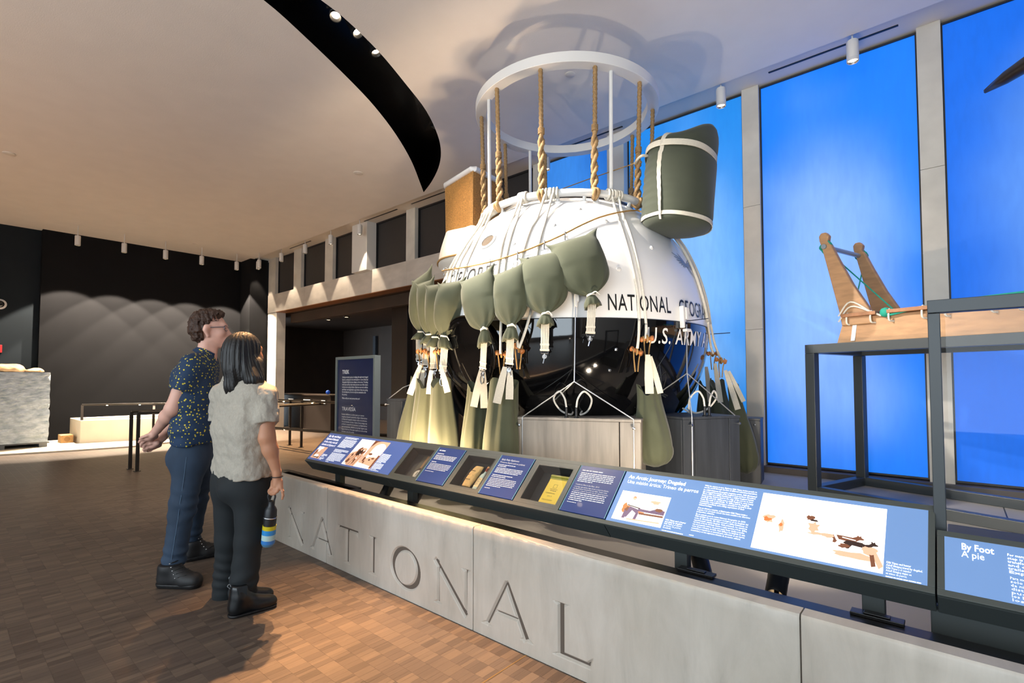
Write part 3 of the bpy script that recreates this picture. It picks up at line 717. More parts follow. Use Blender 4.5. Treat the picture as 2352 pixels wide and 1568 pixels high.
# hemp ropes: single line above, whipped and doubled below
def hemp(az):
    a = R(az); d = Vector((math.cos(a), math.sin(a), 0)); t = Vector((-d.y, d.x, 0))
    top = SC + d * 0.885; top.z = HZ0 + 0.005; bot = SC + d * RR; bot.z = RZ
    split = top.lerp(bot, 0.45 + 0.12 * abs(math.sin(az)))
    mb = MB(); N = 26
    N = 60; mb.tube([top.lerp(split, i / N) for i in range(N + 1)], 0.0185, 15, twist=150, lobes=3, lobe=0.5)
    for s in (-1, 1):
        pts = []; M_ = 46; ax = (bot - split)
        for i in range(M_ + 1):
            k = i / M_; ph = k * 15 + (0 if s > 0 else PI); rr = 0.0155 * min(1, k * 6) + 0.012 * max(0, k - 0.6)
            pts.append(split + ax * (k * 0.93) + (t * math.cos(ph) + d * math.sin(ph)) * rr)
        pts += smooth_path([pts[-1] - Vector((0, 0, 0.004)), bot + d * 0.052 + t * s * 0.018, bot - Vector((0, 0, 0.05)) + t * s * 0.006, bot - d * 0.045], 5)[1:]
        mb.tube(pts, 0.0170, 12, twist=150 * s, lobes=3, lobe=0.45)
    for k in range(6):
        c = split + (bot - split).normalized() * (k * 0.009 - 0.02); mb.tube([c + d.rotated(Matrix.Rotation(i * PI / 6, 3, 'Z')) * 0.031 for i in range(12)] if False else [c + (d * math.cos(i * PI / 6) + t * math.sin(i * PI / 6)) * 0.026 for i in range(12)], 0.005, 6, loop=True)
    mb.build('hemp_rope', M_rope_h, gon, smooth=True, angle=80)
for az in (-102, -69.5, -38, -4.5, 31, 67.5, 104, 141.5, 178, -138): hemp(az)

# white suspension ropes over the shell
def on_shell(pts, rad=SR + 0.014, rim=None):
    P = [ats(u, v, rad) for u, v in pts]
    if rim is not None: P = [rim] + P
    return smooth_path(P, 7)
def rimp(az, dz=0.02, r=RR + 0.02):
    a = R(az); return Vector((SC.x + math.cos(a) * r, SC.y + math.sin(a) * r, RZ + dz))
def az_of(u, v, z):
    p = on(u, v, 'z', z) - SC; return math.degrees(math.atan2(p.y, p.x))
ROPES = [([(1197, 452), (1180, 494), (1156, 551), (1148, 590), (1141, 640), (1136, 700)], 0.0105),
         ([(1210, 458), (1188, 501), (1175, 536), (1164, 580), (1157, 630), (1152, 700)], 0.0105),
         ([(1254, 443), (1235, 498), (1219, 525), (1206, 562), (1196, 600), (1186, 660), (1180, 730)], 0.0105),
         ([(1272, 442), (1253, 505), (1241, 545), (1232, 590), (1226, 640), (1222, 700)], 0.0105),
         ([(1402, 447), (1413, 480), (1434, 545), (1452, 610), (1464, 670), (1468, 735)], 0.0115),
         ([(1416, 450), (1428, 485), (1448, 540), (1466, 610), (1478, 680), (1484, 745)], 0.0115),
         ([(1128, 482), (1108, 516), (1080, 560), (1058, 600), (1046, 640), (1038, 690)], 0.0105),
         ([(1118, 488), (1100, 520), (1070, 562), (1050, 596), (1036, 630), (1030, 680)], 0.0105),
         ([(1138, 476), (1114, 520), (1092, 560), (1074, 600), (1062, 640), (1055, 690)], 0.0105),
         ([(1108, 500), (1086, 535), (1058, 575), (1040, 604), (1028, 630), (1022, 670)], 0.0105),
         ([(1546, 540), (1572, 578), (1597, 630), (1616, 690), (1626, 740)], 0.013),
         ([(1556, 545), (1580, 580), (1606, 635), (1624, 695), (1632, 745)], 0.013)]
for i, (pts, r) in enumerate(ROPES):
    rim = None
    if pts[0][1] < 510 and pts[0][0] < 1450: rim = rimp(az_of(pts[0][0], pts[0][1], RZ))
    mb = MB(); mb.tube(on_shell(pts[1:] if rim is not None else pts, SR + r, rim), r, 8)
    if rim is not None:                                     # turns of rope round the rim tube
        a0 = az_of(pts[0][0], pts[0][1], RZ)
        for k in range(3):
            a = R(a0 + (k - 1) * 1.9); d = Vector((math.cos(a), math.sin(a), 0)); c = SC + d * RR; c.z = RZ
            mb.tube([c + (d * math.cos(j * PI / 6) + Vector((0, 0, 1)) * math.sin(j * PI / 6)) * 0.043 for j in range(12)], 0.0115, 7, loop=True)
    mb.build('suspension_rope', M_rope_w, gon, smooth=True, angle=180)
# free lower ends of the ropes down to the toggles
def rope_px(name, pts, r, m, par, dep):
    mb = MB(); mb.tube(smooth_path([atd(u, v, d if not isinstance(d, tuple) else d[0]) for (u, v), d in zip(pts, dep)], 6), r, 7); return mb.build(name, m, par, smooth=True, angle=180)
for pts, dep in (([(1468, 735), (1467, 770), (1464, 800)], [3.98, 3.96, 3.95]), ([(1484, 745), (1484, 765), (1482, 778)], [4.05, 3.98, 3.95]),
                 ([(1626, 740), (1632, 790), (1638, 812)], [4.8, 4.8, 4.85]), ([(1632, 745), (1642, 790), (1656, 826)], [4.8, 4.85, 4.9]),
                 ([(1152, 700), (1150, 770), (1150, 812)], [3.98, 3.95, 3.95]), ([(1222, 700), (1210, 750), (1192, 800)], [3.9, 3.88, 3.88]), ([(1180, 730), (1186, 770), (1190, 798)], [3.9, 3.9, 3.88])):
    d0 = depth(ats(pts[0][0], pts[0][1], SR + 0.02)); dep = [d0] + [min(x, d0 - 0.02 * k) if pts[0][0] < 1600 else x for k, x in enumerate(dep[1:], 1)]
    rope_px('suspension_rope', pts, 0.011, M_rope_w, gon, dep)

# twine line that carries the sandbags, with small steel eyes
tw = [(1016, 622), (1030, 619), (1075, 612), (1130, 600), (1185, 583), (1240, 562), (1290, 540), (1335, 517), (1380, 498), (1425, 487), (1462, 483)]
mb = MB(); mb.tube(smooth_path([ats(u, v, SR + 0.03) for u, v in tw] + [atd(1478, 490, 4.5)], 6), 0.007, 8, twist=300, lobes=3, lobe=0.3); mb.build('twine_line', M_twine, gon, smooth=True, angle=180)
mb = MB(); mb.tube([atd(1290, 434, 5.7), atd(1350, 412, 5.4), atd(1458, 375, 4.6)], 0.005, 6); mb.tube([atd(1450, 462, 4.8), atd(1500, 445, 4.6)], 0.005, 6); mb.build('twine_stay', M_twine, gon, smooth=True)
for u, v in ((1023, 618), (1046, 618), (1076, 610), (1128, 599), (1190, 582), (1251, 557), (1298, 537)):
    c = ats(u, v, SR + 0.025); d = (c - SC).normalized(); t = d.cross(Vector((0, 0, 1))).normalized(); w = t.cross(d)
    mb = MB(); mb.tube([c + (d * math.cos(j * PI / 6) + w * math.sin(j * PI / 6)) * 0.018 for j in range(12)], 0.004, 6, loop=True)
    mb.tube([c - w * 0.018, c - w * 0.06 - d * 0.01], 0.006, 6); mb.build('line_eye', M_steel, gon, smooth=True)

# hatch, portholes, studs, fittings
def disc_on(az_c, rad_off, name, prof, m, n=40):
    c = az_c; d = (c - SC).normalized(); mb = MB(); mb.lathe(prof, n, SC + d * (SR + rad_off), d, caps=False); return mb.build(name, m, gon, smooth=True, angle=50)
hc = ats(1080, 812)
disc_on(hc, 0, 'hatch', [(0.31, -0.06), (0.31, 0.03), (0.30, 0.045), (0.28, 0.045), (0.27, 0.02), (0.2, 0.03), (0.1, 0.037), (0.001, 0.04)], M_shellb, 64)
d = (hc - SC).normalized(); mb = MB(); u_ = d.orthogonal().normalized(); w_ = d.cross(u_)
mb.tube([SC + d * (SR + 0.03) + (u_ * math.cos(a) + w_ * math.sin(a)) * 0.312 for a in np.linspace(0, 2 * PI, 64, endpoint=False)], 0.014, 10, loop=True); mb.build('hatch_rim', mat('dark_chrome', '#55524e', 0.12, 1.0), gon, smooth=True)
for (u, v), r in (((1121, 554), 0.065),):
    c = ats(u, v)
    disc_on(c, 0, 'porthole_ring', [(r + 0.022, -0.01), (r + 0.022, 0.008), (r + 0.012, 0.014), (r, 0.010), (r, -0.006)], M_wpaint)
    disc_on(c, 0, 'porthole_glass', [(r, 0.003), (0.001, 0.003)], mat('smoked_glass', '#5a5046', 0.1, coat=0.5))
for u, v in ((1272, 517), (1391, 508), (1421, 618), (1496, 569), (1330, 480), (1180, 560), (1205, 618)):
    disc_on(ats(u, v), 0, 'stud', [(0.018, -0.004), (0.018, 0.006), (0.012, 0.012), (0.001, 0.014)], M_wpaint, 14)
for u, v in ((1415, 802), (1400, 850)): disc_on(ats(u, v), 0, 'stud', [(0.012, -0.004), (0.012, 0.008), (0.001, 0.012)], M_steel, 12)
c = ats(1572, 728, SR + 0.02); d = (c - SC).normalized(); t = Vector((0, 0, 1)).cross(d).normalized(); w = d.cross(t)
mb = MB(); mb.obox(c - t * 0.03, t * 0.012, w * 0.09, d * 0.02); mb.obox(c + t * 0.012 + w * 0.03, t * 0.02, w * 0.05, d * 0.025); mb.obox(c + t * 0.0 - w * 0.11 + d * 0.02, t * 0.035, w * 0.012, d * 0.02); mb.build('clamp_fitting', M_wpaint, gon, bevel=0.006)
mb = MB(); mb.tube([c + t * 0.03 - w * 0.03, c + t * 0.25 + d * 0.06 + w * 0.0], 0.0035, 6); mb.build('antenna_rod', M_blackmat, gon); mb = MB(); mb.tube([atd(1632, 767, 4.9), atd(1677, 764, 4.9)], 0.004, 6); mb.build('antenna_rod', M_blackmat, gon)
c = ats(1322, 690, SR + 0.02); d = (c - SC).normalized(); t = Vector((0, 0, 1)).cross(d).normalized(); w = d.cross(t)
mb = MB(); mb.obox(c, t * 0.010, w * 0.05, d * 0.02); mb.obox(c + t * 0.018 + w * 0.02, t * 0.008, w * 0.03, d * 0.02); mb.build('cable_lug', M_wpaint, gon, bevel=0.004)

# lettering painted on the shell
def shell_text(s, az0, az1, lat0, lat1, m, name='lettering', bold=0.004, spacing=1.08):
    vs, fs = text_geo(s, 1.0, bold=bold, res=3, spacing=spacing)
    xs = [a for a, b in vs]; x0, x1 = min(xs), max(xs); cap = text_geo('E', 1.0, bold=bold)[0]; cb = min(b for a, b in cap); ct = max(b for a, b in cap)
    mb = MB(); mb.add([sphp(az0 + (a - x0) / (x1 - x0) * (az1 - az0), lat0 + (b - cb) / (ct - cb) * (lat1 - lat0), SR + 0.0035) for a, b in vs], fs)
    return mb.build(name, m, gon)
shell_text('NATIONAL', -41.6, -17.4, 2.5, 7.85, M_ink)
shell_text('GEOGRAPHIC', -13.0, 18.5, 2.4, 7.7, M_ink)
shell_text('SOCIETY', 23, 45, 2.4, 7.7, M_ink)
shell_text('U.S. ARMY AIR CORPS', -27.6, 37, -7.8, -2.6, M_inkw, bold=0.008)
shell_text('EXPLORER  II', -109.5, -72.4, 14.3, 20.4, M_ink)
# winged propeller badge
def on_tan(az, lat, pts, rad=SR + 0.004):
    return [sphp(az + math.degrees(a / (SR * math.cos(R(lat)))), lat + math.degrees(b / SR), rad) for a, b in pts]
M_badge = mat('badge_grey', '#7f8a9b', 0.4); mb = MB(); EA, EL = 0.5, 22.6
def poly(pts): mb.add(on_tan(EA, EL, pts), [tuple(range(len(pts)))])
ca, sa = math.cos(R(-52)), math.sin(R(-52))
for q in (1, -1): poly([(ca * r * q - sa * w, sa * r * q + ca * w) for r, w in ((0.012, -0.007), (0.05, -0.012), (0.10, -0.011), (0.15, 0), (0.10, 0.008), (0.05, 0.008), (0.012, 0.007))])
for q in (1, -1):
    for k in range(7):                                        # feathers, longest on top
        L = 0.205 - k * 0.024; an = R(155 + k * 8) if q < 0 else R(25 - k * 8); dx, dy = math.cos(an), math.sin(an)
        poly([(q * 0.012 + dx * L * t - dy * w * 0.0 , 0.010 - k * 0.0045 + dy * L * t + w + 0.012 * math.sin(t * PI)) for t, w in ((0.0, 0.006), (0.5, 0.007), (0.9, 0.005), (1.0, 0.0), (0.9, -0.004), (0.5, -0.0045), (0.0, -0.005))])
poly([(0.016 * math.cos(a), 0.016 * math.sin(a)) for a in np.linspace(0, 2 * PI, 12, endpoint=False)])
mb.build('winged_badge', M_badge, gon)

# stay cables
def cable(pts, r=0.0045):
    mb = MB(); mb.tube(pts, r, 7); return mb.build('stay_cable', M_wire, gon, smooth=True)
hub1 = atd(1319, 876, 3.78); hub2 = atd(1578, 857, 4.02)
cable([ats(1322, 690, SR + 0.03), hub1]); cable([ats(1577, 745, SR + 0.04), hub2])

# ---- upright hanging sandbags
def frame3(tl, tr, nk, out):
    top = (tl + tr) / 2; ax = (nk - top); L = ax.length; ax.normalize(); wv = (tr - tl); return top, ax, L, wv
def sandbag(label, tl, tr, nk, re, bulge=1.04, thick=0.115, strap=None, hook=True, dark=False):
    top = (tl + tr) / 2; out = (top.lerp(nk, 0.5) - SC); out = out.normalized() if out.length > 0 else Vector((0, -1, 0))
    t = thing('sandbag', label, 'sandbag', tuple(re), 'olive sandbags on the twine line')
    N, K = 34, 26; rings = []; wv0 = tr - tl; w0 = wv0.length / 2; wd = wv0.normalized()
    ax = (nk - top).normalized(); wperp = (wd - ax * wd.dot(ax)).normalized(); nd = ax.cross(wperp)
    if nd.dot(out) < 0: nd = -nd
    sd = random.Random(label).uniform(0, 9)
    for i in range(K):
        s = i / (K - 1)
        w = w0 * ((1 - 0.05 * math.sin(min(1, s * 6) * PI)) + (bulge - 1) * math.sin(min(1, s * 1.35) * PI)) * (1 - max(0, (s - 0.52) / 0.48) ** 2.9 * 0.90)
        th = max(0.004, thick * math.sin(min(1, 0.02 + s * 0.99) * PI) ** 0.62 * (1 - 0.50 * s)); th = max(th, 0.020) if s > 0.9 else th
        cdir = wd.lerp(wperp, min(1, s * 2.2)).normalized()
        # the seam keeps its slope, the neck is level
        c = top.lerp(nk, s) + out * 0.0; ear = max(0, 1 - s * 7) ** 2
        ring = []
        for j in range(N):
            a = 2 * PI * j / N; ca, sa = math.cos(a), math.sin(a)
            pl = 1 + (0.16 * math.sin(a * 9 + sd) + 0.08 * math.sin(a * 17 + sd * 2)) * max(0, (s - 0.5) / 0.5) ** 1.4 + 0.012 * math.sin(a * 5 + s * 9 + sd)
            ex = abs(ca) ** 0.75 * (1 if ca > 0 else -1) if s < 0.5 else ca
            ring.append(c + cdir * (ex * w * pl * (1 + 0.16 * ear * abs(ca) ** 6)) + nd * (sa * th * pl) - ax * (0.045 * ear * (abs(ca) ** 5 - 0.35)))
        rings.append(ring)
    # ears at the sewn corners
    mb = MB(); mb.loft(rings); 
    r0 = 0.022; K2 = 9; rings = []; ax2 = (re - nk); L2 = ax2.length; ax2.normalize()
    for i in range(K2):
        s = i / (K2 - 1); rr = r0 + (0.052 - r0) * math.sin(min(1, s * 1.15) * PI / 2); c = nk + ax2 * (L2 * s) - ax2 * 0.004
        rings.append([c + wperp * (math.cos(2 * PI * j / N) * rr * (1.15 + 0.16 * s * math.sin(j * 2.2 + sd) + 0.1 * math.sin(6 * PI * j / N + sd) * s)) + nd * (math.sin(2 * PI * j / N) * rr * (0.8 + 0.12 * math.sin(j * 1.7 + sd) * s)) + ax2 * (0.005 * s * math.sin(j * 0.9 + sd)) for j in range(N)])
    inner = [[p.lerp(sum(rings[-1], Vector()) / N, 0.25) - ax2 * 0.02 for p in rings[-1]]]
    mb.loft(rings + inner)
    mb.build('bag_body', M_olive2 if dark else M_olive, t, smooth=True, angle=180)
    mb = MB()
    for k in range(2): mb.tube([nk + ax * (k * 0.007 - 0.004) + (wperp * math.cos(j * PI / 7) * 1.08 + nd * math.sin(j * PI / 7)) * 0.027 for j in range(14)], 0.0045, 6, loop=True)
    mb.tube(smooth_path([nk + nd * 0.028, nk + nd * 0.05 + wperp * 0.03, nk + nd * 0.045 + wperp * 0.055 + ax * 0.03], 4), 0.004, 6)
    mb.build('tie_cord', M_rope_w, t, smooth=True)
    if strap:
        end = strap; up = re - ax2 * 0.03; dv = (end - up); Ls = dv.length; dv.normalize(); sx = dv.cross(nd).normalized()
        mb = MB()
        for k in range(5):
            o = sx * ((k - 2) * 0.0125); mb.obox(up.lerp(end, 0.5) + o, dv * Ls / 2, sx * 0.0055, nd * 0.003)
        mb.obox(end - dv * 0.045, dv * 0.007, sx * 0.034, nd * 0.005); mb.obox(end - dv * 0.004, dv * 0.007, sx * 0.035, nd * 0.006)
        mb.build('webbing_strap', M_web, t, bevel=0.0015)
        mb = MB(); mb.tube([end + sx * 0.028, end + sx * 0.026 + dv * 0.022, end - sx * 0.026 + dv * 0.022, end - sx * 0.028], 0.0035, 6)
        c = end + dv * 0.045; mb.tube([end + dv * 0.022, c], 0.006, 8); mb.lathe([(0.018, -0.003), (0.018, 0.003)], 12, c, nd)
        if hook:
            c2 = c + dv * 0.045; mb.tube([c2 + dv * (math.cos(a) * 0.036) + sx * (math.sin(a) * 0.018) for a in np.linspace(0, 2 * PI, 18, endpoint=False)], 0.0055, 7, loop=True)
        else: mb.tube([c, c + dv * 0.05 + sx * 0.01], 0.005, 7)
        mb.build('snap_hook', M_steel, t, smooth=True)
    return t
def bagpts(tl, tr, nk, re, st, rad=None, dep=None):
    if rad: P = [ats(*tl, rad), ats(*tr, rad), ats(*nk, rad + 0.03), ats(*re, rad + 0.03), ats(*st, rad + 0.03)]
    else: P = [atd(*q, dep) for q in (tl, tr, nk, re, st)]
    return P
BAGS = [('olive sandbag hanging highest of all, just before the word on the white shell', (1262, 567), (1366, 531), (1357, 679), (1361, 706), (1356, 765), 1.49, None, False),
        ('olive sandbag next below the highest one, its strap over the black shell', (1197, 597), (1297, 571), (1253, 722), (1252, 750), (1251, 805), 1.49, None, False),
        ('olive sandbag third from the high end of the line, tied with white cord', (1137, 634), (1208, 600), (1174, 749), (1172, 784), (1170, 836), 1.50, None, True),
        ('olive sandbag fourth from the high end, in front of the black hatch', (1060, 650), (1131, 614), (1112, 757), (1112, 794), (1109, 846), 1.50, None, True),
        ('olive sandbag at the front of the crowded low end of the line', (1008, 654), (1068, 640), (1020, 772), (1022, 802), (1017, 852), None, 4.36, True),
        ('olive sandbag squeezed behind the front one at the low end', (978, 658), (1022, 648), (999, 774), (994, 798), (996, 846), None, 4.58, True),
        ('olive sandbag second from last at the low end of the line', (957, 655), (996, 638), (985, 768), (978, 790), (976, 838), None, 4.80, True),
        ('olive sandbag last on the low end, with its peaked corner raised', (948, 648), (990, 614), (966, 762), (960, 780), (963, 825), None, 5.0, False)]
for lb, tl, tr, nk, re, st, rad, dep, hk in BAGS:
    P = bagpts(tl, tr, nk, re, st, rad, dep); sandbag(lb, P[0], P[1], P[2], P[3], strap=P[4], hook=hk)

# ---- long ballast bags hung from wooden toggles
def toggle(mb, c, ax, L=0.105, r=0.019):
    ax = V3(ax).normalized(); mb.lathe([(r * 0.9, -L / 2), (r * 1.15, -L / 2 + 0.006), (r * 1.15, -L / 2 + 0.018), (r * 0.75, -L / 2 + 0.026), (r * 0.75, L / 2 - 0.026), (r * 1.15, L / 2 - 0.018), (r * 1.15, L / 2 - 0.006), (r * 0.9, L / 2)], 14, c, ax)
def ballast(label, tl, tr, bc, hw, dep, straps, togs, dark=False, swing=0.10):
    a, b = atd(*tl, dep), atd(*tr, dep); bot = atd(*bc, dep - swing); hwm = hw * (dep - swing) / FPX
    t = thing('ballast_bag', label, 'ballast bag', tuple(bot), 'long olive ballast bags below the gondola')
    top = (a + b) / 2; ax = (bot - top); L = ax.length; ax.normalize(); wv = (b - a); w0 = wv.length / 2; wd = (wv - ax * wv.dot(ax)).normalized(); nd = ax.cross(wd)
    N, K = 40, 28; rings = []; sd = random.Random(label).uniform(0, 9)
    for i in range(K):
        s = i / (K - 1); g = min(1, s / 0.74); g = g * g * (3 - 2 * g)
        w = w0 + (hwm - w0) * g; th = w0 * 0.55 + (hwm * 0.85 - w0 * 0.55) * g
        if s > 0.80: q = math.sqrt(max(0.0, 1 - ((s - 0.80) / 0.201) ** 2)); w *= q * 0.97 + 0.03; th *= q * 0.97 + 0.03
        c = top + ax * (L * s); ring = []
        for j in range(N):
            an = 2 * PI * j / N
            fold = 1 + 0.13 * (1 - 0.75 * g) * math.sin(an * 4 + sd) + 0.055 * (1 - 0.4 * g) * math.sin(an * 9 + sd * 1.7 + s) + (0.05 * math.sin(an * 13 + sd) if s > 0.75 else 0)
            up = -ax * (0.05 * math.sin(an * 2 + sd) * (1 - min(1, s * 8)))
            ring.append(c + wd * (math.cos(an) * w * fold) + nd * (math.sin(an) * th * fold) + up)
        rings.append(ring)
    mb = MB(); mb.loft(rings, False, True)
    mb.loft([rings[0], [p.lerp(top + ax * 0.03, 0.4) + ax * 0.06 for p in rings[0]]], False, True)
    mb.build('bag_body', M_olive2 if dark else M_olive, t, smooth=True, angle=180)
    for (p0, p1, w, dd) in straps:
        p, q = atd(*p0, dep + dd), atd(*p1, dep + dd - 0.03); dv = (q - p).normalized(); sx = dv.cross(_F).normalized(); w = w * dep / FPX / 2
        m_ = p.lerp(q, 0.6); mb = MB()
        f_ = -_F * 0.002; k0 = len(mb.v)
        rings2 = [[c + sx * ww + f_, c - sx * ww + f_, c - sx * ww - f_, c + sx * ww - f_] for c, ww in ((p, w * 0.55), (p.lerp(q, 0.25), w * 0.8), (m_, w), (q, w))]
        mb.loft(rings2); mb.build('strap', M_web, t)
    for (u, v, dd, tilt) in togs:
        c = atd(u, v, dep + dd); mb = MB(); toggle(mb, c, _R * math.cos(tilt) + _U * math.sin(tilt) - _F * 0.5)
        o = mb.build('toggle', M_toggle, t, smooth=True, angle=50)
        mb = MB()
        for sgn in (-1, 1): mb.tube(smooth_path([c + _R * 0.03 * sgn + _U * 0.02, c + _R * 0.028 * sgn - _F * 0.022, c + _R * 0.02 * sgn - _U * 0.06, c + _R * 0.01 * sgn - _U * 0.16], 5), 0.0055, 6)
        mb.tube([c + (_U * math.cos(j * PI / 6) + _F * math.sin(j * PI / 6)) * 0.026 for j in range(12)], 0.008, 6, loop=True)
        mb.build('toggle_cord', M_twine, t, smooth=True, angle=180)
    return t
ballast('long olive ballast bag leftmost, beside the grey wooden block', (944, 878), (968, 874), (934, 1052), 27, 4.80, [((966, 838), (941, 906), 14, -0.12), ((972, 850), (965, 908), 13, -0.11)], [(968, 806, 0.0, 0.1)])
ballast('long olive ballast bag second from the left under the crowded sandbags', (958, 884), (1000, 878), (966, 1062), 29, 4.60, [((990, 850), (985, 905), 13, -0.1)], [(989, 814, 0.1, -0.5)])
ballast('long olive ballast bag third from the left, brightest at its foot', (990, 882), (1036, 876), (1022, 1078), 37, 4.42, [((1014, 846), (1028, 901), 14, -0.1)], [(1008, 806, 0.1, 0.2)])
ballast('long olive ballast bag below the black hatch with a wide white strap', (1076, 890), (1120, 886), (1083, 1095), 31, 4.20, [((1106, 846), (1088, 934), 16, -0.12), ((1110, 850), (1112, 937), 16, -0.13)], [(1113, 813, 0.0, 0.0)])
ballast('long broad olive ballast bag beside the front wooden block', (1128, 886), (1188, 880), (1148, 1100), 42, 4.02, [((1160, 842), (1141, 926), 18, -0.12), ((1172, 850), (1170, 917), 17, -0.13)], [(1152, 812, 0.0, -0.2), (1191, 800, -0.1, -0.7)])
ballast('plump olive ballast bag in front of the gap between two wooden blocks', (1466, 896), (1512, 892), (1507, 1072), 41, 3.92, [((1488, 814), (1492, 904), 19, -0.12), ((1494, 818), (1517, 903), 13, -0.1)], [(1486, 778, 0.0, 0.1), (1462, 806, 0.0, -0.5)])
ballast('narrow olive ballast bag half hidden behind the plump one', (1450, 888), (1470, 884), (1462, 1080), 20, 4.25, [((1462, 830), (1454, 935), 9, -0.08)], [], True)
ballast('olive ballast bag behind the right wooden block, by the blue panel', (1632, 884), (1662, 880), (1664, 1040), 30, 5.05, [((1642, 834), (1655, 924), 12, -0.1)], [(1637, 812, 0.0, 0.0)], True)
ballast('olive ballast bag rightmost, bulging beside the stone pier', (1672, 892), (1698, 890), (1716, 1088), 31, 4.85, [((1666, 850), (1695, 940), 13, -0.12), ((1674, 852), (1708, 922), 10, -0.1)], [(1656, 828, -0.05, -0.3)])
ballast('farthest olive ballast bag glimpsed between the gondola and the blue panel', (1606, 880), (1632, 876), (1628, 1000), 24, 5.45, [((1622, 842), (1632, 922), 12, -0.1)], [], True)

# ---- dark canvas bundle bound with white tape
def bundle():
    dep = 4.42; A = atd(1572, 322, dep); B = atd(1553, 536, dep - 0.05); ax = (B - A); L = ax.length; ax.normalize()
    t = thing('canvas_bundle', 'big dark olive canvas bundle bound with white tape at the gondola rim', 'bundle', tuple(B))
    sx = (_R + _U * -0.12); sx = (sx - ax * sx.dot(ax)).normalized(); nd = ax.cross(sx); nd = nd if nd.dot(_F) < 0 else -nd      # nd towards the viewer
    N, K = 56, 40; w = 79 * dep / FPX
    def surf(s, a, lift=0.0):
        q = 1.0
        if s < 0.16: q = math.sqrt(max(0, 1 - ((0.16 - s) / 0.165) ** 2)) * 0.97 + 0.03
        if s > 0.91: q = math.sqrt(max(0, 1 - ((s - 0.91) / 0.094) ** 2)) * 0.90 + 0.10
        sq = 1 - 0.045 * math.exp(-((s - 0.235) / 0.03) ** 2) - 0.05 * math.exp(-((s - 0.905) / 0.03) ** 2)
        f = 1 + 0.015 * math.sin(a * 5 + s * 4) + 0.03 * math.sin(a * 3 + 1) * (1 - s) + (0.022 * math.sin(s * 75 + a * 2) * max(0, -math.cos(a) - 0.2) if 0.28 < s < 0.88 else 0)
        c = A + ax * (L * s) - sx * (0.03 * (1 - s)); r = w * q * sq * f + lift
        lump = 0.15 * max(0, math.sin(a - 0.35) * 0.3 + math.cos(a - 0.2)) ** 2 * math.exp(-((s - 0.08) / 0.09) ** 2)
        return c + sx * (math.cos(a) * r) + nd * (math.sin(a) * r * 0.93) - ax * lump
    mb = MB(); mb.loft([[surf(i / (K - 1), 2 * PI * j / N) for j in range(N)] for i in range(K)]); mb.build('bundle_body', M_olive2, t, smooth=True, angle=180)
    def band(path, wd, closed):
        mb = MB(); rr = []; n = len(path)
        for i in range(n):
            p, o = path[i]; tv = (path[(i + 1) % n][0] - path[i - 1][0]) if closed else (path[min(i + 1, n - 1)][0] - path[max(i - 1, 0)][0]); tv.normalize(); n_ = (o - p).normalized(); s_ = tv.cross(n_).normalized()
            rr.append([p + s_ * wd, p - s_ * wd, p - s_ * wd + n_ * 0.006, p + s_ * wd + n_ * 0.006])
        mb.loft(rr, loop=closed); mb.build('tape', M_web, t, smooth=True, angle=40)
    for s0, tl, wd in ((0.205, 0.035, 0.025), (0.905, 0.02, 0.016)):
        band([(surf(s0 + tl * math.cos(a), a, 0.004), surf(s0 + tl * math.cos(a), a, 0.05)) for a in np.linspace(0, 2 * PI, 56, endpoint=False)], wd, True)
    for a0, a1 in ((R(128), R(140)), (R(-70), R(-60))):
        band([(surf(s, a0 + (a1 - a0) * s + 0.10 * math.sin(s * 5), 0.005), surf(s, a0 + (a1 - a0) * s, 0.06)) for s in np.linspace(0.03, 0.95, 30)], 0.016, False)
    p0 = surf(0.215, R(178)); mb = MB(); mb.tube(smooth_path([p0, p0 - sx * 0.06 + ax * 0.01, atd(1458, 375, 4.6)], 5), 0.012, 7); mb.build('tie_end', M_web, t, smooth=True)
bundle()

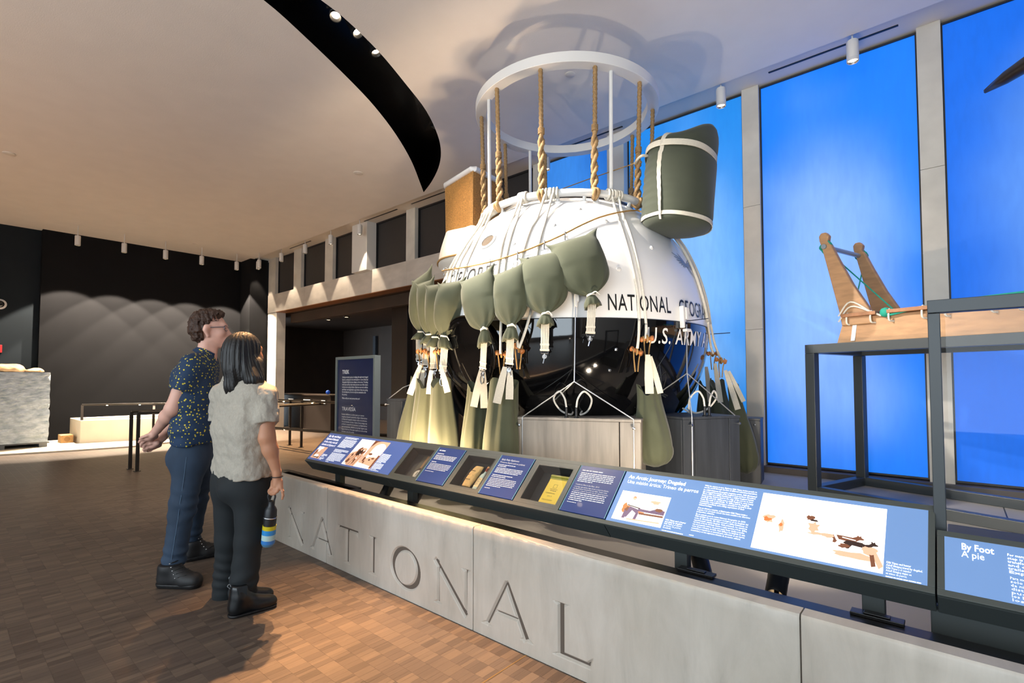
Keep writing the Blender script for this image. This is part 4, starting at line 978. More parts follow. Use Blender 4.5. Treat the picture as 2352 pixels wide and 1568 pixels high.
# ---- wicker basket above a white canvas roll
def wicker():
    cN = atd(1087, 390, 5.46); up = Vector((0, 0, 1)); zt = cN.z; zb = zt - 0.70
    dl = Vector((math.cos(R(168)), math.sin(R(168)), 0)); dr = Vector((math.cos(R(96)), math.sin(R(96)), 0))
    W, D = 0.60, 0.46
    c0 = Vector((cN.x, cN.y, 0)); P = [c0, c0 + dl * W, c0 + dl * W + dr * D, c0 + dr * D]
    t = thing('wicker_basket', 'tall honey coloured wicker basket with a white rim behind the gondola', 'basket', (c0.x, c0.y, zb))
    M_wick = mat('wicker', '#d09a55', 0.6, var=0.35, vscale=45, stretch=(1, 1, 3))
    mb = MB(); mb.prism([(p.x, p.y) for p in [q.lerp(sum(P, Vector()) / 4, 0.05) for q in P]], (0, 0, zb), (1, 0, 0), (0, 1, 0), (0, 0, zt - zb)); mb.build('core', mat('wicker_shade', '#7a4f24', 0.8), t)
    per = []; ns = 19
    for i in range(4):
        a, b = P[i], P[(i + 1) % 4]; k = ns if i % 2 == 0 else 15
        for j in range(k): per.append((a.lerp(b, j / k), (b - a).normalized().cross(up)))
    mb = MB(); rows = 105
    for r in range(rows):
        z = zb + (zt - zb) * (r + 0.5) / rows; taper = 1 - 0.05 * (1 - r / rows)
        cen = sum(P, Vector()) / 4; pts = []
        for k, (p, nn) in enumerate(per):
            off = 0.0065 if (k + r) % 2 else -0.002; q = cen + (p - cen) * taper
            nn = nn if nn.dot(p - cen) > 0 else -nn; pts.append(Vector((q.x, q.y, z)) + nn * off)
        mb.tube(pts, 0.0038, 5, loop=True)
    o = mb.build('weave', M_wick, t, smooth=True, angle=180); o['kind'] = 'stuff'
    for k, (p, nn) in enumerate(per):
        mb = MB(); cen = sum(P, Vector()) / 4; nn = nn if nn.dot(p - cen) > 0 else -nn
        mb.tube([Vector((*(cen + (p - cen) * 0.95).xy, zb)) + nn * 0.004, Vector((p.x, p.y, zt)) + nn * 0.002], 0.0045, 6); mb.build('stake', M_wick, t, smooth=True)
    mb = MB(); cen = sum(P, Vector()) / 4; loopp = [Vector((*(cen + (p - cen) * 1.05).xy, zt + 0.012)) for p in P]; dense = []
    for i in range(4):
        a, b = loopp[i], loopp[(i + 1) % 4]; dense += [a.lerp(b, k) for k in (0.06, 0.3, 0.6, 0.94)]
    mb.tube(dense, 0.030, 10, loop=True); mb.build('rim', M_shellw, t, smooth=True)
    # canvas roll under the basket
    ca = atd(1058, 585, 5.25); t2 = thing('canvas_roll', 'white canvas cover with a brown cord below the wicker basket', 'canvas', tuple(ca))
    M_can = mat('white_canvas', '#d9d2c6', 0.8, var=0.06, vscale=5, bump=0.3, bscale=18, stretch=(1, 1, 5), dist=0.01)
    cen2 = Vector((c0.x, c0.y, 0)) + dl * 0.26 + dr * 0.05; rings = []
    for s in np.linspace(0, 1, 16):
        z = zb + 0.06 - s * 0.42; rr = 0.27 + 0.10 * math.sin(min(1, s * 1.2) * PI / 2) - 0.10 * max(0, s - 0.8) / 0.2
        rings.append([cen2 + dl * (math.cos(a) * rr * 1.15 - 0.02) + dr * (math.sin(a) * rr * 0.8) + up * (z - cen2.z) + up * 0.02 * math.sin(a * 4) * (1 - s) for a in np.linspace(0, 2 * PI, 36, endpoint=False)])
    mb = MB(); mb.loft(rings); mb.build('cover', M_can, t2, smooth=True, angle=180)
    mb = MB(); mb.tube([p + (p - sum(rings[11], Vector()) / 36).normalized() * 0.008 for p in rings[11]], 0.010, 7, loop=True); mb.build('cord', M_twine, t2, smooth=True)
wicker()

# ---- grey wooden support blocks
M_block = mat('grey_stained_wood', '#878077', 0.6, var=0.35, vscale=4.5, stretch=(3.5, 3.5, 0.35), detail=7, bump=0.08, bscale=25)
M_blockd = mat('shaded_block_wood', '#3a3e44', 0.5, var=0.35, vscale=5, stretch=(4, 4, 0.3), detail=7, bump=0.08, bscale=25)  # darker copy of the grey block wood, shade put into its colour
def block(label, a, b, inward, dpt, z1, m, grooves=(0.06, 0.84), cables=None, studs=True):
    """end face from a to b (plan), body running inwards"""
    a, b = Vector((a[0], a[1], 0)), Vector((b[0], b[1], 0)); iv = Vector((math.cos(R(inward)), math.sin(R(inward)), 0)); w = (b - a); W = w.length; wd = w.normalized()
    c = (a + b) / 2; t = thing('support_block', label, 'support block', (c.x, c.y, ZP), 'grey wooden blocks under the gondola')
    e = 0.022
    mb = MB(); mb.prism([(e, e), (W - e, e), (W - e, dpt), (e, dpt)], (a.x, a.y, ZP), wd, iv, (0, 0, z1 - ZP - 0.02)); mb.build('core', mat('block_core', '#2a2521', 0.8), t)
    cuts = [0] + [g * W for g in grooves] + [W]
    for s0, s1 in zip(cuts[:-1], cuts[1:]):
        mb = MB(); mb.prism([(s0 + 0.004, 0), (s1 - 0.004, 0), (s1 - 0.004, e), (s0 + 0.004, e)], (a.x, a.y, ZP), wd, iv, (0, 0, z1 - ZP - 0.021)); mb.build('face_board', m, t, bevel=0.002)
    for s0 in (0, W - e):
        mb = MB(); mb.prism([(s0, e), (s0 + e, e), (s0 + e, dpt), (s0, dpt)], (a.x, a.y, ZP), wd, iv, (0, 0, z1 - ZP - 0.021)); mb.build('side_board', m, t, bevel=0.002)
    mb = MB(); mb.prism([(-0.003, -0.003), (W + 0.003, -0.003), (W + 0.003, dpt), (-0.003, dpt)], (a.x, a.y, z1 - 0.02), wd, iv, (0, 0, 0.02)); mb.build('top_board', m, t, bevel=0.003)
    if studs:
        for s in (0.045, W - 0.045):
            p = a + wd * s + Vector((0, 0, z1 - 0.06)); mb = MB(); mb.lathe([(0.004, 0.0), (0.004, 0.03), (0.011, 0.032), (0.011, 0.045), (0.001, 0.05)], 10, p, -iv); mb.build('peg', M_steel, t, smooth=True)
    for s in ((0.42, 0.50) if cables else ()):
        p = a + wd * (s * W) + iv * 0.03 + Vector((0, 0, z1)); mb = MB(); mb.lathe([(0.02, 0), (0.02, 0.006), (0.011, 0.01), (0.010, 0.075), (0.004, 0.08)], 10, p); o = mb.build('cable_gland', M_blackmat, t, smooth=True)
        k = 1 if s > 0.45 else -1
        q = p + Vector((0, 0, 0.08)); mb = MB(); mb.tube(smooth_path([q, q + Vector((0, 0, 0.07)) + wd * 0.015 * k, q + Vector((0, 0, 0.12)) + wd * 0.06 * k + iv * 0.01, q + Vector((0, 0, 0.06)) + wd * 0.11 * k + iv * 0.04, q - Vector((0, 0, 0.03)) + wd * 0.07 * k + iv * 0.10, q - Vector((0, 0, 0.065)) + wd * 0.0 + iv * 0.16, q - Vector((0, 0, 0.03)) + iv * 0.26], 6), 0.0075, 8)
        mb.build('loop_cable', mat('white_cable', '#c9c6bf', 0.4), t, smooth=True)
    return t, a, b, iv, wd, W
t, a, b, iv, wd, W = block('pale grey wooden block under the front of the gondola, with cable loops', (-2.611, 3.026), (-1.725, 3.385), 112, 0.42, 1.05, M_block, cables=True)
for s, k in ((0.06, 0), (W - 0.05, 0), (0.10, 0.34), (W - 0.12, 0.30)):
    p = a + wd * s + iv * k + Vector((0, 0, 1.051)); cable([hub1, p])
for s in (0.06, W - 0.05): p = a + wd * s - iv * 0.004; cable([p + Vector((0, 0, 1.052)), p + Vector((0, 0, ZP + 0.02))], 0.003)
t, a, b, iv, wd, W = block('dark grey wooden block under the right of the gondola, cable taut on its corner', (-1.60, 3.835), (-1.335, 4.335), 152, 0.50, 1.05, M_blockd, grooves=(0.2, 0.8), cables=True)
p = a + wd * 0.08 - iv * 0.006; cable([hub2, p + Vector((0, 0, 1.052))]); cable([p + Vector((0, 0, 1.052)), p + Vector((0, 0, ZP + 0.01))], 0.005)
cable([hub2, b - wd * 0.05 + Vector((0, 0, 1.052))]); cable([hub2, atd(1500, 912, 4.25)])
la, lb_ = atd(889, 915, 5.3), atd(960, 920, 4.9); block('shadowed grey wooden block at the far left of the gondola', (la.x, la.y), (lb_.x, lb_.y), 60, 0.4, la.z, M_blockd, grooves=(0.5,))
hub3 = atd(925, 890, 5.25); cable([hub3, la + Vector((0.03, 0, 0))]); cable([hub3, atd(950, 880, 5.2)])
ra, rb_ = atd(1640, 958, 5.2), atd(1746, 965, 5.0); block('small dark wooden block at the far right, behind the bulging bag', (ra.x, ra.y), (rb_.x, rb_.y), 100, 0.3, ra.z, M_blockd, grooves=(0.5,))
mb = MB(); mb.lathe([(0.5, 0), (0.55, 0.12), (0.6, 0.2)], 48, (SC.x, SC.y, ZP)); mb.build('cradle', M_blackmat, gon, smooth=True)
# ================================================================== LAMPS
M_lampw = mat('white_lamp_can', '#d8d5d0', 0.4)
M_glow = mat('lamp_glow', '#ffffff', 0.4, emit='#ffe2b8', estr=14)
def pendant(x, y, zb, label, target, energy, angle=70, blend=0.5, color=WARMW, zt=None, h=0.21, r=0.052, core=0):
    t = thing('pendant_spotlight', label, 'spotlight', (x, y, zb), 'white cylinder spotlights')
    zt = ZC if zt is None else zt
    mb = MB(); mb.lathe([(r * 0.93, 0.0), (r, 0.004), (r, 0.03), (r * 0.985, 0.032), (r * 0.985, 0.036), (r, 0.038), (r, h - 0.012), (r * 0.9, h), (0.012, h)], 28, (x, y, zb), caps=False); mb.build('can', M_lampw, t, smooth=True, angle=35)
    mb = MB(); mb.lathe([(0.009, h - 0.005), (0.009, zt - zb)], 10, (x, y, zb)); mb.build('stem', M_lampw, t, smooth=True)
    mb = MB(); mb.lathe([(r * 0.93, 0.002), (r * 0.75, 0.02)], 28, (x, y, zb), caps=False); mb.build('reflector', M_steel, t, smooth=True)
    mb = MB(); mb.lathe([(r * 0.75, 0.02), (0.001, 0.02)], 24, (x, y, zb), caps=False); mb.build('lens', M_glow, t)
    spot_light('pendant_beam', (x, y, zb - 0.015), target, energy, angle, blend, color, 0.03)
    if core: spot_light('pendant_core', (x, y, zb - 0.015), (x + 0.1, y - 0.9, 0), core, 46, 0.8, (1.0, 0.62, 0.30), 0.03)      # hot centre of the beam
for i, (y, lab) in enumerate(((2.03, 'first'), (2.85, 'second'), (3.66, 'third'), (4.44, 'fourth'), (5.27, 'fifth'))):
    pendant(-14.3, y, 4.27, 'white cylinder spotlight by the charcoal wall, %s from the wrapped crate' % lab, (-14.68, y, 0), 1900, 82, 0.12, (1.0, 0.84, 0.66))
pendant(-13.75, 5.62, 4.30, 'white cylinder spotlight in the corner of the charcoal wall', (-13.6, 5.2, 0), 150, 80, 0.4)
ZS = ZC + 0.05
for i, (x, lab) in enumerate(((-13.0, 'before the first dark upper window'), (-11.74, 'before the second dark upper window'), (-10.55, 'before the third dark upper window'), (-9.38, 'beside the white casing of the far wall'))):
    pendant(x, 5.86, 4.40, 'white cylinder spotlight ' + lab, (x - 0.05, 6.05, 0), 110, 56, 0.2, WARMW, ZS, core=1500)
pendant(-14.4, 5.86, 4.40, 'white cylinder spotlight above the end stone column', (-14.4, 6.05, 0), 90, 56, 0.2, WARMW, ZS)
pendant(-4.45, 5.86, 4.42, 'white cylinder spotlight seen through the hanging white ring', (-4.45, 5.6, 0), 60, 60, 0.5, WARMW, ZS)
pendant(-1.95, 5.86, 4.46, 'white cylinder spotlight above the olive bundle', (-1.9, 5.0, 0), 60, 70, 0.6, WARMW, ZS)
pendant(-0.69, 5.86, 4.45, 'white cylinder spotlight above the brightest blue panel', (-0.6, 5.0, 0), 60, 70, 0.6, WARMW, ZS)

# black track heads in the ceiling slot
M_can = mat('black_track_head', '#121417', 0.35)
def track_head(x, y, label, aim, energy, angle, blend=0.4, dz=0.0, color=WARMW, L=0.22, r=0.058):
    p = Vector((x, y, ZC + 0.10 + dz)); d = (Vector(aim) - p).normalized()
    t = thing('track_spotlight', label, 'spotlight', tuple(p), 'black spotlights in the ceiling slot')
    mb = MB(); mb.lathe([(r * 0.7, -L), (r * 0.92, -L + 0.02), (r * 0.92, -0.07), (r, -0.066), (r, -0.03), (r * 0.96, -0.028), (r, -0.02), (r, 0.0), (r * 0.88, 0.0), (r * 0.66, -0.03)], 26, p, d, caps=False); mb.build('can', M_can, t, smooth=True, angle=35)
    mb = MB(); mb.lathe([(r * 0.66, -0.03), (0.001, -0.03)], 24, p, d, caps=False); mb.build('lens', mat('track_lens', '#ffffff', 0.3, emit='#ffe6c4', estr=9), t)
    s = d.cross(Vector((0, 0, 1))).normalized(); c = p - d * L * 0.55; top = Vector((c.x, c.y, ZC + 0.54))
    mb = MB()
    for k in (-1, 1): mb.bar(c + s * k * (r + 0.008), Vector((c.x, c.y, min(c.z + 0.2, ZC + 0.5))) + s * k * (r + 0.008), 0.012, 0.03, s)
    mb.bar(Vector((c.x, c.y, min(c.z + 0.2, ZC + 0.5))) - s * (r + 0.012), Vector((c.x, c.y, min(c.z + 0.2, ZC + 0.5))) + s * (r + 0.012), 0.03, 0.012)
    mb.tube([(c.x, c.y, min(c.z + 0.2, ZC + 0.5)), top], 0.012, 8); mb.build('yoke', M_can, t)
    for k in (-1, 1): mb = MB(); mb.lathe([(0.013, 0), (0.013, 0.016), (0.009, 0.02)], 12, c + s * k * (r + 0.012), s * k); mb.build('knob', M_can, t, smooth=True)
    spot_light('track_beam', p + d * 0.02, aim, energy, angle, blend, color, 0.03)
track_head(-4.33, 2.02, 'black track spotlight shining straight at the viewer at the top edge', (-2.05, 1.42, 0), 3600, 24, 0.9, 0.06, (1.0, 0.54, 0.24))
track_head(-4.38, 2.45, 'large black track spotlight hanging below the brightest lamp', (-2.95, 1.45, 0), 1500, 20, 0.9, 0.0, (1.0, 0.54, 0.24))
track_head(-4.42, 2.72, 'black track spotlight tilted towards the gondola', (-2.6, 3.4, 1.6), 650, 54, 0.6)
track_head(-4.55, 3.02, 'black track spotlight lowest of the cluster of three', (-3.4, 3.6, 1.0), 320, 48, 0.5)
track_head(-5.50, 4.62, 'black track spotlight alone near the point of the slot', (-7.4, 4.2, 0), 900, 75, 0.5, 0.12)

track_head(-4.22, 1.35, 'black track spotlight above the top edge of view, aimed at the white shell', (-2.2, 3.6, 2.4), 1300, 40, 0.7, 0.0, (1.0, 0.93, 0.84))
track_head(-4.30, 0.75, 'black track spotlight farther up the slot, aimed at the front of the gondola', (-2.2, 3.5, 2.2), 1300, 36, 0.7, 0.0, (1.0, 0.93, 0.84))

# black uplights on the ledge behind the plinth, shining up at the exhibits
def uplight(u, v, dep, aim, label, energy, angle, blend=0.5, color=WARM):
    p = on(u, v, 'z', 0.50); p.y = max(p.y, 2.44); d = (Vector(aim) - p).normalized(); r, L = 0.042, 0.15
    t = thing('uplight', label, 'spotlight', tuple(p), 'black uplights under the label rail')
    mb = MB(); mb.lathe([(r * 0.8, -L), (r * 0.97, -L + 0.015), (r * 0.97, -0.05), (r, -0.047), (r, 0), (r * 0.85, 0)], 22, p, d, caps=False); mb.build('can', M_can, t, smooth=True, angle=35)
    mb = MB(); mb.lathe([(r * 0.86, -0.004), (0.001, -0.006)], 20, p, d, caps=False); mb.build('lens', mat('uplight_lens', '#ffffff', 0.3, emit='#ffd6a0', estr=8), t)
    q = p - d * L * 0.7; mb = MB(); mb.box((q.x - 0.02, q.y - 0.03, ZP), (q.x + 0.02, q.y + 0.03, ZP + 0.02)); mb.tube([(q.x, q.y, ZP + 0.02), tuple(q)], 0.01, 8); mb.build('foot', M_can, t)
    spot_light('uplight_beam', p + d * 0.015, aim, energy, angle, blend, color, 0.035)
uplight(896, 1112, 3.15, (-3.9, 3.7, 1.7), 'black uplight under the rail below the first sunken case', 165, 115, 0.6)
uplight(962, 1128, 3.05, (-3.1, 3.4, 1.6), 'black uplight under the rail beside the second rail post', 200, 115, 0.6)
uplight(1602, 1262, 2.55, (-1.9, 3.9, 1.5), 'black uplight leaning under the middle of the dogsled panel', 110, 110, 0.6, WARMW)
uplight(1400, 1120, 2.6, (-2.15, 3.2, 0.75), 'black uplight half hidden behind the rail, close to the front wooden block', 90, 100, 0.7, WARM)
uplight(1790, 1312, 2.35, (-0.9, 5.0, 1.6), 'black uplight leaning under the right end of the dogsled panel', 70, 110, 0.6, WARMW)

# uplights added out of view behind the viewer to wash the ceiling
for i, (x, y) in enumerate(((-11.5, -3.6), (-7.0, -3.6), (-2.0, -3.6), (3.0, -3.6))):
    t = thing('added_uplight', 'black floor uplight by the street windows, number %s along the row' % ('one', 'two', 'three', 'four')[i], 'spotlight', (x, y, 0))
    mb = MB(); mb.lathe([(0.12, 0), (0.12, 0.02), (0.05, 0.03), (0.05, 0.12), (0.075, 0.14), (0.08, 0.34), (0.07, 0.34), (0.065, 0.30)], 24, (x, y, 0), caps=False); mb.build('can', M_can, t, smooth=True, angle=35)
    mb = MB(); mb.lathe([(0.066, 0.305), (0.001, 0.305)], 20, (x, y, 0), caps=False); mb.build('lens', mat('uplight_lens', '#ffffff', 0.3, emit='#ffd6a0', estr=8), t)
    spot_light('added_wash_beam', (x, y, 0.36), (x, y + 2.2, 4.7), 300 if i < 2 else 220, 125, 0.8, (1.0, 0.60, 0.34) if i < 2 else (1.0, 0.84, 0.70), 0.06)
# ================================================================== LABEL RAIL, LEDGE, CASES
M_rail = mat('grey_green_steel', '#4a4f4c', 0.45, var=0.05, vscale=6)
M_raild = mat('grey_green_steel_dark', '#3b403f', 0.5)
M_ledge = mat('black_ledge', '#141110', 0.32, var=0.2, vscale=3)
RA = Vector((0, 2.23, 0.625)); RB = Vector((0, 2.48, 0.862)); RS = (RB - RA).normalized(); RN = Vector((1, 0, 0)).cross(RS); RL = (RB - RA).length
EX = Vector((1, 0, 0))
def rp(x, s, n=0.0): return RA + EX * x + RS * s + RN * n
XR0, XR1 = -4.407, -0.073
# ledge behind the marble
t = thing('black_ledge', 'long black metal ledge along the top of the marble plinth', 'ledge', (-1.2, 2.15, 0.3))
ZL = 0.47
mb = MB(); mb.box((-4.93, YM + TM + 0.001, 0.25), (-4.80, 2.33, ZL)); mb.box((-4.80, YM + TM + 0.001, 0.25), (-3.65, 2.10, ZL)); mb.build('front_lip', M_ledge, t, bevel=0.004)
mb = MB(); mb.box((-3.65, YM + TM + 0.001, 0.25), (2.7, 2.29, ZL)); mb.build('ledge_top', M_ledge, t, bevel=0.004)
mb = MB(); mb.box((-4.80, 2.10, 0.25), (-3.65, 2.325, 0.36)); mb.box((-4.80, 2.27, 0.36), (-3.65, 2.325, ZL)); mb.build('service_tray', M_ledge, t, bevel=0.003)
mb = MB(); mb.box((-4.55, 2.15, 0.36), (-4.38, 2.24, 0.42)); mb.tube([(-4.5, 2.2, 0.42), (-4.45, 2.2, 0.45), (-4.3, 2.22, 0.44)], 0.012, 8); mb.build('junction_box', M_steel, t, bevel=0.004)
for xq in (-0.92, -0.26):
    mb = MB(); mb.box((xq - 0.06, 2.26, ZL), (xq + 0.10, 2.31, ZL + 0.012)); mb.box((xq - 0.02, 2.27, ZL + 0.012), (xq + 0.06, 2.30, ZL + 0.017)); mb.build('access_plate', M_ledge, t, bevel=0.002)
rail = thing('label_rail', 'long sloping grey label rail with lit panels and sunken cases', 'label rail', (-2.24, 2.35, 0.53))
# housing: tilted tray with a bevelled underside
def rail_prof(dn): return [rp(0, -0.006, 0.0), rp(0, RL, 0.0), rp(0, RL, -0.03), rp(0, RL - 0.10, -0.10), rp(0, -0.010, -0.10)]
def rail_seg(x0, x1, name, m):
    mb = MB(); pr = [p - RN * 0.012 for p in rail_prof(0)]; n = len(pr)
    mb.add([p + EX * x0 for p in pr] + [p + EX * x1 for p in pr], [tuple(range(n)), tuple(range(2 * n - 1, n - 1, -1))] + [(i, n + i, n + (i + 1) % n, (i + 1) % n) for i in range(n)])
    return mb.build(name, m, rail, bevel=0.003)
for a, b in ((XR0, -3.178), (-3.176, -1.344), (-1.342, XR1)): rail_seg(a, b, 'housing', M_raild)
def frame_strip(x0, x1, s0, s1, name='trim_bar', m=M_rail, h=0.006):
    mb = MB(); c = rp((x0 + x1) / 2, (s0 + s1) / 2, -0.006); mb.obox(c, EX * (x1 - x0) / 2, RS * (s1 - s0) / 2, RN * 0.0062); return mb.build(name, m, rail, bevel=0.0015)
frame_strip(XR0, XR1, -0.006, 0.018); frame_strip(XR0, XR1, 0.324, RL + 0.004); frame_strip(XR0, XR0 + 0.012, 0.018, 0.324); frame_strip(XR1 - 0.02, XR1, 0.018, 0.324)
for x, w in ((-4.02, 0.075), (-3.02, 0.06), (-0.99, 0.06), (-0.255, 0.07)):
    mb = MB(); mb.box((x - w / 2, 2.325, ZP), (x + w / 2, 2.375, 0.56)); mb.build('post', M_raild, rail, bevel=0.003)

def lit_mat(name, col, st): return mat(name, col, 0.25, emit=col, estr=st, coat=0.4)
M_lit1 = lit_mat('lit_blue_a', '#465f9c', 0.55); M_lit2 = lit_mat('lit_blue_b', '#6d8fc0', 0.42)
M_lab = mat('navy_label', '#2c4482', 0.22, coat=0.5, spec=0.6)
M_txt = mat('lit_white_print', '#ffffff', 0.4, emit='#ffffff', estr=0.9); M_txtp = mat('white_print', '#e4e6ea', 0.5)
M_pic = mat('lit_photo_white', '#fff6ee', 0.4, emit='#fff4ea', estr=0.95); M_pic_t = mat('lit_photo_tan', '#d9a98a', 0.4, emit='#d8a888', estr=0.7)
M_pic_b = mat('lit_photo_brown', '#7a4a33', 0.4, emit='#7a4a33', estr=0.45); M_pic_d = mat('lit_photo_dark', '#3a2620', 0.4, emit='#3a2620', estr=0.3)
M_pic_o = mat('lit_photo_orange', '#d0733a', 0.4, emit='#d0733a', estr=0.6); M_pic_v = mat('lit_photo_violet', '#6d5570', 0.4, emit='#6d5570', estr=0.5)
def sheet(x0, x1, s0, s1, name, m, par, n=0.0, th=0.004):
    mb = MB(); mb.obox(rp((x0 + x1) / 2, (s0 + s1) / 2, n - th / 2), EX * (x1 - x0) / 2, RS * (s1 - s0) / 2, RN * th / 2); return mb.build(name, m, par)
def ptext(mb, s, size, x, s_, n=0.0012, **kw): return put_text(mb, s, size, rp(x, s_, n), EX, RS, **kw)
def pbars(mb, x, s_, w, h, lines, step, seed, last=0.6, n=0.0012):
    r = random.Random(seed)
    for i in range(lines): put_bars(mb, w, h, rp(x, s_ - i * step, n), EX, RS, r, 1.0 if i < lines - 1 else last)
def blob(mb, pts, n=0.0016, mi=0): mb.add([rp(x, s, n) for x, s in pts], [tuple(range(len(pts)))], mi)
def fit(mb, s, x, s_, w, size, **kw):
    """one line set to a given width"""
    vs, fs = text_geo(s, size, **{k: v for k, v in kw.items() if k != 'n'}); mx = max(a for a, b in vs) or 1
    o = rp(x, s_, kw.get('n', 0.0012)); k = w / mx; mb.add([o + EX * (a * k) + RS * b for a, b in vs], fs)

# panel 1: lit, gondola story
p1 = sheet(-4.395, -3.178, 0.018, 0.324, 'lit_panel', M_lit1, rail)
mb = MB()
for i, (s, b) in enumerate((('Up, Up, and Away:', 0.02), ('Explorer II Gondola', 0.02), ('Arriba, arriba y más allá:', 0.006), ('Góndola del Explorer II', 0.006))): fit(mb, s, -4.368, 0.281 - i * 0.033, 0.205 if i < 2 else 0.225, 0.030, bold=b)
pbars(mb, -4.099, 0.296, 0.215, 0.0058, 2, 0.0115, 1, 0.9); pbars(mb, -4.099, 0.268, 0.215, 0.0058, 8, 0.0115, 2); pbars(mb, -4.099, 0.158, 0.215, 0.0052, 3, 0.0115, 3); pbars(mb, -4.099, 0.118, 0.215, 0.0052, 8, 0.0112, 4); pbars(mb, -4.088, 0.026, 0.05, 0.0035, 1, 0.01, 5, 1)
pbars(mb, -4.215, 0.088, 0.08, 0.005, 3, 0.0105, 6); pbars(mb, -4.215, 0.052, 0.07, 0.004, 3, 0.009, 7)
pbars(mb, -3.423, 0.186, 0.115, 0.005, 9, 0.0102, 8); pbars(mb, -3.423, 0.092, 0.115, 0.005, 6, 0.0102, 9); pbars(mb, -3.423, 0.03, 0.11, 0.0035, 1, 0.01, 10, 1)
o = mb.build('print', M_txt, p1); o['kind'] = 'stuff'
def photo(x0, x1, s0, s1, par, shapes, mats):
    mb = MB(); mb.add([rp(x0, s0, 0.001), rp(x1, s0, 0.001), rp(x1, s1, 0.001), rp(x0, s1, 0.001)], [(0, 1, 2, 3)], 0); w, h = x1 - x0, s1 - s0
    for k, (mi, pts) in enumerate(shapes): blob(mb, [(x0 + min(1, max(0, a)) * w, s0 + min(1, max(0, b)) * h) for a, b in pts], 0.0013 + 0.00008 * k, mi)
    return mb.build('photograph', mats, par)
def ell(cx, cy, rx, ry, n=14, rot=0.0, wob=0.0, seed=0):
    r = random.Random(seed); out = []
    for i in range(n):
        a = 2 * PI * i / n; q = 1 + r.uniform(-wob, wob); x, y = math.cos(a) * rx * q, math.sin(a) * ry * q
        out.append((cx + x * math.cos(rot) - y * math.sin(rot), cy + x * math.sin(rot) + y * math.cos(rot)))
    return out
sep = [M_pic, M_pic_t, M_pic_b, M_pic_d]
rr = random.Random(4)
shapes = [(1, ell(0.5, 0.25, 0.6, 0.3, wob=0.2, seed=1)), (2, ell(0.62, 0.52, 0.26, 0.16, wob=0.3, seed=2)), (3, ell(0.55, 0.5, 0.12, 0.10, wob=0.3, seed=3)), (1, ell(0.75, 0.62, 0.2, 0.06, wob=0.2, seed=5))]
for k in range(9): shapes.append((2 + k % 2, ell(rr.uniform(0.1, 0.75), rr.uniform(0.12, 0.6), 0.05, rr.uniform(0.04, 0.12), 8, 0.2, 0.3, k)))
for k in range(5): shapes.append((2, [(0.1 + k * 0.17, 0.02), (0.13 + k * 0.17, 0.02), (0.3 + k * 0.15, 0.4), (0.27 + k * 0.15, 0.4)]))
for k in range(3): shapes.append((0, ell(0.68 + k * 0.06, 0.28 + k * 0.15, 0.03, 0.03)))
photo(-3.841, -3.644, 0.033, 0.303, p1, shapes, sep)
shapes = [(1, [(0, 0), (1, 0), (1, 1), (0, 1)]), (0, ell(0.62, 0.72, 0.36, 0.2, 20)), (0, [(0.26, 0.4), (0.98, 0.42), (0.98, 0.74), (0.26, 0.72)]), (2, [(0, 0.72), (0.2, 0.95), (0.45, 1), (0, 1)]), (2, [(0.9, 0.05), (1, 0.05), (1, 0.5), (0.88, 0.5)]), (0, [(0, 0), (0.9, 0), (0.85, 0.1), (0, 0.16)]), (0, ell(0.3, 0.42, 0.1, 0.09, wob=0.2, seed=7)), (2, ell(0.36, 0.5, 0.12, 0.04)), (2, ell(0.2, 0.3, 0.06, 0.1, wob=0.3, seed=8)), (3, ell(0.55, 0.3, 0.06, 0.03)), (2, ell(0.3, 0.2, 0.05, 0.05, wob=.3, seed=9)), (2, ell(0.7, 0.36, 0.1, 0.03, wob=.3, seed=3)), (2, ell(0.92, 0.06, 0.05, 0.03, wob=.3, seed=3))]
photo(-3.641, -3.432, 0.033, 0.303, p1, shapes, sep)
shapes = [(1, [(0, 0), (1, 0), (1, 0.9), (0, 0.7)]), (1, [(0.6, 0.4), (1, 0.4), (1, 1), (0.6, 1)]), (0, ell(0.35, 0.75, 0.12, 0.22)), (2, ell(0.15, 0.45, 0.08, 0.3, wob=.3, seed=2)), (2, ell(0.6, 0.2, 0.1, 0.08, wob=.3, seed=4)), (0, ell(0.5, 0.22, 0.25, 0.12)), (3, ell(0.5, 0.12, 0.3, 0.03)), (2, ell(0.8, 0.1, 0.08, 0.1, wob=.3, seed=8))]
photo(-4.367, -4.226, 0.037, 0.165, p1, shapes, sep)

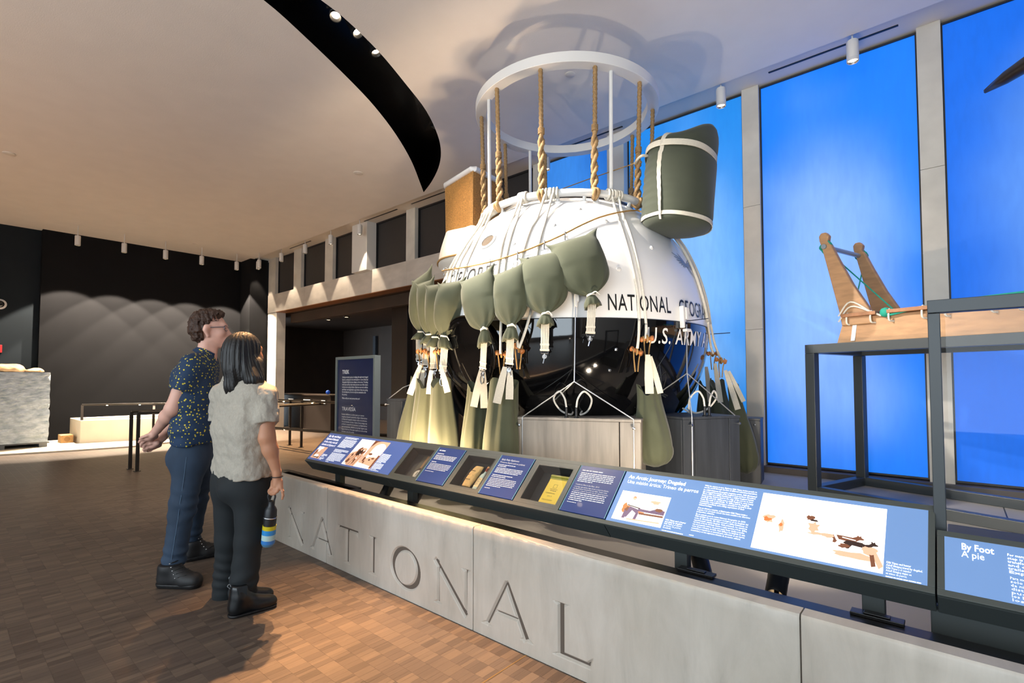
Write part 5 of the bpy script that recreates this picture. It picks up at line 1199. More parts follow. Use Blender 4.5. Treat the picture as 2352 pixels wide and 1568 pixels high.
# sunken cases
M_case = mat('case_lining', '#2e2d2b', 0.7); M_cglass = glass('case_glass')
def sunken(x0, x1):
    """frame around an opening cut into the rail, box below, glass on top"""
    fx0, fx1 = x0 - 0.042, x1 + 0.032
    c = thing('case_frame', None, None)
    for a, b, s0, s1 in ((fx0, fx1, 0.018, 0.045), (fx0, fx1, 0.289, 0.324), (fx0, x0, 0.045, 0.289), (x1, fx1, 0.045, 0.289)):
        pass
    bpy.data.objects.remove(c)
    mb = MB()
    for a, b, s0, s1 in ((fx0, fx1, 0.018, 0.045), (fx0, fx1, 0.289, 0.324), (fx0, x0, 0.045, 0.289), (x1, fx1, 0.045, 0.289)):
        mb.obox(rp((a + b) / 2, (s0 + s1) / 2, -0.005), EX * (b - a) / 2, RS * (s1 - s0) / 2, RN * 0.005)
    fr = mb.build('case_frame', M_rail, rail)
    mb = MB(); d = -0.075; A = [rp(x0, 0.045, -0.001), rp(x1, 0.045, -0.001), rp(x1, 0.289, -0.001), rp(x0, 0.289, -0.001)]; B = [p + RN * d for p in A]
    mb.add(A + B, [(4, 5, 6, 7), (0, 1, 5, 4), (1, 2, 6, 5), (2, 3, 7, 6), (3, 0, 4, 7)]); mb.build('case_tray', M_case, fr)
    mb = MB(); mb.obox(rp((x0 + x1) / 2, 0.167, 0.001), EX * (x1 - x0 + 0.02) / 2, RS * 0.131, RN * 0.001); mb.build('case_glass', M_cglass, fr)
    return d
# the housing is opened where the cases sit: rebuild those stretches as shallow trays
for o in [c for c in rail.children if c.name.startswith('housing')][1:2]: bpy.data.objects.remove(o)
cases = [(-3.13, -2.881), (-2.524, -2.276), (-1.914, -1.666)]
def low_seg(x0, x1):
    mb = MB(); pr = [rp(0, -0.006, -0.012), rp(0, 0.03, -0.012), rp(0, 0.03, -0.078), rp(0, 0.30, -0.078), rp(0, 0.30, -0.012), rp(0, RL, -0.012), rp(0, RL, -0.042), rp(0, RL - 0.10, -0.112), rp(0, -0.010, -0.112)]
    n = len(pr); mb.add([p + EX * x0 for p in pr] + [p + EX * x1 for p in pr], [(i, n + i, n + (i + 1) % n, (i + 1) % n) for i in range(n)])
    mb.build('housing', M_raild, rail)
low_seg(-3.176, -1.344)
for x0, x1 in cases: sunken(x0, x1)
def label_panel(x0, x1, lines):
    mb = MB(); mb.obox(rp((x0 + x1) / 2, 0.171, -0.0), EX * (x1 - x0) / 2, RS * 0.151, RN * 0.004); p = mb.build('label_panel', M_lab, rail, bevel=0.001)
    mb = MB(); mb.obox(rp(x0 + 0.0015, 0.171, 0.0045), EX * 0.0015, RS * 0.151, RN * 0.001); mb.obox(rp(x1 - 0.0015, 0.171, 0.0045), EX * 0.0015, RS * 0.151, RN * 0.001); mb.build('glass_edge', mat('glass_edge', '#8fc4c8', 0.15, coat=0.5), p)
    mb = MB(); lines(mb, x0, x1); o = mb.build('print', M_txtp, p); o['kind'] = 'stuff'
def l1(mb, x0, x1):
    pbars(mb, x0 + 0.022, 0.289, 0.07, 0.0085, 1, 0.01, 21, 1, 0.0052); pbars(mb, x0 + 0.022, 0.262, 0.07, 0.0065, 1, 0.01, 22, 1, 0.0052); pbars(mb, x0 + 0.022, 0.246, 0.215, 0.0055, 4, 0.0108, 23, 0.95, 0.0052)
    pbars(mb, x0 + 0.022, 0.188, 0.05, 0.0055, 1, 0.01, 24, 1, 0.0052); pbars(mb, x0 + 0.022, 0.173, 0.215, 0.0048, 5, 0.0115, 25, 0.9, 0.0052); pbars(mb, x0 + 0.022, 0.108, 0.09, 0.0035, 1, 0.01, 26, 1, 0.0052)
def l2(mb, x0, x1):
    fit(mb, 'Early Polar Explorers', x0 + 0.022, 0.283, 0.145, 0.019, bold=0.012, n=0.0052); fit(mb, 'Primeros Exploradores polares', x0 + 0.022, 0.262, 0.205, 0.018, n=0.0052)
    pbars(mb, x0 + 0.022, 0.245, 0.14, 0.0055, 2, 0.0115, 31, 0.55, 0.0052); pbars(mb, x0 + 0.022, 0.219, 0.215, 0.0052, 4, 0.0108, 32, 0.9, 0.0052)
    pbars(mb, x0 + 0.022, 0.165, 0.165, 0.005, 2, 0.012, 33, 0.7, 0.0052); pbars(mb, x0 + 0.022, 0.139, 0.215, 0.0045, 6, 0.0112, 34, 0.55, 0.0052); pbars(mb, x0 + 0.022, 0.065, 0.045, 0.0035, 1, 0.01, 35, 1, 0.0052)
def l3(mb, x0, x1):
    pbars(mb, x0 + 0.022, 0.287, 0.14, 0.0065, 1, 0.01, 41, 1, 0.0052); pbars(mb, x0 + 0.022, 0.270, 0.215, 0.0056, 6, 0.0112, 42, 0.45, 0.0052)
    fit(mb, 'Cuaderno Rite in the Rain, 2013', x0 + 0.022, 0.190, 0.15, 0.012, n=0.0052)
    for i, (s, w) in enumerate((('A lo largo del camino, bajo el mar y entre los árboles,', 0.215), ('los Exploradores documentan sus viajes. Toman notas,', 0.212), ('bosquejan y hacen bocetos de sus observaciones.', 0.222))): fit(mb, s, x0 + 0.022, 0.175 - i * 0.0125, w, 0.011, bold=0.004, n=0.0052)
    pbars(mb, x0 + 0.022, 0.138, 0.215, 0.0052, 5, 0.0118, 43, 0.4, 0.0052); pbars(mb, x0 + 0.022, 0.076, 0.06, 0.0035, 1, 0.01, 44, 1, 0.0052)
label_panel(-2.848, -2.570, l1); label_panel(-2.237, -1.960, l2); label_panel(-1.624, -1.345, l3)
# panel 2: lit, dogsled story
p2 = sheet(-1.340, -0.093, 0.018, 0.324, 'lit_panel', M_lit2, rail)
mb = MB()
fit(mb, 'An Arctic Journey: Dogsled', -1.313, 0.283, 0.303, 0.030, bold=0.02); fit(mb, 'Una misión ártica: Trineo de perros', -1.311, 0.252, 0.373, 0.030, bold=0.003)
T1 = [('With his camera in tow, Explorer Kiliii Yüyan invites people to', .232), ('see the world through the lens of different cultural perspectives.', .235), None,
      ('In a 2024 National Geographic magazine article, Kiliii illuminated', .235), ('the ecological knowledge of the Inughuit from northern Greenland.', .233), ('There, Kiliii met Qillaq Kristiansen, a skilled Inughuit hunter.', .228), ('Every spring, hunters head to the edge of the sea ice to hunt', .226), ('narwhals and seals. Qillaq uses a small dogsled to carry heavy', .229), ('loads, like seals or ice blocks. To Qillaq and the Inughuit,', .215), ('sustainable, respectful hunting is essential to survival in their', .226), ('ancestral homeland, and a living expression of their', .199), ('cultural heritage.', .061), None, None,
      ('Con su cámara a cuestas, el Explorador Kiliii Yüyan invita a', .216), ('la gente a ver el mundo usando una lente sensible a las diferentes', .230), ('perspectivas culturales.', .081), None,
      ('En un artículo para la revista National Geographic de 2024,', .216), ('Kiliii visibilizó los conocimientos ecológicos de los Inughuit del', .228), ('norte de Groenlandia. Allí, Kiliii conoció a Qillaq Kristiansen, un', .228), ('experimentado cazador Inughuit. Cada primavera, los cazadores', .228), ('van hasta el borde del hielo marino a cazar narvales y focas. Qillaq', .229), ('usa un pequeño trineo de perros para llevar cargas pesadas,', .223), ('como focas o bloques de hielo. Para Qillaq y los Inughuit, la caza', .227), ('sostenible y respetuosa es esencial para sobrevivir en sus tierras', .227), ('ancestrales y es una expresión viviente de su acervo cultural.', .213)]
s_ = 0.297
for it in T1:
    if it is None: s_ -= 0.0028; continue
    fit(mb, it[0], -0.917, s_, it[1], 0.0115, bold=0.012 if s_ > 0.17 else 0.003, res=1); s_ -= 0.0107
pbars(mb, -0.917, 0.026, 0.02, 0.0035, 1, 0.01, 50, 1)
for i, s in enumerate(('Kiliii Yüyan and a hunter', 'traveling by dogsled.', 'Kiliii Yüyan y el cazador', 'en trineo de perros,', 'Groenlandia.')): fit(mb, s, -1.045, 0.078 - i * 0.0105, (0.098, 0.085, 0.085, 0.084, 0.04)[i], 0.0115, bold=0.01 if i < 2 else 0.0, res=1)
pbars(mb, -1.045, 0.022, 0.1, 0.0035, 1, 0.01, 51, 1)
for i, s in enumerate(('Kiliii Yüyan and hunter', 'Adolf Simigaq travel by dogsled.', 'Kiliii Yüyan y el cazador', 'Adolf Simigaq viajan en', 'un trineo de perros.')): fit(mb, s, -0.208, 0.074 - i * 0.0108, (0.070, 0.102, 0.071, 0.072, 0.06)[i], 0.0115, bold=0.01 if i < 2 else 0.0, res=1)
pbars(mb, -0.208, 0.020, 0.1, 0.0035, 1, 0.01, 52, 1)
o = mb.build('print', M_txt, p2); o['kind'] = 'stuff'
clr = [M_pic, M_pic_t, M_pic_b, M_pic_d, M_pic_o, M_pic_v]
shapes = [(1, ell(0.75, 0.75, 0.1, 0.06, wob=.3, seed=1)), (4, ell(0.2, 0.42, 0.07, 0.16, wob=.35, seed=2)), (2, ell(0.24, 0.38, 0.05, 0.1, wob=.3, seed=3)), (4, ell(0.31, 0.80, 0.035, 0.06)), (1, ell(0.31, 0.77, 0.03, 0.05)), (0, [(0.27, 0.5), (0.36, 0.5), (0.36, 0.72), (0.29, 0.74)]), (5, [(0.22, 0.14), (0.28, 0.12), (0.35, 0.38), (0.44, 0.3), (0.42, 0.06), (0.48, 0.06), (0.5, 0.42), (0.28, 0.5)]), (5, [(0.2, 0.36), (0.27, 0.3), (0.25, 0.08), (0.19, 0.08)]), (3, [(0.22, 0.52), (0.5, 0.46), (0.5, 0.49), (0.22, 0.55)]), (5, [(0.46, 0.38), (0.98, 0.38), (0.98, 0.52), (0.8, 0.54), (0.7, 0.46), (0.46, 0.47)]), (2, ell(0.86, 0.52, 0.07, 0.06, wob=.2, seed=6)), (4, [(0.48, 0.34), (0.6, 0.33), (0.6, 0.37), (0.48, 0.38)]), (2, [(0.5, 0.28), (0.98, 0.3), (0.98, 0.36), (0.5, 0.34)]), (1, [(0.3, 0.05), (0.95, 0.1), (0.95, 0.14), (0.3, 0.09)])]
photo(-1.314, -1.055, 0.033, 0.203, p2, shapes, clr)
def dog(cx, cy, s, mi, flip=False):
    body = [(-1.0, 0.1), (-0.75, 0.42), (-0.2, 0.42), (0.5, 0.36), (0.75, 0.55), (0.82, 0.72), (0.92, 0.58), (1.02, 0.7), (1.06, 0.5), (1.25, 0.36), (1.2, 0.26), (0.95, 0.22), (0.7, -0.05), (0.85, -0.4), (0.75, -0.5), (0.5, -0.15), (0.1, -0.12), (-0.4, -0.05), (-0.6, -0.5), (-0.78, -0.5), (-0.75, -0.1)]
    return (mi, [(cx + (-x if flip else x) * s * 0.72, cy + y * s * 0.9) for x, y in body])
shapes = [(1, ell(0.10, 0.55, 0.05, 0.07, wob=.4, seed=1)), (4, ell(0.085, 0.53, 0.03, 0.04, wob=.4, seed=2)), (1, ell(0.215, 0.46, 0.025, 0.10, wob=.4, seed=3)), (4, ell(0.21, 0.47, 0.015, 0.03)), (1, ell(0.50, 0.42, 0.06, 0.02, wob=.4, seed=5)), (2, ell(0.44, 0.67, 0.03, 0.045, wob=.4, seed=6)), (3, ell(0.47, 0.63, 0.035, 0.02, wob=.3, seed=7)), (1, ell(0.475, 0.52, 0.04, 0.09, wob=.4, seed=8)),
          (1, ell(0.80, 0.18, 0.16, 0.05, wob=.2, seed=9)), dog(0.72, 0.40, 0.155, 2), dog(0.82, 0.34, 0.155, 3), (1, [(0.85, 0.34), (0.95, 0.28), (1.0, 0.1), (0.97, 0.05), (0.93, 0.2), (0.86, 0.24)]), (2, [(0.90, 0.26), (0.93, 0.26), (0.95, 0.08), (0.92, 0.06)]), (0, ell(0.875, 0.41, 0.03, 0.035, wob=.2, seed=2)), (0, [(0.62, 0.5), (0.64, 0.5), (0.68, 0.38), (0.66, 0.37)]), (0, [(0.7, 0.44), (0.8, 0.42), (0.8, 0.405), (0.7, 0.425)]), (1, ell(0.60, 0.42, 0.05, 0.04, wob=.3, seed=4)), (2, ell(0.72, 0.3, 0.04, 0.03, wob=.3, seed=5)), (1, ell(0.9, 0.3, 0.05, 0.06, wob=.3, seed=6))]
photo(-0.659, -0.216, 0.028, 0.304, p2, shapes, clr)

# neighbouring rail at the frame edge
rail2 = thing('label_rail', 'short lower label rail below the glass case, titled By Foot', 'label rail', (0.6, 2.35, 0.53))
def rail2_box():
    mb = MB(); x0, x1 = -0.068, 1.6; pr = [rp(0, -0.006, -0.012), rp(0, 0.246, -0.012), rp(0, 0.246, -0.05), rp(0, 0.17, -0.112), rp(0, -0.010, -0.112)]; n = len(pr)
    mb.add([p + EX * x0 for p in pr] + [p + EX * x1 for p in pr], [tuple(range(n)), tuple(range(2 * n - 1, n - 1, -1))] + [(i, n + i, n + (i + 1) % n, (i + 1) % n) for i in range(n)]); mb.build('housing', M_raild, rail2, bevel=0.003)
    for a, b, s0, s1 in ((x0, x1, -0.006, 0.017), (x0, x1, 0.223, 0.246), (x0, -0.048, 0.017, 0.223)):
        mb = MB(); mb.obox(rp((a + b) / 2, (s0 + s1) / 2, -0.006), EX * (b - a) / 2, RS * (s1 - s0) / 2, RN * 0.0062); mb.build('trim_bar', M_rail, rail2, bevel=0.0015)
    p = sheet(-0.048, 1.58, 0.017, 0.223, 'lit_panel', M_lit2, rail2)
    mb = MB(); fit(mb, 'By Foot', -0.004, 0.181, 0.083, 0.036, bold=0.02); fit(mb, 'A pie', -0.004, 0.152, 0.058, 0.036, bold=0.003)
    for i, s in enumerate(('For many Explorers, every', 'step is a story. They', 'transform long walks', 'and challenging', 'trails into tales.', 'Explorers')): fit(mb, s, 0.110, 0.184 - i * 0.0125, 0.10 + 0.02 * (len(s) / 25), 0.0135, bold=0.012, res=1)
    for i, s in enumerate(('Para muchos Exploradores', 'solo paso a paso', 'de nieve, de arena,', 'distancias que', 'pueden ser', 'los Exploradores', 'los rodean.')): fit(mb, s, 0.112, 0.100 - i * 0.0125, 0.10 + 0.02 * (len(s) / 25), 0.0135, res=1)
    o = mb.build('print', M_txt, p); o['kind'] = 'stuff'
rail2_box()
mb = MB(); mb.box((-0.09, 2.325, ZP), (1.6, 2.36, 0.55)); mb.build('post', M_raild, rail2, bevel=0.003)

# ---- exhibits in the sunken cases
def case_pt(x, s, n=-0.073): return rp(x, s, n)
# folding instrument case with a dial
t = thing('pocket_instrument', 'round pale dial in a small dark open case', 'instrument', tuple(case_pt(-2.94, 0.1)))
mb = MB(); mb.obox(case_pt(-2.945, 0.10, -0.062), EX * 0.045, RS * 0.052, RN * 0.011); mb.build('case_body', mat('dark_leather', '#30231a', 0.6), t, bevel=0.003)
mb = MB(); mb.lathe([(0.036, 0), (0.036, 0.010), (0.031, 0.014), (0.001, 0.014)], 26, case_pt(-2.945, 0.095, -0.052), RN); mb.build('dial', mat('ivory_dial', '#cfc6b4', 0.35), t, smooth=True)
mb = MB(); mb.obox(case_pt(-2.945, 0.097, -0.037), EX * 0.002, RS * 0.014, RN * 0.0008); mb.build('needle', M_ink, t)
mb = MB(); mb.obox(case_pt(-2.925, 0.205, -0.05), EX * 0.042, RS * 0.055, (RN + RS * 0.15).normalized() * 0.006); mb.build('lid', mat('tan_wood_lid', '#8a6a45', 0.5, var=0.2, vscale=40), t, bevel=0.002)
mb = MB(); mb.obox(case_pt(-2.985, 0.17, -0.07), EX * 0.05, RS * 0.10, RN * 0.005); mb.build('mount', mat('mount_olive', '#4c4a3f', 0.7), t)
# paper food packet
t = thing('paper_packet', 'crumpled tan paper packet lying in the middle sunken case', 'packet', tuple(case_pt(-2.41, 0.15)))
mb = MB(); rings = []; r_ = random.Random(3)
for i in range(13):
    s = i / 12; y = 0.075 + s * 0.165; w = 0.040 * (1.0 if 0.1 < s < 0.9 else 0.95); th = 0.022 * math.sin(min(1, 0.08 + s * 0.88) * PI) + 0.003; sk = 0.012 * s
    rings.append([case_pt(-2.425 + sk, y, -0.045) + EX * (math.cos(a) * w * (1 + r_.uniform(-.05, .05))) + RN * (math.sin(a) * th * (1 + r_.uniform(-.12, .12))) for a in np.linspace(0, 2 * PI, 22, endpoint=False)])
mb.loft(rings); mb.build('packet_body', mat('kraft_paper', '#c9a566', 0.75, var=0.2, vscale=25, bump=0.5, bscale=45), t, smooth=True, angle=60)
mb = MB()
for k in range(3):
    for j in range(5): mb.obox(case_pt(-2.45 + j * 0.011, 0.12 + k * 0.035, -0.0225), EX * 0.004, RS * 0.0022, RN * 0.0006)
o = mb.build('print', mat('packet_ink', '#6b4a28', 0.7), t); o['kind'] = 'stuff'
# glass medicine bottle
t = thing('corked_bottle', 'corked glass bottle with a printed cream label beside the paper packet', 'bottle', tuple(case_pt(-2.32, 0.12)))
def flat_bottle(prof, name, m, n0=-0.045):
    mb = MB(); rings = [[case_pt(-2.332, y, n0) + EX * (math.cos(a) * w) + RN * (math.sin(a) * th) for a in np.linspace(0, 2 * PI, 24, endpoint=False)] for y, w, th in prof]; mb.loft(rings); return mb.build(name, m, t, smooth=True, angle=40)
flat_bottle([(0.058, 0.022, 0.014), (0.06, 0.026, 0.018), (0.16, 0.026, 0.018), (0.178, 0.022, 0.016), (0.19, 0.010, 0.010), (0.215, 0.0095, 0.0095)], 'glass_body', mat('bottle_glass', '#a9bdb4', 0.08, coat=0.6))
flat_bottle([(0.205, 0.0105, 0.0105), (0.232, 0.0105, 0.0105)], 'wax_seal', mat('red_wax', '#7a3320', 0.4)); flat_bottle([(0.232, 0.009, 0.009), (0.246, 0.0095, 0.0095)], 'cork', mat('cork', '#c98f55', 0.8))
flat_bottle([(0.078, 0.0268, 0.0188), (0.148, 0.0268, 0.0188)], 'paper_label', mat('cream_label', '#d8c391', 0.7))
mb = MB(); pb = lambda w, s, k, sd: put_bars(mb, w, 0.003, case_pt(-2.35, s, -0.0255), EX, RS, random.Random(sd), k)
for k in range(7): pb(0.034, 0.142 - k * 0.009, 0.95 if k % 2 else 0.7, k)
o = mb.build('print', M_ink, t); o['kind'] = 'stuff'
# yellow field notebook
t = thing('field_notebook', 'yellow field notebook with handwriting in the last sunken case', 'notebook', tuple(case_pt(-1.74, 0.14)))
mb = MB(); mb.obox(case_pt(-1.741, 0.145, -0.028), EX * 0.063, RS * 0.094, RN * 0.006); mb.build('cover', mat('yellow_cover', '#e2bf2c', 0.4, var=0.05, vscale=9), t, bevel=0.003)
mb = MB(); mb.tube([case_pt(-1.803, 0.238, -0.026), case_pt(-1.679, 0.238, -0.026)], 0.012, 10); mb.obox(case_pt(-1.741, 0.229, -0.0215), EX * 0.063, RS * 0.010, RN * 0.0007); mb.build('spine_binding', mat('olive_binding', '#8f8a20', 0.45), t, smooth=True)
mb = MB(); w = lambda s, x, y, wd, sz: fit(mb, s, x, y, wd, sz, n=-0.0213, shear=0.0)
w('GRAM LAI', -1.785, 0.120, 0.062, 0.012); w('2013', -1.765, 0.100, 0.032, 0.012); w('FIELD DIARY', -1.788, 0.074, 0.072, 0.013)
for a, b, c, d in ((-1.755, 0.160, 0.024, 0.001), (-1.755, 0.184, 0.024, 0.001), (-1.755, 0.160, 0.001, 0.025), (-1.731, 0.160, 0.001, 0.025)): mb.obox(case_pt(a + c / 2, b + d / 2, -0.0213), EX * c / 2, RS * d / 2, RN * 0.0003)
put_bars(mb, 0.05, 0.003, case_pt(-1.768, 0.150, -0.0213), EX, RS, random.Random(2), 1); put_bars(mb, 0.04, 0.004, case_pt(-1.762, 0.139, -0.0213), EX, RS, random.Random(3), 1)
o = mb.build('handwriting', mat('pencil_brown', '#6a5426', 0.7), t); o['kind'] = 'stuff'
# ================================================================== SIGN, CRATE, PLANTER, HANDRAILS
def ptf(mb, s, size, o, ex, ey, w=None, **kw):
    vs, fs = text_geo(s, size, **kw); mx = max(a for a, b in vs); k = (w / mx) if w else 1
    mb.add([V3(o) + ex * (a * k) + ey * b for a, b in vs], fs)
M_navy = mat('navy_graphic', '#16264f', 0.35, coat=0.3, var=0.15, vscale=2)
M_signf = mat('grey_sign_frame', '#7f8987', 0.45, 0.2)
def trek_sign():
    y = 4.35
    x0, x1 = on(776, 900, 'y', y).x, on(867, 900, 'y', y).x; zt = on(822, 818, 'y', y).z; d = 0.05
    t = thing('text_panel', 'tall navy text panel in a grey frame, headed TREK', 'sign', ((x0 + x1) / 2, y, 0.0))
    mb = MB(); fw = 0.045
    for lo, hi in (((x0, y - d, 0.02), (x0 + fw, y + d, zt)), ((x1 - fw, y - d, 0.02), (x1, y + d, zt)), ((x0 + fw, y - d, zt - fw), (x1 - fw, y + d, zt)), ((x0 + fw, y - d, 0.02), (x1 - fw, y + d, 0.1))): mb.box(lo, hi)
    mb.build('frame', M_signf, t, bevel=0.003)
    mb = MB(); mb.box((x0 + fw, y - d + 0.02, 0.1), (x1 - fw, y + d - 0.02, zt - fw)); mb.build('graphic', M_navy, t)
    mb = MB(); mb.box((x0 - 0.05, y - 0.16, 0.0), (x1 + 0.05, y + 0.16, 0.02)); mb.build('base_plate', M_signf, t, bevel=0.003)
    ex, ey = Vector((1, 0, 0)), Vector((0, 0, 1)); yf = y - d + 0.018; W = x1 - x0 - 2 * fw
    lx = x0 + fw + W * 0.135; mb = MB(); px = W / 82.0
    zz = lambda v: on(805, v, 'y', y).z
    ptf(mb, 'TREK', 0.085, (lx, yf, zz(858)), ex, ey, W * 0.20, bold=0.03)
    L1 = ['Scaling mountain passes, trudging through waterlogged', 'bayous, soaring into the stratosphere—some National', 'Geographic Explorers are always on the move. Traveling', 'both near and far, their treks are born out of the desire', 'to know more and go further. Explorers use tools, vehicles', 'and their own ingenuity to get where they are going.', 'For the Explorer, it is not only the destination, but', 'the journey.']
    st = (zz(867) - zz(907)) / 7
    for i, s in enumerate(L1): ptf(mb, s, 0.036, (lx, yf, zz(867.5) - i * st), ex, ey, W * (0.71 if i < 6 else (0.66 if i == 6 else 0.145)), bold=0.02, res=1)
    ptf(mb, 'Where will your next journey take you?', 0.036, (lx, yf, zz(916)), ex, ey, W * 0.50, bold=0.02, res=1)
    ptf(mb, 'TRAVESÍA', 0.082, (lx, yf, zz(943)), ex, ey, W * 0.39, bold=0.005)
    L2 = ['Escalan desfiladeros, se abren paso por cuencas', 'anegadas y alcanzan la estratósfera. Algunos Exploradores', 'de National Geographic siempre están en movimiento.', 'Con sus travesías, cercanas o lejanas, buscan indagar más', 'profundo y expandir los horizontes. Los Exploradores', 'usan herramientas, vehículos y su propio ingenio para', 'llegar a donde van. Para quien explora, no solo se trata', 'del destino, sino del recorrido.']
    st = (zz(953) - zz(993)) / 7
    for i, s in enumerate(L2): ptf(mb, s, 0.034, (lx, yf, zz(953) - i * st), ex, ey, W * (0.62 if i == 0 else (0.70 if i < 7 else 0.36)), res=1, bold=0.006)
    o = mb.build('print', mat('sign_print', '#e6e8ea', 0.5), t); o['kind'] = 'stuff'
trek_sign()

# ---- shrink-wrapped pallet with brown paper on top
t = thing('wrapped_crate', 'tall shrink-wrapped crate on a pallet by the dark wall', 'crate', (-14.2, 0.9, 0.0))
M_wrap = mat('stretch_film', '#dfe8ec', 0.18, var=0.35, vscale=7, stretch=(1, 1, 2.2), bump=0.9, bscale=9, dist=0.05, coat=0.5, col2='#98a6ae', detail=6)
def crinkled(lo, hi, nx, nz, amp, seed):
    mb = MB(); x0, y0, z0 = lo; x1, y1, z1 = hi; loop = []
    for i in range(nx): loop.append((x1, y1 + (y0 - y1) * i / nx))
    for i in range(nx): loop.append((x1 + (x0 - x1) * i / nx, y0))
    for i in range(nx): loop.append((x0, y0 + (y1 - y0) * i / nx))
    for i in range(nx): loop.append((x0 + (x1 - x0) * i / nx, y1))
    rings = []; cx, cy = (x0 + x1) / 2, (y0 + y1) / 2
    for k in range(nz + 1):
        z = z0 + (z1 - z0) * k / nz; ring = []
        for (x, y) in loop:
            n_ = pnoise(Vector((x * 3 + y * 3, seed, z * 7))) * amp + pnoise(Vector((x * 8 + y * 8 + z * 6, seed + 5, z * 3))) * amp * 0.8; n_ += -0.012 if abs(z - 0.78) < 0.03 else 0
            ring.append((x + (1 if x > cx else -1) * n_, y + (1 if y > cy else -1) * n_, z))
        rings.append(ring)
    mb.loft(rings); return mb
crinkled((-14.75, 0.25, 0.13), (-13.58, 1.58, 1.50), 26, 40, 0.022, 3).build('film', M_wrap, t, smooth=True, angle=60)
M_pal = mat('grey_pallet', '#5d6062', 0.7)
for yy in (0.25, 0.85, 1.45): mb = MB(); mb.box((-14.75, yy, 0), (-13.6, yy + 0.12, 0.10)); mb.build('pallet_skid', M_pal, t)
mb = MB(); mb.box((-14.75, 0.22, 0.10), (-13.6, 1.6, 0.13)); mb.build('pallet_deck', M_pal, t)
t = thing('crumpled_paper', 'crumpled brown paper lying on top of the wrapped crate', 'paper', (-14.2, 0.9, 1.5))
def paper(P):
    q = P - np.array([-14.15, 0.95, 1.50]); b = np.minimum(sd_ell(P, (-14.1, 1.02, 1.53), (0.35, 0.26, 0.13)), sd_ell(P, (-14.0, 0.72, 1.52), (0.3, 0.22, 0.07))); b = np.minimum(b, sd_ell(P, (-14.05, 1.38, 1.52), (0.3, 0.16, 0.06)))
    return np.maximum(b + 0.03 * np_noise(P, 11, 2) + 0.015 * np.abs(np_noise(P, 24, 5)), 1.505 - P[..., 2])
sdf_obj('paper_sheet', paper, (-14.6, 0.4, 1.48), (-13.6, 1.65, 1.74), 0.022, mat('brown_paper', '#b08a62', 0.8, var=0.2, vscale=8, bump=0.5, bscale=20), t, 0)

# ---- pale stone planter with kerb strip
M_cream = mat('cream_stone', '#cfc3ad', 0.55, var=0.08, vscale=3)
t = thing('stone_planter', 'long low cream stone planter lit under its rim', 'planter', (-13.9, 4.0, 0))
mb = MB(); pl = [(-14.95, 2.09), (-13.82, 2.10), (-13.72, 2.6), (-13.55, 3.2), (-13.30, 3.9), (-13.0, 4.7), (-12.7, 5.4), (-14.95, 5.5)]
inn = [(-14.87, 2.17), (-13.90, 2.18), (-13.80, 2.62), (-13.63, 3.23), (-13.38, 3.93), (-13.08, 4.72), (-12.82, 5.32), (-14.87, 5.42)]
n = len(pl); vs = [(x, y, 0) for x, y in pl] + [(x, y, 0.505) for x, y in pl] + [(x, y, 0.505) for x, y in inn] + [(x, y, 0.40) for x, y in inn]
mb.add(vs, [(i, (i + 1) % n, n + (i + 1) % n, n + i) for i in range(n)] + [(n + i, n + (i + 1) % n, 2 * n + (i + 1) % n, 2 * n + i) for i in range(n)] + [(2 * n + i, 2 * n + (i + 1) % n, 3 * n + (i + 1) % n, 3 * n + i) for i in range(n)])
mb.build('planter_wall', M_cream, t, bevel=0.01)
mb = MB(); mb.prism(inn, (0, 0, 0.38), (1, 0, 0), (0, 1, 0), (0, 0, 0.04)); mb.build('planter_bed', mat('dark_soil', '#2b2622', 0.9), t)
mb = MB(); k = [(-14.95, 0.0), (-13.02, -0.2), (-12.86, 0.87), (-12.62, 1.8), (-12.50, 2.7), (-12.72, 3.43), (-12.5, 4.6), (-13.0, 4.7), (-13.30, 3.9), (-13.72, 2.6), (-13.82, 2.05), (-14.95, 2.05)]
mb.prism(k, (0, 0, 0.0), (1, 0, 0), (0, 1, 0), (0, 0, 0.03)); o = mb.build('stone_kerb', M_cream, None, bevel=0.006); tag(o, 'flat cream stone kerb on the floor below crate and planter', 'kerb')
t = thing('timber_offcut', 'short block of raw timber on the floor beside the planter', 'timber', (-14.3, 1.93, 0.03))
mb = MB(); mb.box((-14.5, 1.84, 0.03), (-14.12, 2.04, 0.19)); mb.build('timber_block', mat('raw_timber', '#a87f4f', 0.7, var=0.25, vscale=12, stretch=(0.3, 3, 3)), t, bevel=0.006)
mb = MB(); mb.lathe([(0.055, -0.002), (0.045, 0.003), (0.03, 0.001), (0.001, 0.003)], 18, (-14.12, 1.94, 0.11), (1, 0, 0), caps=False); mb.build('end_grain', mat('end_grain', '#7c5a34', 0.8), t, smooth=True)
# linear lamp of the kerb wall
area_light('planter_light', (-13.0, 3.1, 0.75), (R(0), R(75), R(10)), 0.08, 2.6, 26, WARMW)

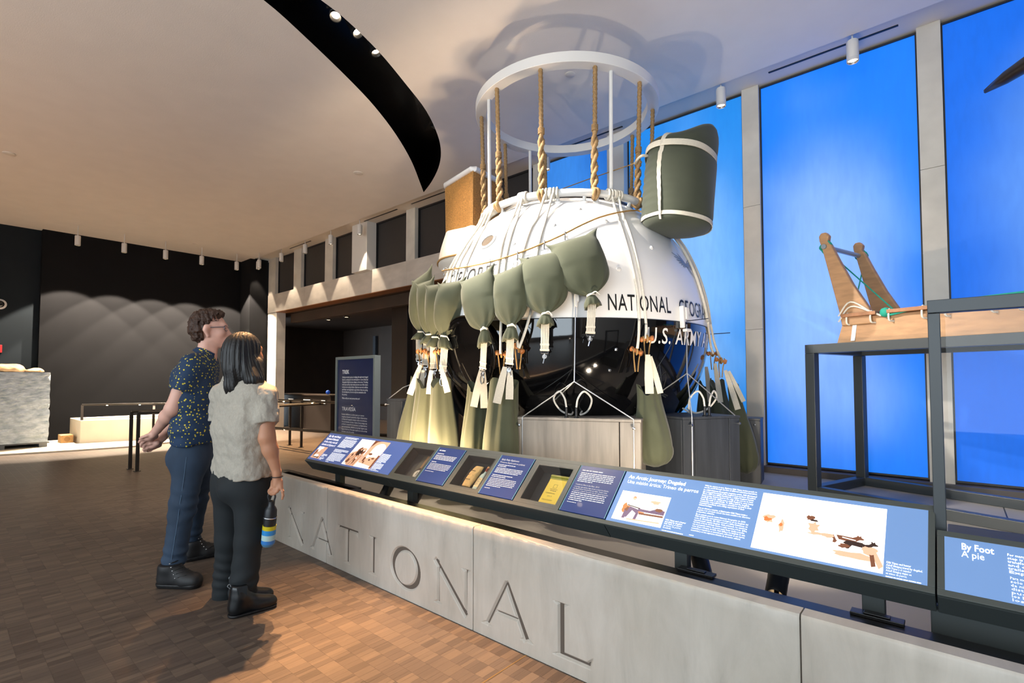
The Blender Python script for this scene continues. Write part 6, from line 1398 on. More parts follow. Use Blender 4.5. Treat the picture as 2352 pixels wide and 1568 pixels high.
# ---- dark handrails with small lights under the bar
M_railb = mat('dark_bronze', '#2b2622', 0.4, 0.6)
M_led = mat('rail_led', '#ffffff', 0.4, emit='#ffe0a8', estr=18)
def handrail(label, pts, posts, leds, r=0.019, drop=True, flatbar=False):
    t = thing('handrail', label, 'handrail', (pts[0][0], pts[0][1], 0))
    mb = MB(); mb.tube(pts, r, 10); mb.build('rail_bar', M_railb, t, smooth=True)
    for x, y, z0, z1 in posts:
        mb = MB(); mb.box((x - 0.016, y - 0.022, z0), (x + 0.016, y + 0.022, z1)); mb.box((x - 0.04, y - 0.04, z0), (x + 0.04, y + 0.04, z0 + 0.008)); mb.build('post', M_railb, t, bevel=0.003)
    for x, y, z in leds:
        mb = MB(); mb.lathe([(0.018, -0.006), (0.013, -0.016), (0.001, -0.018)], 12, (x, y, z)); mb.build('rail_light', M_led, t, smooth=True)
A0, A1 = Vector((-13.88, 2.13, 0.83)), Vector((-11.6, 5.2, 0.86))
Ap = [A0.lerp(A1, k) for k in (0, 0.35, 0.7, 1)]
handrail('dark handrail starting in front of the cream planter', [tuple(A0), tuple(A1), tuple(A1 + Vector((1.9, 0.75, 0.02)))], [(p.x, p.y, 0.0, p.z) for p in Ap[:3]], [tuple(A0.lerp(A1, k) + Vector((0, 0, -0.01))) for k in (0.12, 0.28, 0.45, 0.6)])
for i, (x, y, z, lab) in enumerate(((-9.44, 2.03, 0.865, 'dark handrail ending in the thinner of two posts behind the person in blue'), (-9.13, 2.05, 0.862, 'dark handrail ending in the nearer post behind the person in blue'))):
    e = Vector((-9.6 + i * 0.3, 5.05, z + 0.02))
    handrail(lab, [(x, y, z), (x, y + 0.02, z), tuple(e)], [(x, y, 0, z), (x + (e.x - x) * 0.5, y + 1.5, 0, z)], [(x - 0.02, y + 1.0, z - 0.012)])
B0, B1 = Vector((-11.3, 4.95, 0.92)), Vector((-6.2, 5.05, 0.93))
handrail('dark upper handrail crossing before the dark room, right of the people', [tuple(B0), tuple(B1)], [(-10.45, 4.95, 0, 0.92), (-9.93, 4.94, 0, 0.92), (-8.0, 5.0, 0, 0.92)], [(-10.75, 4.95, 0.905), (-9.55, 4.96, 0.905), (-8.4, 4.98, 0.905)], r=0.022)
handrail('dark lower handrail crossing before the dark room', [(-11.2, 4.62, 0.36), (-9.0, 4.75, 0.40), (-6.2, 4.95, 0.47)], [(-7.4, 4.86, 0, 0.44)], [(-10.1, 4.68, 0.372)], r=0.026)
t = thing('reception_counter', 'low dark counter inside the dark room with small lit displays', 'counter', (-14.4, 7.4, 0))
mb = MB(); mb.box((-15.4, 6.95, 0.0), (-12.4, 7.5, 0.93)); mb.build('counter_body', M_part, t, bevel=0.01)
mb = MB(); mb.box((-15.45, 6.9, 0.93), (-12.35, 7.55, 0.96)); mb.build('counter_top', M_brown, t, bevel=0.006)
for x, w in ((-14.6, 0.42), (-13.65, 0.55), (-12.75, 0.3)):
    mb = MB(); mb.box((x - w / 2, 6.938, 0.70), (x + w / 2, 6.949, 0.83)); s = mb.build('display', M_ink, t)
    mb = MB(); r_ = random.Random(int(x * 10))
    for k in range(3): put_bars(mb, w * 0.8, 0.018, (x - w * 0.4, 6.936, 0.795 - k * 0.035), (1, 0, 0), (0, 0, 1), r_, 0.9)
    o = mb.build('display_print', mat('display_white', '#ffffff', 0.5, emit='#fff0dc', estr=0.8), s); o['kind'] = 'stuff'
o = MB().ball((-13.0, 7.2, 1.02), 0.06, 10, 7, (1, 1, 1)).build('blue_globe', mat('blue_plastic', '#1e4fb0', 0.4, emit='#1e4fb0', estr=0.2), None, smooth=True); tag(o, 'tiny blue object on the dark counter', 'ornament')
# dome camera and red alarm plate on the recessed wall panel
t = thing('dome_camera', 'round dome camera on the dark wall at the frame edge', 'camera', (XL - 0.18, 0.96, 2.97))
mb = MB(); mb.lathe([(0.11, 0), (0.11, 0.03), (0.09, 0.045)], 26, (XL - 0.18, 0.94, 2.97), (1, 0, 0)); mb.build('housing', M_lampw, t, smooth=True)
mb = MB(); mb.lathe([(0.075, 0.04), (0.065, 0.075), (0.04, 0.095), (0.001, 0.1)], 22, (XL - 0.18, 0.94, 2.97), (1, 0, 0)); mb.build('dome', mat('black_dome', '#08090a', 0.08, coat=0.5), t, smooth=True)
mb = MB(); mb.box((XL - 0.18, 0.86, 1.93), (XL - 0.14, 1.0, 2.10)); o = mb.build('alarm_plate', mat('red_plate', '#9c1f24', 0.4), None, bevel=0.006); tag(o, 'small red alarm plate on the dark wall at the frame edge', 'alarm')
# ================================================================== SLED ON ITS STAND, GLASS CASE, HANGING KAYAK
FD = Vector((0.955, -0.297, 0)); BD = Vector((0.297, 0.955, 0))      # stand: along the front, and back
F0 = Vector((-0.975, 5.20, ZP))
M_stand = mat('stand_steel', '#373c3e', 0.4, var=0.05, vscale=5)
t = thing('display_stand', 'tall open grey steel stand carrying the wooden sled', 'stand', tuple(F0))
DW, LW, w = 0.86, 2.6, 0.08; ZT2 = 1.655
def post(mb, p, z0, z1): mb.obox(Vector((p.x, p.y, (z0 + z1) / 2)), FD * w / 2, BD * w / 2, Vector((0, 0, (z1 - z0) / 2)))
for i, p in enumerate((F0, F0 + BD * DW, F0 + FD * LW, F0 + FD * LW + BD * DW)):
    mb = MB(); post(mb, p, ZP, ZT2 - w); mb.build('leg', M_stand, t, bevel=0.003)
for a, b, z in ((F0, F0 + FD * LW, ZT2 - w / 2), (F0 + BD * DW, F0 + BD * DW + FD * LW, ZT2 - w / 2), (F0, F0 + BD * DW, ZT2 - w / 2), (F0 + BD * DW, F0 + BD * DW + FD * LW, ZP + w / 2), (F0, F0 + BD * DW, ZP + w / 2), (F0, F0 + FD * LW, ZP + w / 2)):
    mb = MB(); d = (b - a).normalized(); lo = a + Vector((0, 0, z - ZP)); hi = b + Vector((0, 0, z - ZP)); mb.bar(lo - d * w / 2 if abs(z - ZT2) < 0.2 else lo + d * w / 2, hi + d * w / 2 if abs(z - ZT2) < 0.2 else hi - d * w / 2, w * 0.98, w * 0.98); mb.build('beam', M_stand, t, bevel=0.003)
sl = thing('wooden_sled', 'wooden dogsled with two tall uprights lashed with green cord', 'sled', tuple(F0 + Vector((0, 0, ZT2 - ZP))))
M_sw = mat('sled_birch', '#b98d63', 0.5, var=0.22, vscale=6, stretch=(1.2, 1.2, 5), detail=6, bump=0.05, bscale=30)
M_sw2 = mat('sled_birch_dark', '#a5714a', 0.5, var=0.2, vscale=6, stretch=(5, 5, 1.2), detail=6)
M_grn = mat('green_cord', '#1f9a82', 0.7)
zs = ZT2 + 0.004
S0 = F0 + FD * 0.20 + BD * 0.0; S0.z = zs
def spt(a, b, z): return S0 + FD * a + BD * b + Vector((0, 0, z))
for b_ in (0.05, 0.62):                                           # runners
    mb = MB(); mb.prism([(-0.01, 0.0), (2.5, 0.0), (2.5, 0.21), (0.05, 0.21)], spt(0, b_, 0), FD, Vector((0, 0, 1)), BD * 0.045); mb.build('runner', M_sw, sl, bevel=0.004)
mb = MB(); mb.prism([(-0.02, -0.003), (2.5, -0.003), (2.5, 0.0), (-0.02, 0.0)], spt(0, 0.05, 0), FD, Vector((0, 0, 1)), BD * 0.045); mb.build('runner_shoe', M_blackmat, sl)
for k, (a, wd) in enumerate(((0.05, 0.26), (0.36, 0.30), (0.72, 0.34), (1.12, 0.34), (1.52, 0.34))):
    mb = MB(); mb.obox(spt(a + wd / 2, 0.36, 0.228), FD * wd / 2, BD * 0.36, Vector((0, 0, 0.015))); mb.build('slat', M_sw2, sl, bevel=0.004)
    for b_ in (0.045, 0.66):
        mb = MB(); 
        for q in (0.04, wd - 0.04): mb.tube(smooth_path([spt(a + q, b_ + 0.02, 0.246), spt(a + q, b_ - 0.028, 0.240), spt(a + q, b_ - 0.03, 0.16), spt(a + q + 0.02, b_ + 0.01, 0.15)], 4), 0.007, 6)
        o = mb.build('lashing', M_rope_w, sl, smooth=True); o['kind'] = 'stuff'
def upright(b_, lean):
    mb = MB(); prof = []
    # tapered board in the (FD, z) plane, knob on top
    L = [(0.02, 0.16), (0.0, 0.30), (-0.05, 0.55), (-0.10, 0.80), (-0.135, 0.97), (-0.15, 1.02), (-0.155, 1.07), (-0.135, 1.10)]
    Rr = [(0.28, 0.16), (0.255, 0.30), (0.12, 0.55), (0.01, 0.80), (-0.06, 0.97), (-0.085, 1.01), (-0.075, 1.06), (-0.105, 1.10)]
    L = [(x, z * 0.90) for x, z in L]; Rr = [(x * 0.92, z * 0.90) for x, z in Rr]; pts = L + Rr[::-1]
    mb.prism(pts, spt(0.02, b_, 0.0), FD, Vector((0, 0, 1)), BD * 0.055); return mb.build('upright', M_sw, sl, bevel=0.010, seg=3)
upright(0.03, 0); upright(0.64, 0)
zc_ = 0.86; pA, pB = spt(-0.085, 0.06, zc_), spt(-0.085, 0.70, zc_)
mb = MB(); mb.tube([pA - BD * 0.05, pB + BD * 0.03], 0.021, 14); mb.build('crossbar', mat('grey_bar', '#a9b2b8', 0.35, 0.5), sl, smooth=True)
for pc in (pA, pB):
    mb = MB()
    for k in range(4): mb.tube([pc + (FD * math.cos(a) + Vector((0, 0, 1)) * math.sin(a)) * 0.045 + BD * (0.012 * k - 0.02) + Vector((0, 0, 0.01 * math.sin(a * 2 + k))) for a in np.linspace(0, 2 * PI, 14, endpoint=False)], 0.008, 6, loop=True)
    mb.ball(pc + BD * 0.07 - Vector((0, 0, 0.06)), 0.03, 8, 6); mb.tube([pc + BD * 0.07 - Vector((0, 0, 0.08)), pc + BD * 0.06 - Vector((0, 0, 0.2))], 0.008, 6); mb.build('cord_knot', M_grn, sl, smooth=True)
mb = MB(); mb.tube([pA + BD * 0.07 - Vector((0, 0, 0.05)), spt(0.34, 0.30, 0.25)], 0.006, 6); mb.build('brace_cord', M_grn, sl); mb = MB(); mb.tube([pB - Vector((0, 0, 0.15)), spt(0.10, 0.10, 0.26)], 0.006, 6); mb.build('brace_cord', M_grn, sl)
mb = MB(); mb.tube(smooth_path([spt(0.36, 0.04, 0.235), spt(0.40, 0.02, 0.20), spt(0.6, 0.03, 0.235), spt(0.9, 0.03, 0.26), spt(1.3, 0.03, 0.27)], 6), 0.009, 7); mb.ball(spt(0.37, 0.03, 0.225), 0.04, 8, 6); mb.build('line_coil', M_grn, sl, smooth=True)
mb = MB(); mb.obox(spt(0.13, 0.047, 0.105), FD * 0.016, BD * 0.003, Vector((0.012, 0, 0.095)).normalized() * 0.095); mb.build('metal_plate', M_wpaint, sl)
mb = MB()
for a, z in ((0.0, 0.30), (0.05, 0.34)): mb.tube(smooth_path([spt(0.02, 0.02, 0.18 + a), spt(0.12, 0.015, z), spt(0.27, 0.02, 0.24), spt(0.34, 0.03, 0.20)], 5), 0.007, 6)
o = mb.build('lashing', M_rope_w, sl, smooth=True); o['kind'] = 'stuff'

# ---- glass case above the end rail
M_glass = glass('clear_glass', refl=0.35); gc = thing('glass_case', 'tall glass case in a grey steel frame at the frame edge', 'display case', (0.6, 2.5, 0.5))
gx0, gy0, gz0, gz1 = -0.078, 2.46, 0.80, 1.632
mb = MB(); mb.box((gx0, gy0, 0.33), (gx0 + 0.036, gy0 + 0.036, gz1 - 0.05)); mb.build('post', M_stand, gc, bevel=0.002)
mb = MB(); mb.box((gx0, gy0, gz1 - 0.048), (1.6, gy0 + 0.05, gz1)); mb.build('top_beam', M_stand, gc, bevel=0.002)
mb = MB(); mb.box((1.55, gy0, 0.33), (1.6, gy0 + 0.05, gz1 - 0.05)); mb.build('post', M_stand, gc, bevel=0.002)
mb = MB(); mb.add([(gx0 + 0.05, gy0 + 0.022, gz0), (1.55, gy0 + 0.022, gz0), (1.55, gy0 + 0.022, gz1 - 0.048), (gx0 + 0.05, gy0 + 0.022, gz1 - 0.048)], [(0, 1, 2, 3)]); mb.build('front_pane', M_glass, gc)
mb = MB(); mb.box((gx0 + 0.016, gy0 + 0.05, gz0), (gx0 + 0.024, gy0 + 0.07, gz1 - 0.01)); mb.build('pane_edge', mat('glass_edge_grey', '#8c979a', 0.2), gc)
mb = MB(); mb.box((gx0 + 0.03, gy0 + 0.05, 0.33), (1.57, gy0 + 0.62, gz0 - 0.12)); mb.build('plinth_box', M_raild, gc, bevel=0.004)

# ---- dark hull tip hanging near the ceiling
k0 = atd(2262, 212, 4.0); kd = Vector((0.80, -0.55, 0.10)).normalized(); t = thing('hanging_kayak', 'dark tapered kayak end hanging high at the frame edge', 'kayak', tuple(k0))
M_hull = mat('dark_oiled_hull', '#2a2320', 0.3, var=0.3, vscale=6, coat=0.2); rings = []; up = Vector((0, 0, 1)); sd = kd.cross(up).normalized(); ku = sd.cross(kd)
for s in np.linspace(0, 1, 20):
    L = 2.6 * s; h = 0.035 + 0.16 * s ** 0.75; wd = 0.03 + 0.22 * s ** 0.9
    if s == 0: h, wd = 0.012, 0.012
    c = k0 + kd * L + up * (0.16 * s ** 0.8)
    rings.append([c + sd * (math.cos(a) * wd) + ku * (math.sin(a) * h * (1 if math.sin(a) > 0 else 0.75)) for a in np.linspace(0, 2 * PI, 22, endpoint=False)])
mb = MB(); mb.loft(rings); mb.build('hull', M_hull, t, smooth=True, angle=180)
mb = MB(); mb.tube([r[0] * 0.5 + r[11] * 0.5 + ku * ((r[5] - r[16]).length * 0.55) for r in rings], 0.010, 8); mb.build('deck_ridge', M_hull, t, smooth=True)
for L in (1.2, 2.4): mb = MB(); c = k0 + kd * L; mb.tube([c, (c.x, c.y, ZC)], 0.004, 6); mb.build('hanger', M_wire, t)
# ================================================================== THE TWO VISITORS
M_skin = mat('fair_skin', '#dcab98', 0.55, var=0.08, vscale=14, sss=0.06)
M_skin2 = mat('tan_skin', '#b98465', 0.55, var=0.08, vscale=14, sss=0.06)
def dots_mat():
    m = bpy.data.materials.new('navy_dotted_shirt'); m.use_nodes = True; nt = m.node_tree; b = nt.nodes['Principled BSDF']; b.inputs['Roughness'].default_value = 0.8
    tc = nt.nodes.new('ShaderNodeTexCoord'); v = nt.nodes.new('ShaderNodeTexVoronoi'); v.inputs['Scale'].default_value = 50; v.inputs['Randomness'].default_value = 0.8
    nt.links.new(tc.outputs['Object'], v.inputs['Vector'])
    lt = nt.nodes.new('ShaderNodeMath'); lt.operation = 'LESS_THAN'; lt.inputs[1].default_value = 0.26; nt.links.new(v.outputs['Distance'], lt.inputs[0])
    mx = nt.nodes.new('ShaderNodeMix'); mx.data_type = 'RGBA'; mx.inputs[6].default_value = (*srgb('#14304f'), 1); mx.inputs[7].default_value = (*srgb('#d6c436'), 1)
    nt.links.new(lt.outputs[0], mx.inputs[0]); nt.links.new(mx.outputs[2], b.inputs['Base Color']); return m
M_shirt = dots_mat()
M_jeans = mat('faded_denim', '#2b3d52', 0.85, var=0.30, vscale=6, stretch=(1, 1, 0.5), bump=0.2, bscale=350, dist=0.001)
M_boot = mat('black_canvas_boot', '#141416', 0.6)
M_hair = mat('auburn_hair', '#38200f', 0.65, var=0.4, vscale=40)
M_linen = mat('oatmeal_linen', '#a8a194', 0.85, var=0.10, vscale=120, bump=0.55, bscale=38, stretch=(1, 1, 0.7), dist=0.012)
M_pants = mat('black_trousers', '#10171b', 0.8)
M_leath = mat('black_leather', '#0e1114', 0.3)
M_bhair = mat('long_dark_hair', '#0d0b0b', 0.52, var=0.3, vscale=60, stretch=(1, 1, 0.1))
FH = Vector((-math.sin(YAW), math.cos(YAW), 0)); RH = Vector((math.cos(YAW), math.sin(YAW), 0)); UPV = Vector((0, 0, 1))
def union(prims, k):
    info = []
    for p in prims:
        if p[0] == 'c':
            A, B = np.array(p[1]), np.array(p[2]); r = max(p[3], p[4]); info.append((np.minimum(A, B) - r, np.maximum(A, B) + r))
        else: c = np.array(p[1]); r = max(p[2]); info.append((c - r, c + r))
    def fn(P):
        d = None; lo, hi = P.reshape(-1, 3).min(0), P.reshape(-1, 3).max(0)
        for p, (pl, ph) in zip(prims, info):
            if (np.maximum(np.maximum(pl - hi, lo - ph), 0) ** 2).sum() > 0.0169: continue      # too far to touch this block
            q = sd_cone(P, p[1], p[2], p[3], p[4]) if p[0] == 'c' else sd_ell(P, p[1], p[2], p[3] if len(p) > 3 else None)
            d = q if d is None else smin(d, q, k)
        return d if d is not None else np.full(P.shape[:-1], 0.13)
    return fn
def C_(a, b, ra, rb): return ('c', tuple(a), tuple(b), ra, rb)
def finger(prims, pts, r0, r1):
    n = len(pts) - 1
    for i in range(n): prims.append(C_(pts[i], pts[i + 1], r0 + (r1 - r0) * i / n, r0 + (r1 - r0) * (i + 1) / n))
def press(fn, p, d):
    """walk from outside back onto the implicit surface"""
    d = d.normalized(); q = p + d * 0.12
    for _ in range(30):
        v = float(fn(np.array([tuple(q)]))[0])
        if v < 0.0005: break
        q = q - d * max(v, 0.0005)
    return q
def bounds(pts, m):
    a = np.array([tuple(p) for p in pts]); return a.min(0) - m, a.max(0) + m

# ------------------------------------------------------------------ person in the dotted shirt
def person_a():
    D = 3.53; th = R(20); f = RH * math.cos(th) + FH * math.sin(th); s = RH * math.sin(th) - FH * math.cos(th)     # facing, own right-hand side
    def P(u, v, l=0.0, d=0.0): return atd(u, v, D + d) + s * l
    hd = P(486, 758); Mh = [tuple(f), tuple(s), (0, 0, 1)]
    tilt = (f * 0.995 + UPV * 0.07).normalized(); upn = (UPV * 0.995 - f * 0.07).normalized(); Mh = [tuple(tilt), tuple(s), tuple(upn)]
    def H(a, l, z): return hd + tilt * a + s * l + upn * z
    elb, wr = P(417, 935, 0.215), P(371, 984, 0.10); sh = P(452, 840, 0.185)
    elb2, wr2 = P(408, 940, -0.20), P(372, 1004, -0.02); sh2 = P(458, 838, -0.185)
    head = [('e', tuple(H(-0.008, 0, 0.022)), (0.098, 0.077, 0.103), Mh), ('e', tuple(H(0.035, 0, -0.035)), (0.060, 0.062, 0.080), Mh),
            C_(H(0.010, 0.036, -0.060), H(0.070, 0.0, -0.104), 0.026, 0.020), C_(H(0.010, -0.036, -0.060), H(0.070, 0.0, -0.104), 0.026, 0.020),
            C_(H(0.088, 0, 0.012), H(0.106, 0, -0.032), 0.010, 0.013), C_(H(0.080, 0.012, -0.034), H(0.104, 0, -0.033), 0.010, 0.010),
            C_(H(0.078, 0.03, 0.028), H(0.078, -0.03, 0.028), 0.016, 0.016), C_(H(0.082, 0.016, -0.066), H(0.086, -0.016, -0.066), 0.0095, 0.0095), C_(H(0.080, 0.014, -0.078), H(0.083, -0.014, -0.078), 0.010, 0.010),
            ('e', tuple(H(0.06, 0.042, -0.025)), (0.026, 0.020, 0.026), Mh)]
    for l in (1, -1):
        head += [C_(H(-0.010, l * 0.078, -0.046), H(-0.020, l * 0.086, -0.004), 0.009, 0.012), C_(H(-0.020, l * 0.086, -0.004), H(-0.014, l * 0.086, 0.016), 0.012, 0.010), C_(H(-0.014, l * 0.086, 0.016), H(0.000, l * 0.080, 0.014), 0.009, 0.008)]
    neck = [C_(H(-0.028, 0, -0.07), P(470, 825), 0.050, 0.058), C_(H(0.012, 0, -0.105), P(486, 830), 0.022, 0.03)]
    arms = [C_(sh, elb, 0.052, 0.044), C_(elb, elb.lerp(wr, 0.35), 0.043, 0.042), C_(elb.lerp(wr, 0.35), wr, 0.042, 0.027),
            C_(sh2, elb2, 0.052, 0.044), C_(elb2, wr2, 0.043, 0.027)]
    trunk = []
    for l in (-0.09, 0.09): trunk += [C_(P(458, 855, l), P(452, 930, l), 0.085, 0.085), C_(P(452, 930, l), P(449, 1010, l), 0.085, 0.095)]
    kn, an = P(419, 1165, 0.0, -0.12), P(397, 1300, 0.0, -0.19); kn2, an2 = P(449, 1152, 0.0, 0.16), P(437, 1246, 0.0, 0.30)
    hp, hp2 = P(446, 1040, 0.085), P(455, 1040, -0.085)
    legs = [C_(hp, kn, 0.085, 0.055), C_(kn, an, 0.055, 0.042), C_(hp2, kn2, 0.085, 0.055), C_(kn2, an2, 0.055, 0.042)]
    hands = []
    # right hand over left, fingers hanging loose behind the back
    pk = P(354, 1001, 0.075); n_ = (pk - wr).normalized()
    hands += [C_(wr, pk, 0.026, 0.028), C_(P(362, 996, 0.10), P(346, 1004, 0.085), 0.020, 0.017), C_(P(362, 1000, 0.055), P(348, 1010, 0.055), 0.020, 0.016)]
    finger(hands, [P(348, 1002, 0.095), P(339, 1005, 0.10), P(333, 1008, 0.095), P(329, 1012, 0.09)], 0.0098, 0.0070)
    finger(hands, [P(346, 1006, 0.080), P(338, 1012, 0.085), P(333, 1017, 0.078), P(331, 1023, 0.07)], 0.0100, 0.0072)
    finger(hands, [P(347, 1010, 0.062), P(340, 1018, 0.066), P(337, 1024, 0.06), P(336, 1029, 0.05)], 0.0096, 0.0070)
    finger(hands, [P(350, 1013, 0.045), P(345, 1021, 0.048), P(343, 1027, 0.042)], 0.0086, 0.0064)
    finger(hands, [P(362, 992, 0.105), P(350, 996, 0.118), P(340, 1000, 0.116), P(334, 1003, 0.108)], 0.0115, 0.0080)
    pk2 = P(358, 1020, 0.012); hands += [C_(wr2, pk2, 0.027, 0.027), C_(P(364, 1016, 0.03), P(352, 1024, 0.03), 0.019, 0.016), C_(P(364, 1022, -0.01), P(352, 1028, -0.005), 0.018, 0.015)]
    finger(hands, [P(352, 1022, 0.035), P(343, 1027, 0.045), P(336, 1030, 0.045), P(333, 1031, 0.04)], 0.0098, 0.0072)
    finger(hands, [P(352, 1026, 0.022), P(343, 1031, 0.030), P(337, 1034, 0.03), P(334, 1035, 0.026)], 0.0098, 0.0072)
    finger(hands, [P(353, 1029, 0.006), P(346, 1034, 0.012), P(341, 1036, 0.012)], 0.0092, 0.0070)
    finger(hands, [P(362, 1014, 0.035), P(352, 1016, 0.052), P(345, 1018, 0.055)], 0.0112, 0.0085)
    fh, fn_, fa, ft, fl_ = union(head, 0.022), union(neck, 0.03), union(arms, 0.03), union(trunk + legs, 0.06), union(hands, 0.007)
    def body(Q):
        d = smin(fh(Q), fn_(Q), 0.03); d = smin(d, ft(Q), 0.05); d = smin(d, fa(Q), 0.03); return smin(d, fl_(Q), 0.010)
    allp = [H(0.12, 0, 0.15), H(-0.12, 0, 0), elb, elb2, wr, sh, sh2, P(320, 1000, 0.1), P(330, 1045, 0), an, an2, hp, hp2, P(397, 1330, 0, -0.19)]
    lo, hi = bounds(allp, 0.10)
    me = sdf_obj('person', body, lo, hi, 0.0048, M_skin, None, 1)
    tag(me, 'person in a navy shirt with yellow dots and blue jeans, hands clasped behind', 'person')
    # shirt
    sl, sl2 = P(437, 893, 0.205), P(441, 893, -0.2)
    sprim = []
    for l in (-0.10, 0.0, 0.10): sprim += [C_(P(462, 850, l), P(449, 920, l), 0.090, 0.113), C_(P(449, 920, l), P(449, 985, l), 0.113, 0.112), C_(P(449, 985, l), P(447, 1025, l), 0.112, 0.118)]
    sprim += [C_(P(470, 826, 0.05), P(457, 842, 0.16), 0.058, 0.062), C_(P(470, 826, -0.05), P(460, 842, -0.16), 0.058, 0.062), ('e', tuple(P(430, 868, 0.0)), (0.09, 0.16, 0.11), [tuple(f), tuple(s), (0, 0, 1)])]
    f1 = union(sprim, 0.07); sleeve = union([C_(P(455, 842, 0.165), sl, 0.074, 0.073)], 0.02); sleeve2 = union([C_(P(458, 842, -0.165), sl2, 0.074, 0.073)], 0.02)
    ad = (sl - sh).normalized(); ad2 = (sl2 - sh2).normalized(); hemz = P(448, 1012).z
    hole1 = union([C_(sh, elb, 0.058, 0.056)], 0.01); nkc = P(474, 806); nkd = (UPV * 0.8 + f * 0.42).normalized()
    def shirt(Q):
        d = f1(Q); d = smax(d, -(Q[..., 2] - (hemz + 0.018 * np.sin((Q @ np.array(f)) * 9.0))), 0.012)
        a = np.maximum(sleeve(Q), (Q - np.array(sl)) @ np.array(ad)); b = np.maximum(sleeve2(Q), (Q - np.array(sl2)) @ np.array(ad2))
        d = smin(smin(d, a, 0.035), b, 0.035)
        d = np.maximum(d, (Q - np.array(P(474, 812))) @ np.array(nkd) - 0.018)
        w = 0.006 * np_noise(Q, 16, 1) + 0.0045 * np.sin(Q[..., 2] * 70 + 6 * np_noise(Q, 7, 3)) * np.clip((hemz + 0.28 - Q[..., 2]) * 5, 0.1, 1)
        return d + w
    lo, hi = bounds([P(380, 1030, 0.2), P(510, 800, -0.25), P(440, 800, 0.3), sl, sl2, P(420, 1040, -0.2)], 0.10)
    o = sdf_obj('shirt', shirt, lo, hi, 0.0055, M_shirt, me, 1, world=False); o['label'] = 'navy short-sleeved shirt with yellow dots'
    # collar
    mb = MB(); rings = []; cc = P(476, 810); c_up = nkd
    for a in np.linspace(R(35), R(325), 30):
        d = f * math.cos(a) * 1.0 + s * math.sin(a); d = (d - nkd * d.dot(nkd)).normalized(); base = cc + d * 0.066 - nkd * 0.012; drop = 0.045 if abs(a - PI) < 2.2 else 0.05
        t0 = base + nkd * 0.030 - d * 0.010; rings.append([base + d * 0.0, t0, t0 + d * 0.008, base + d * 0.020 - nkd * 0.012, base + d * 0.016 - nkd * 0.014])
    mb.loft(rings, closed_ring=False, cap0=False, cap1=False); mb.build('collar', M_shirt, me, smooth=True, angle=60, world=False, solid=0.003)
    # jeans
    jp = []
    for l in (-0.08, 0.08): jp += [C_(P(447, 1008, l), P(446, 1050, l), 0.108, 0.110)]
    jp += [('e', tuple(P(424, 1048, 0.04)), (0.10, 0.13, 0.10), [tuple(f), tuple(s), (0, 0, 1)])]
    j1 = union(jp, 0.06); l1 = union([C_(hp, kn, 0.106, 0.078), C_(kn, an, 0.076, 0.068)], 0.03); l2 = union([C_(hp2, kn2, 0.104, 0.076), C_(kn2, an2, 0.074, 0.066)], 0.03)
    wz = P(447, 1000).z
    def jeans(Q):
        d = smin(smin(j1(Q), l1(Q), 0.05), l2(Q), 0.05)
        d = np.maximum(d, Q[..., 2] - wz)
        za, zb = an.z + 0.005, an2.z + 0.005
        near = (Q - np.array(an)) @ np.array(FH) < 0.22
        d = np.maximum(d, np.where(near, za, zb) - Q[..., 2])
        kz = kn.z; wr_ = 0.005 * np.sin(Q[..., 2] * 95 + 5 * np_noise(Q, 9, 2)) * np.exp(-((Q[..., 2] - kz) / 0.12) ** 2) + 0.005 * np.sin(Q[..., 2] * 80 + 4 * np_noise(Q, 8, 5)) * np.exp(-((Q[..., 2] - za - 0.06) / 0.08) ** 2)
        return d + wr_ + 0.004 * np_noise(Q, 13, 4)
    lo, hi = bounds([P(380, 1000, 0.2), P(500, 1000, -0.25), an, an2, kn, kn2], 0.12)
    o = sdf_obj('jeans', jeans, lo, hi, 0.0055, M_jeans, me, 1, world=False)
    sm = [press(jeans, hp.lerp(kn, t) , s) for t in np.linspace(0.0, 1, 9)] + [press(jeans, kn.lerp(an, t), s) for t in np.linspace(0.1, 0.96, 9)]
    mb = MB(); mb.tube(sm, 0.0026, 6); mb.build('seam', mat('denim_seam', '#4a6076', 0.9), me, smooth=True, world=False)
    mb = MB(); mb.tube([press(jeans, P(u, v, 0.05), s * 0.9 - f * 0.5) for u, v in ((392, 1025), (418, 1023), (422, 1050), (410, 1062), (398, 1055), (392, 1025))], 0.0024, 6); mb.build('pocket_stitch', mat('denim_seam', '#4a6076', 0.9), me, smooth=True, world=False)
    # boots
    def boot(heel, toe, ank, name, lab=None):
        heel = Vector(heel); toe = Vector(toe); d = (toe - heel).normalized(); L = (toe - heel).length; si = d.cross(UPV)
        q = lambda a, z, l=0.0: heel + d * a + UPV * z + si * l
        pr = [C_(ank + UPV * 0.03, q(0.075, 0.12), 0.058, 0.058), C_(q(0.075, 0.12), q(0.06, 0.055), 0.056, 0.052), C_(q(0.065, 0.055), q(L - 0.06, 0.045), 0.050, 0.046), C_(q(L - 0.10, 0.045, 0.012), q(L - 0.045, 0.042, 0.0), 0.044, 0.044), C_(q(0.09, 0.12), q(L - 0.12, 0.07), 0.045, 0.04)]
        fb = union(pr, 0.03)
        def fn(Q): return np.maximum(np.maximum(fb(Q), 0.022 - Q[..., 2]), Q[..., 2] - ank.z - 0.03)
        lo, hi = bounds([heel, toe, ank], 0.11); b = sdf_obj(name, fn, lo, hi, 0.0055, M_boot, me, 1, world=False)
        fs_ = union([C_(q(0.055, 0.03), q(L - 0.055, 0.03), 0.056, 0.052)], 0.01)
        def sole(Q): return np.maximum(np.maximum(fs_(Q), -Q[..., 2] + 0.001), Q[..., 2] - 0.030 - 0.004 * np.sin(0))
        o = sdf_obj('sole', sole, lo, hi, 0.006, mat('black_rubber', '#101012', 0.5), b, 0, world=False)
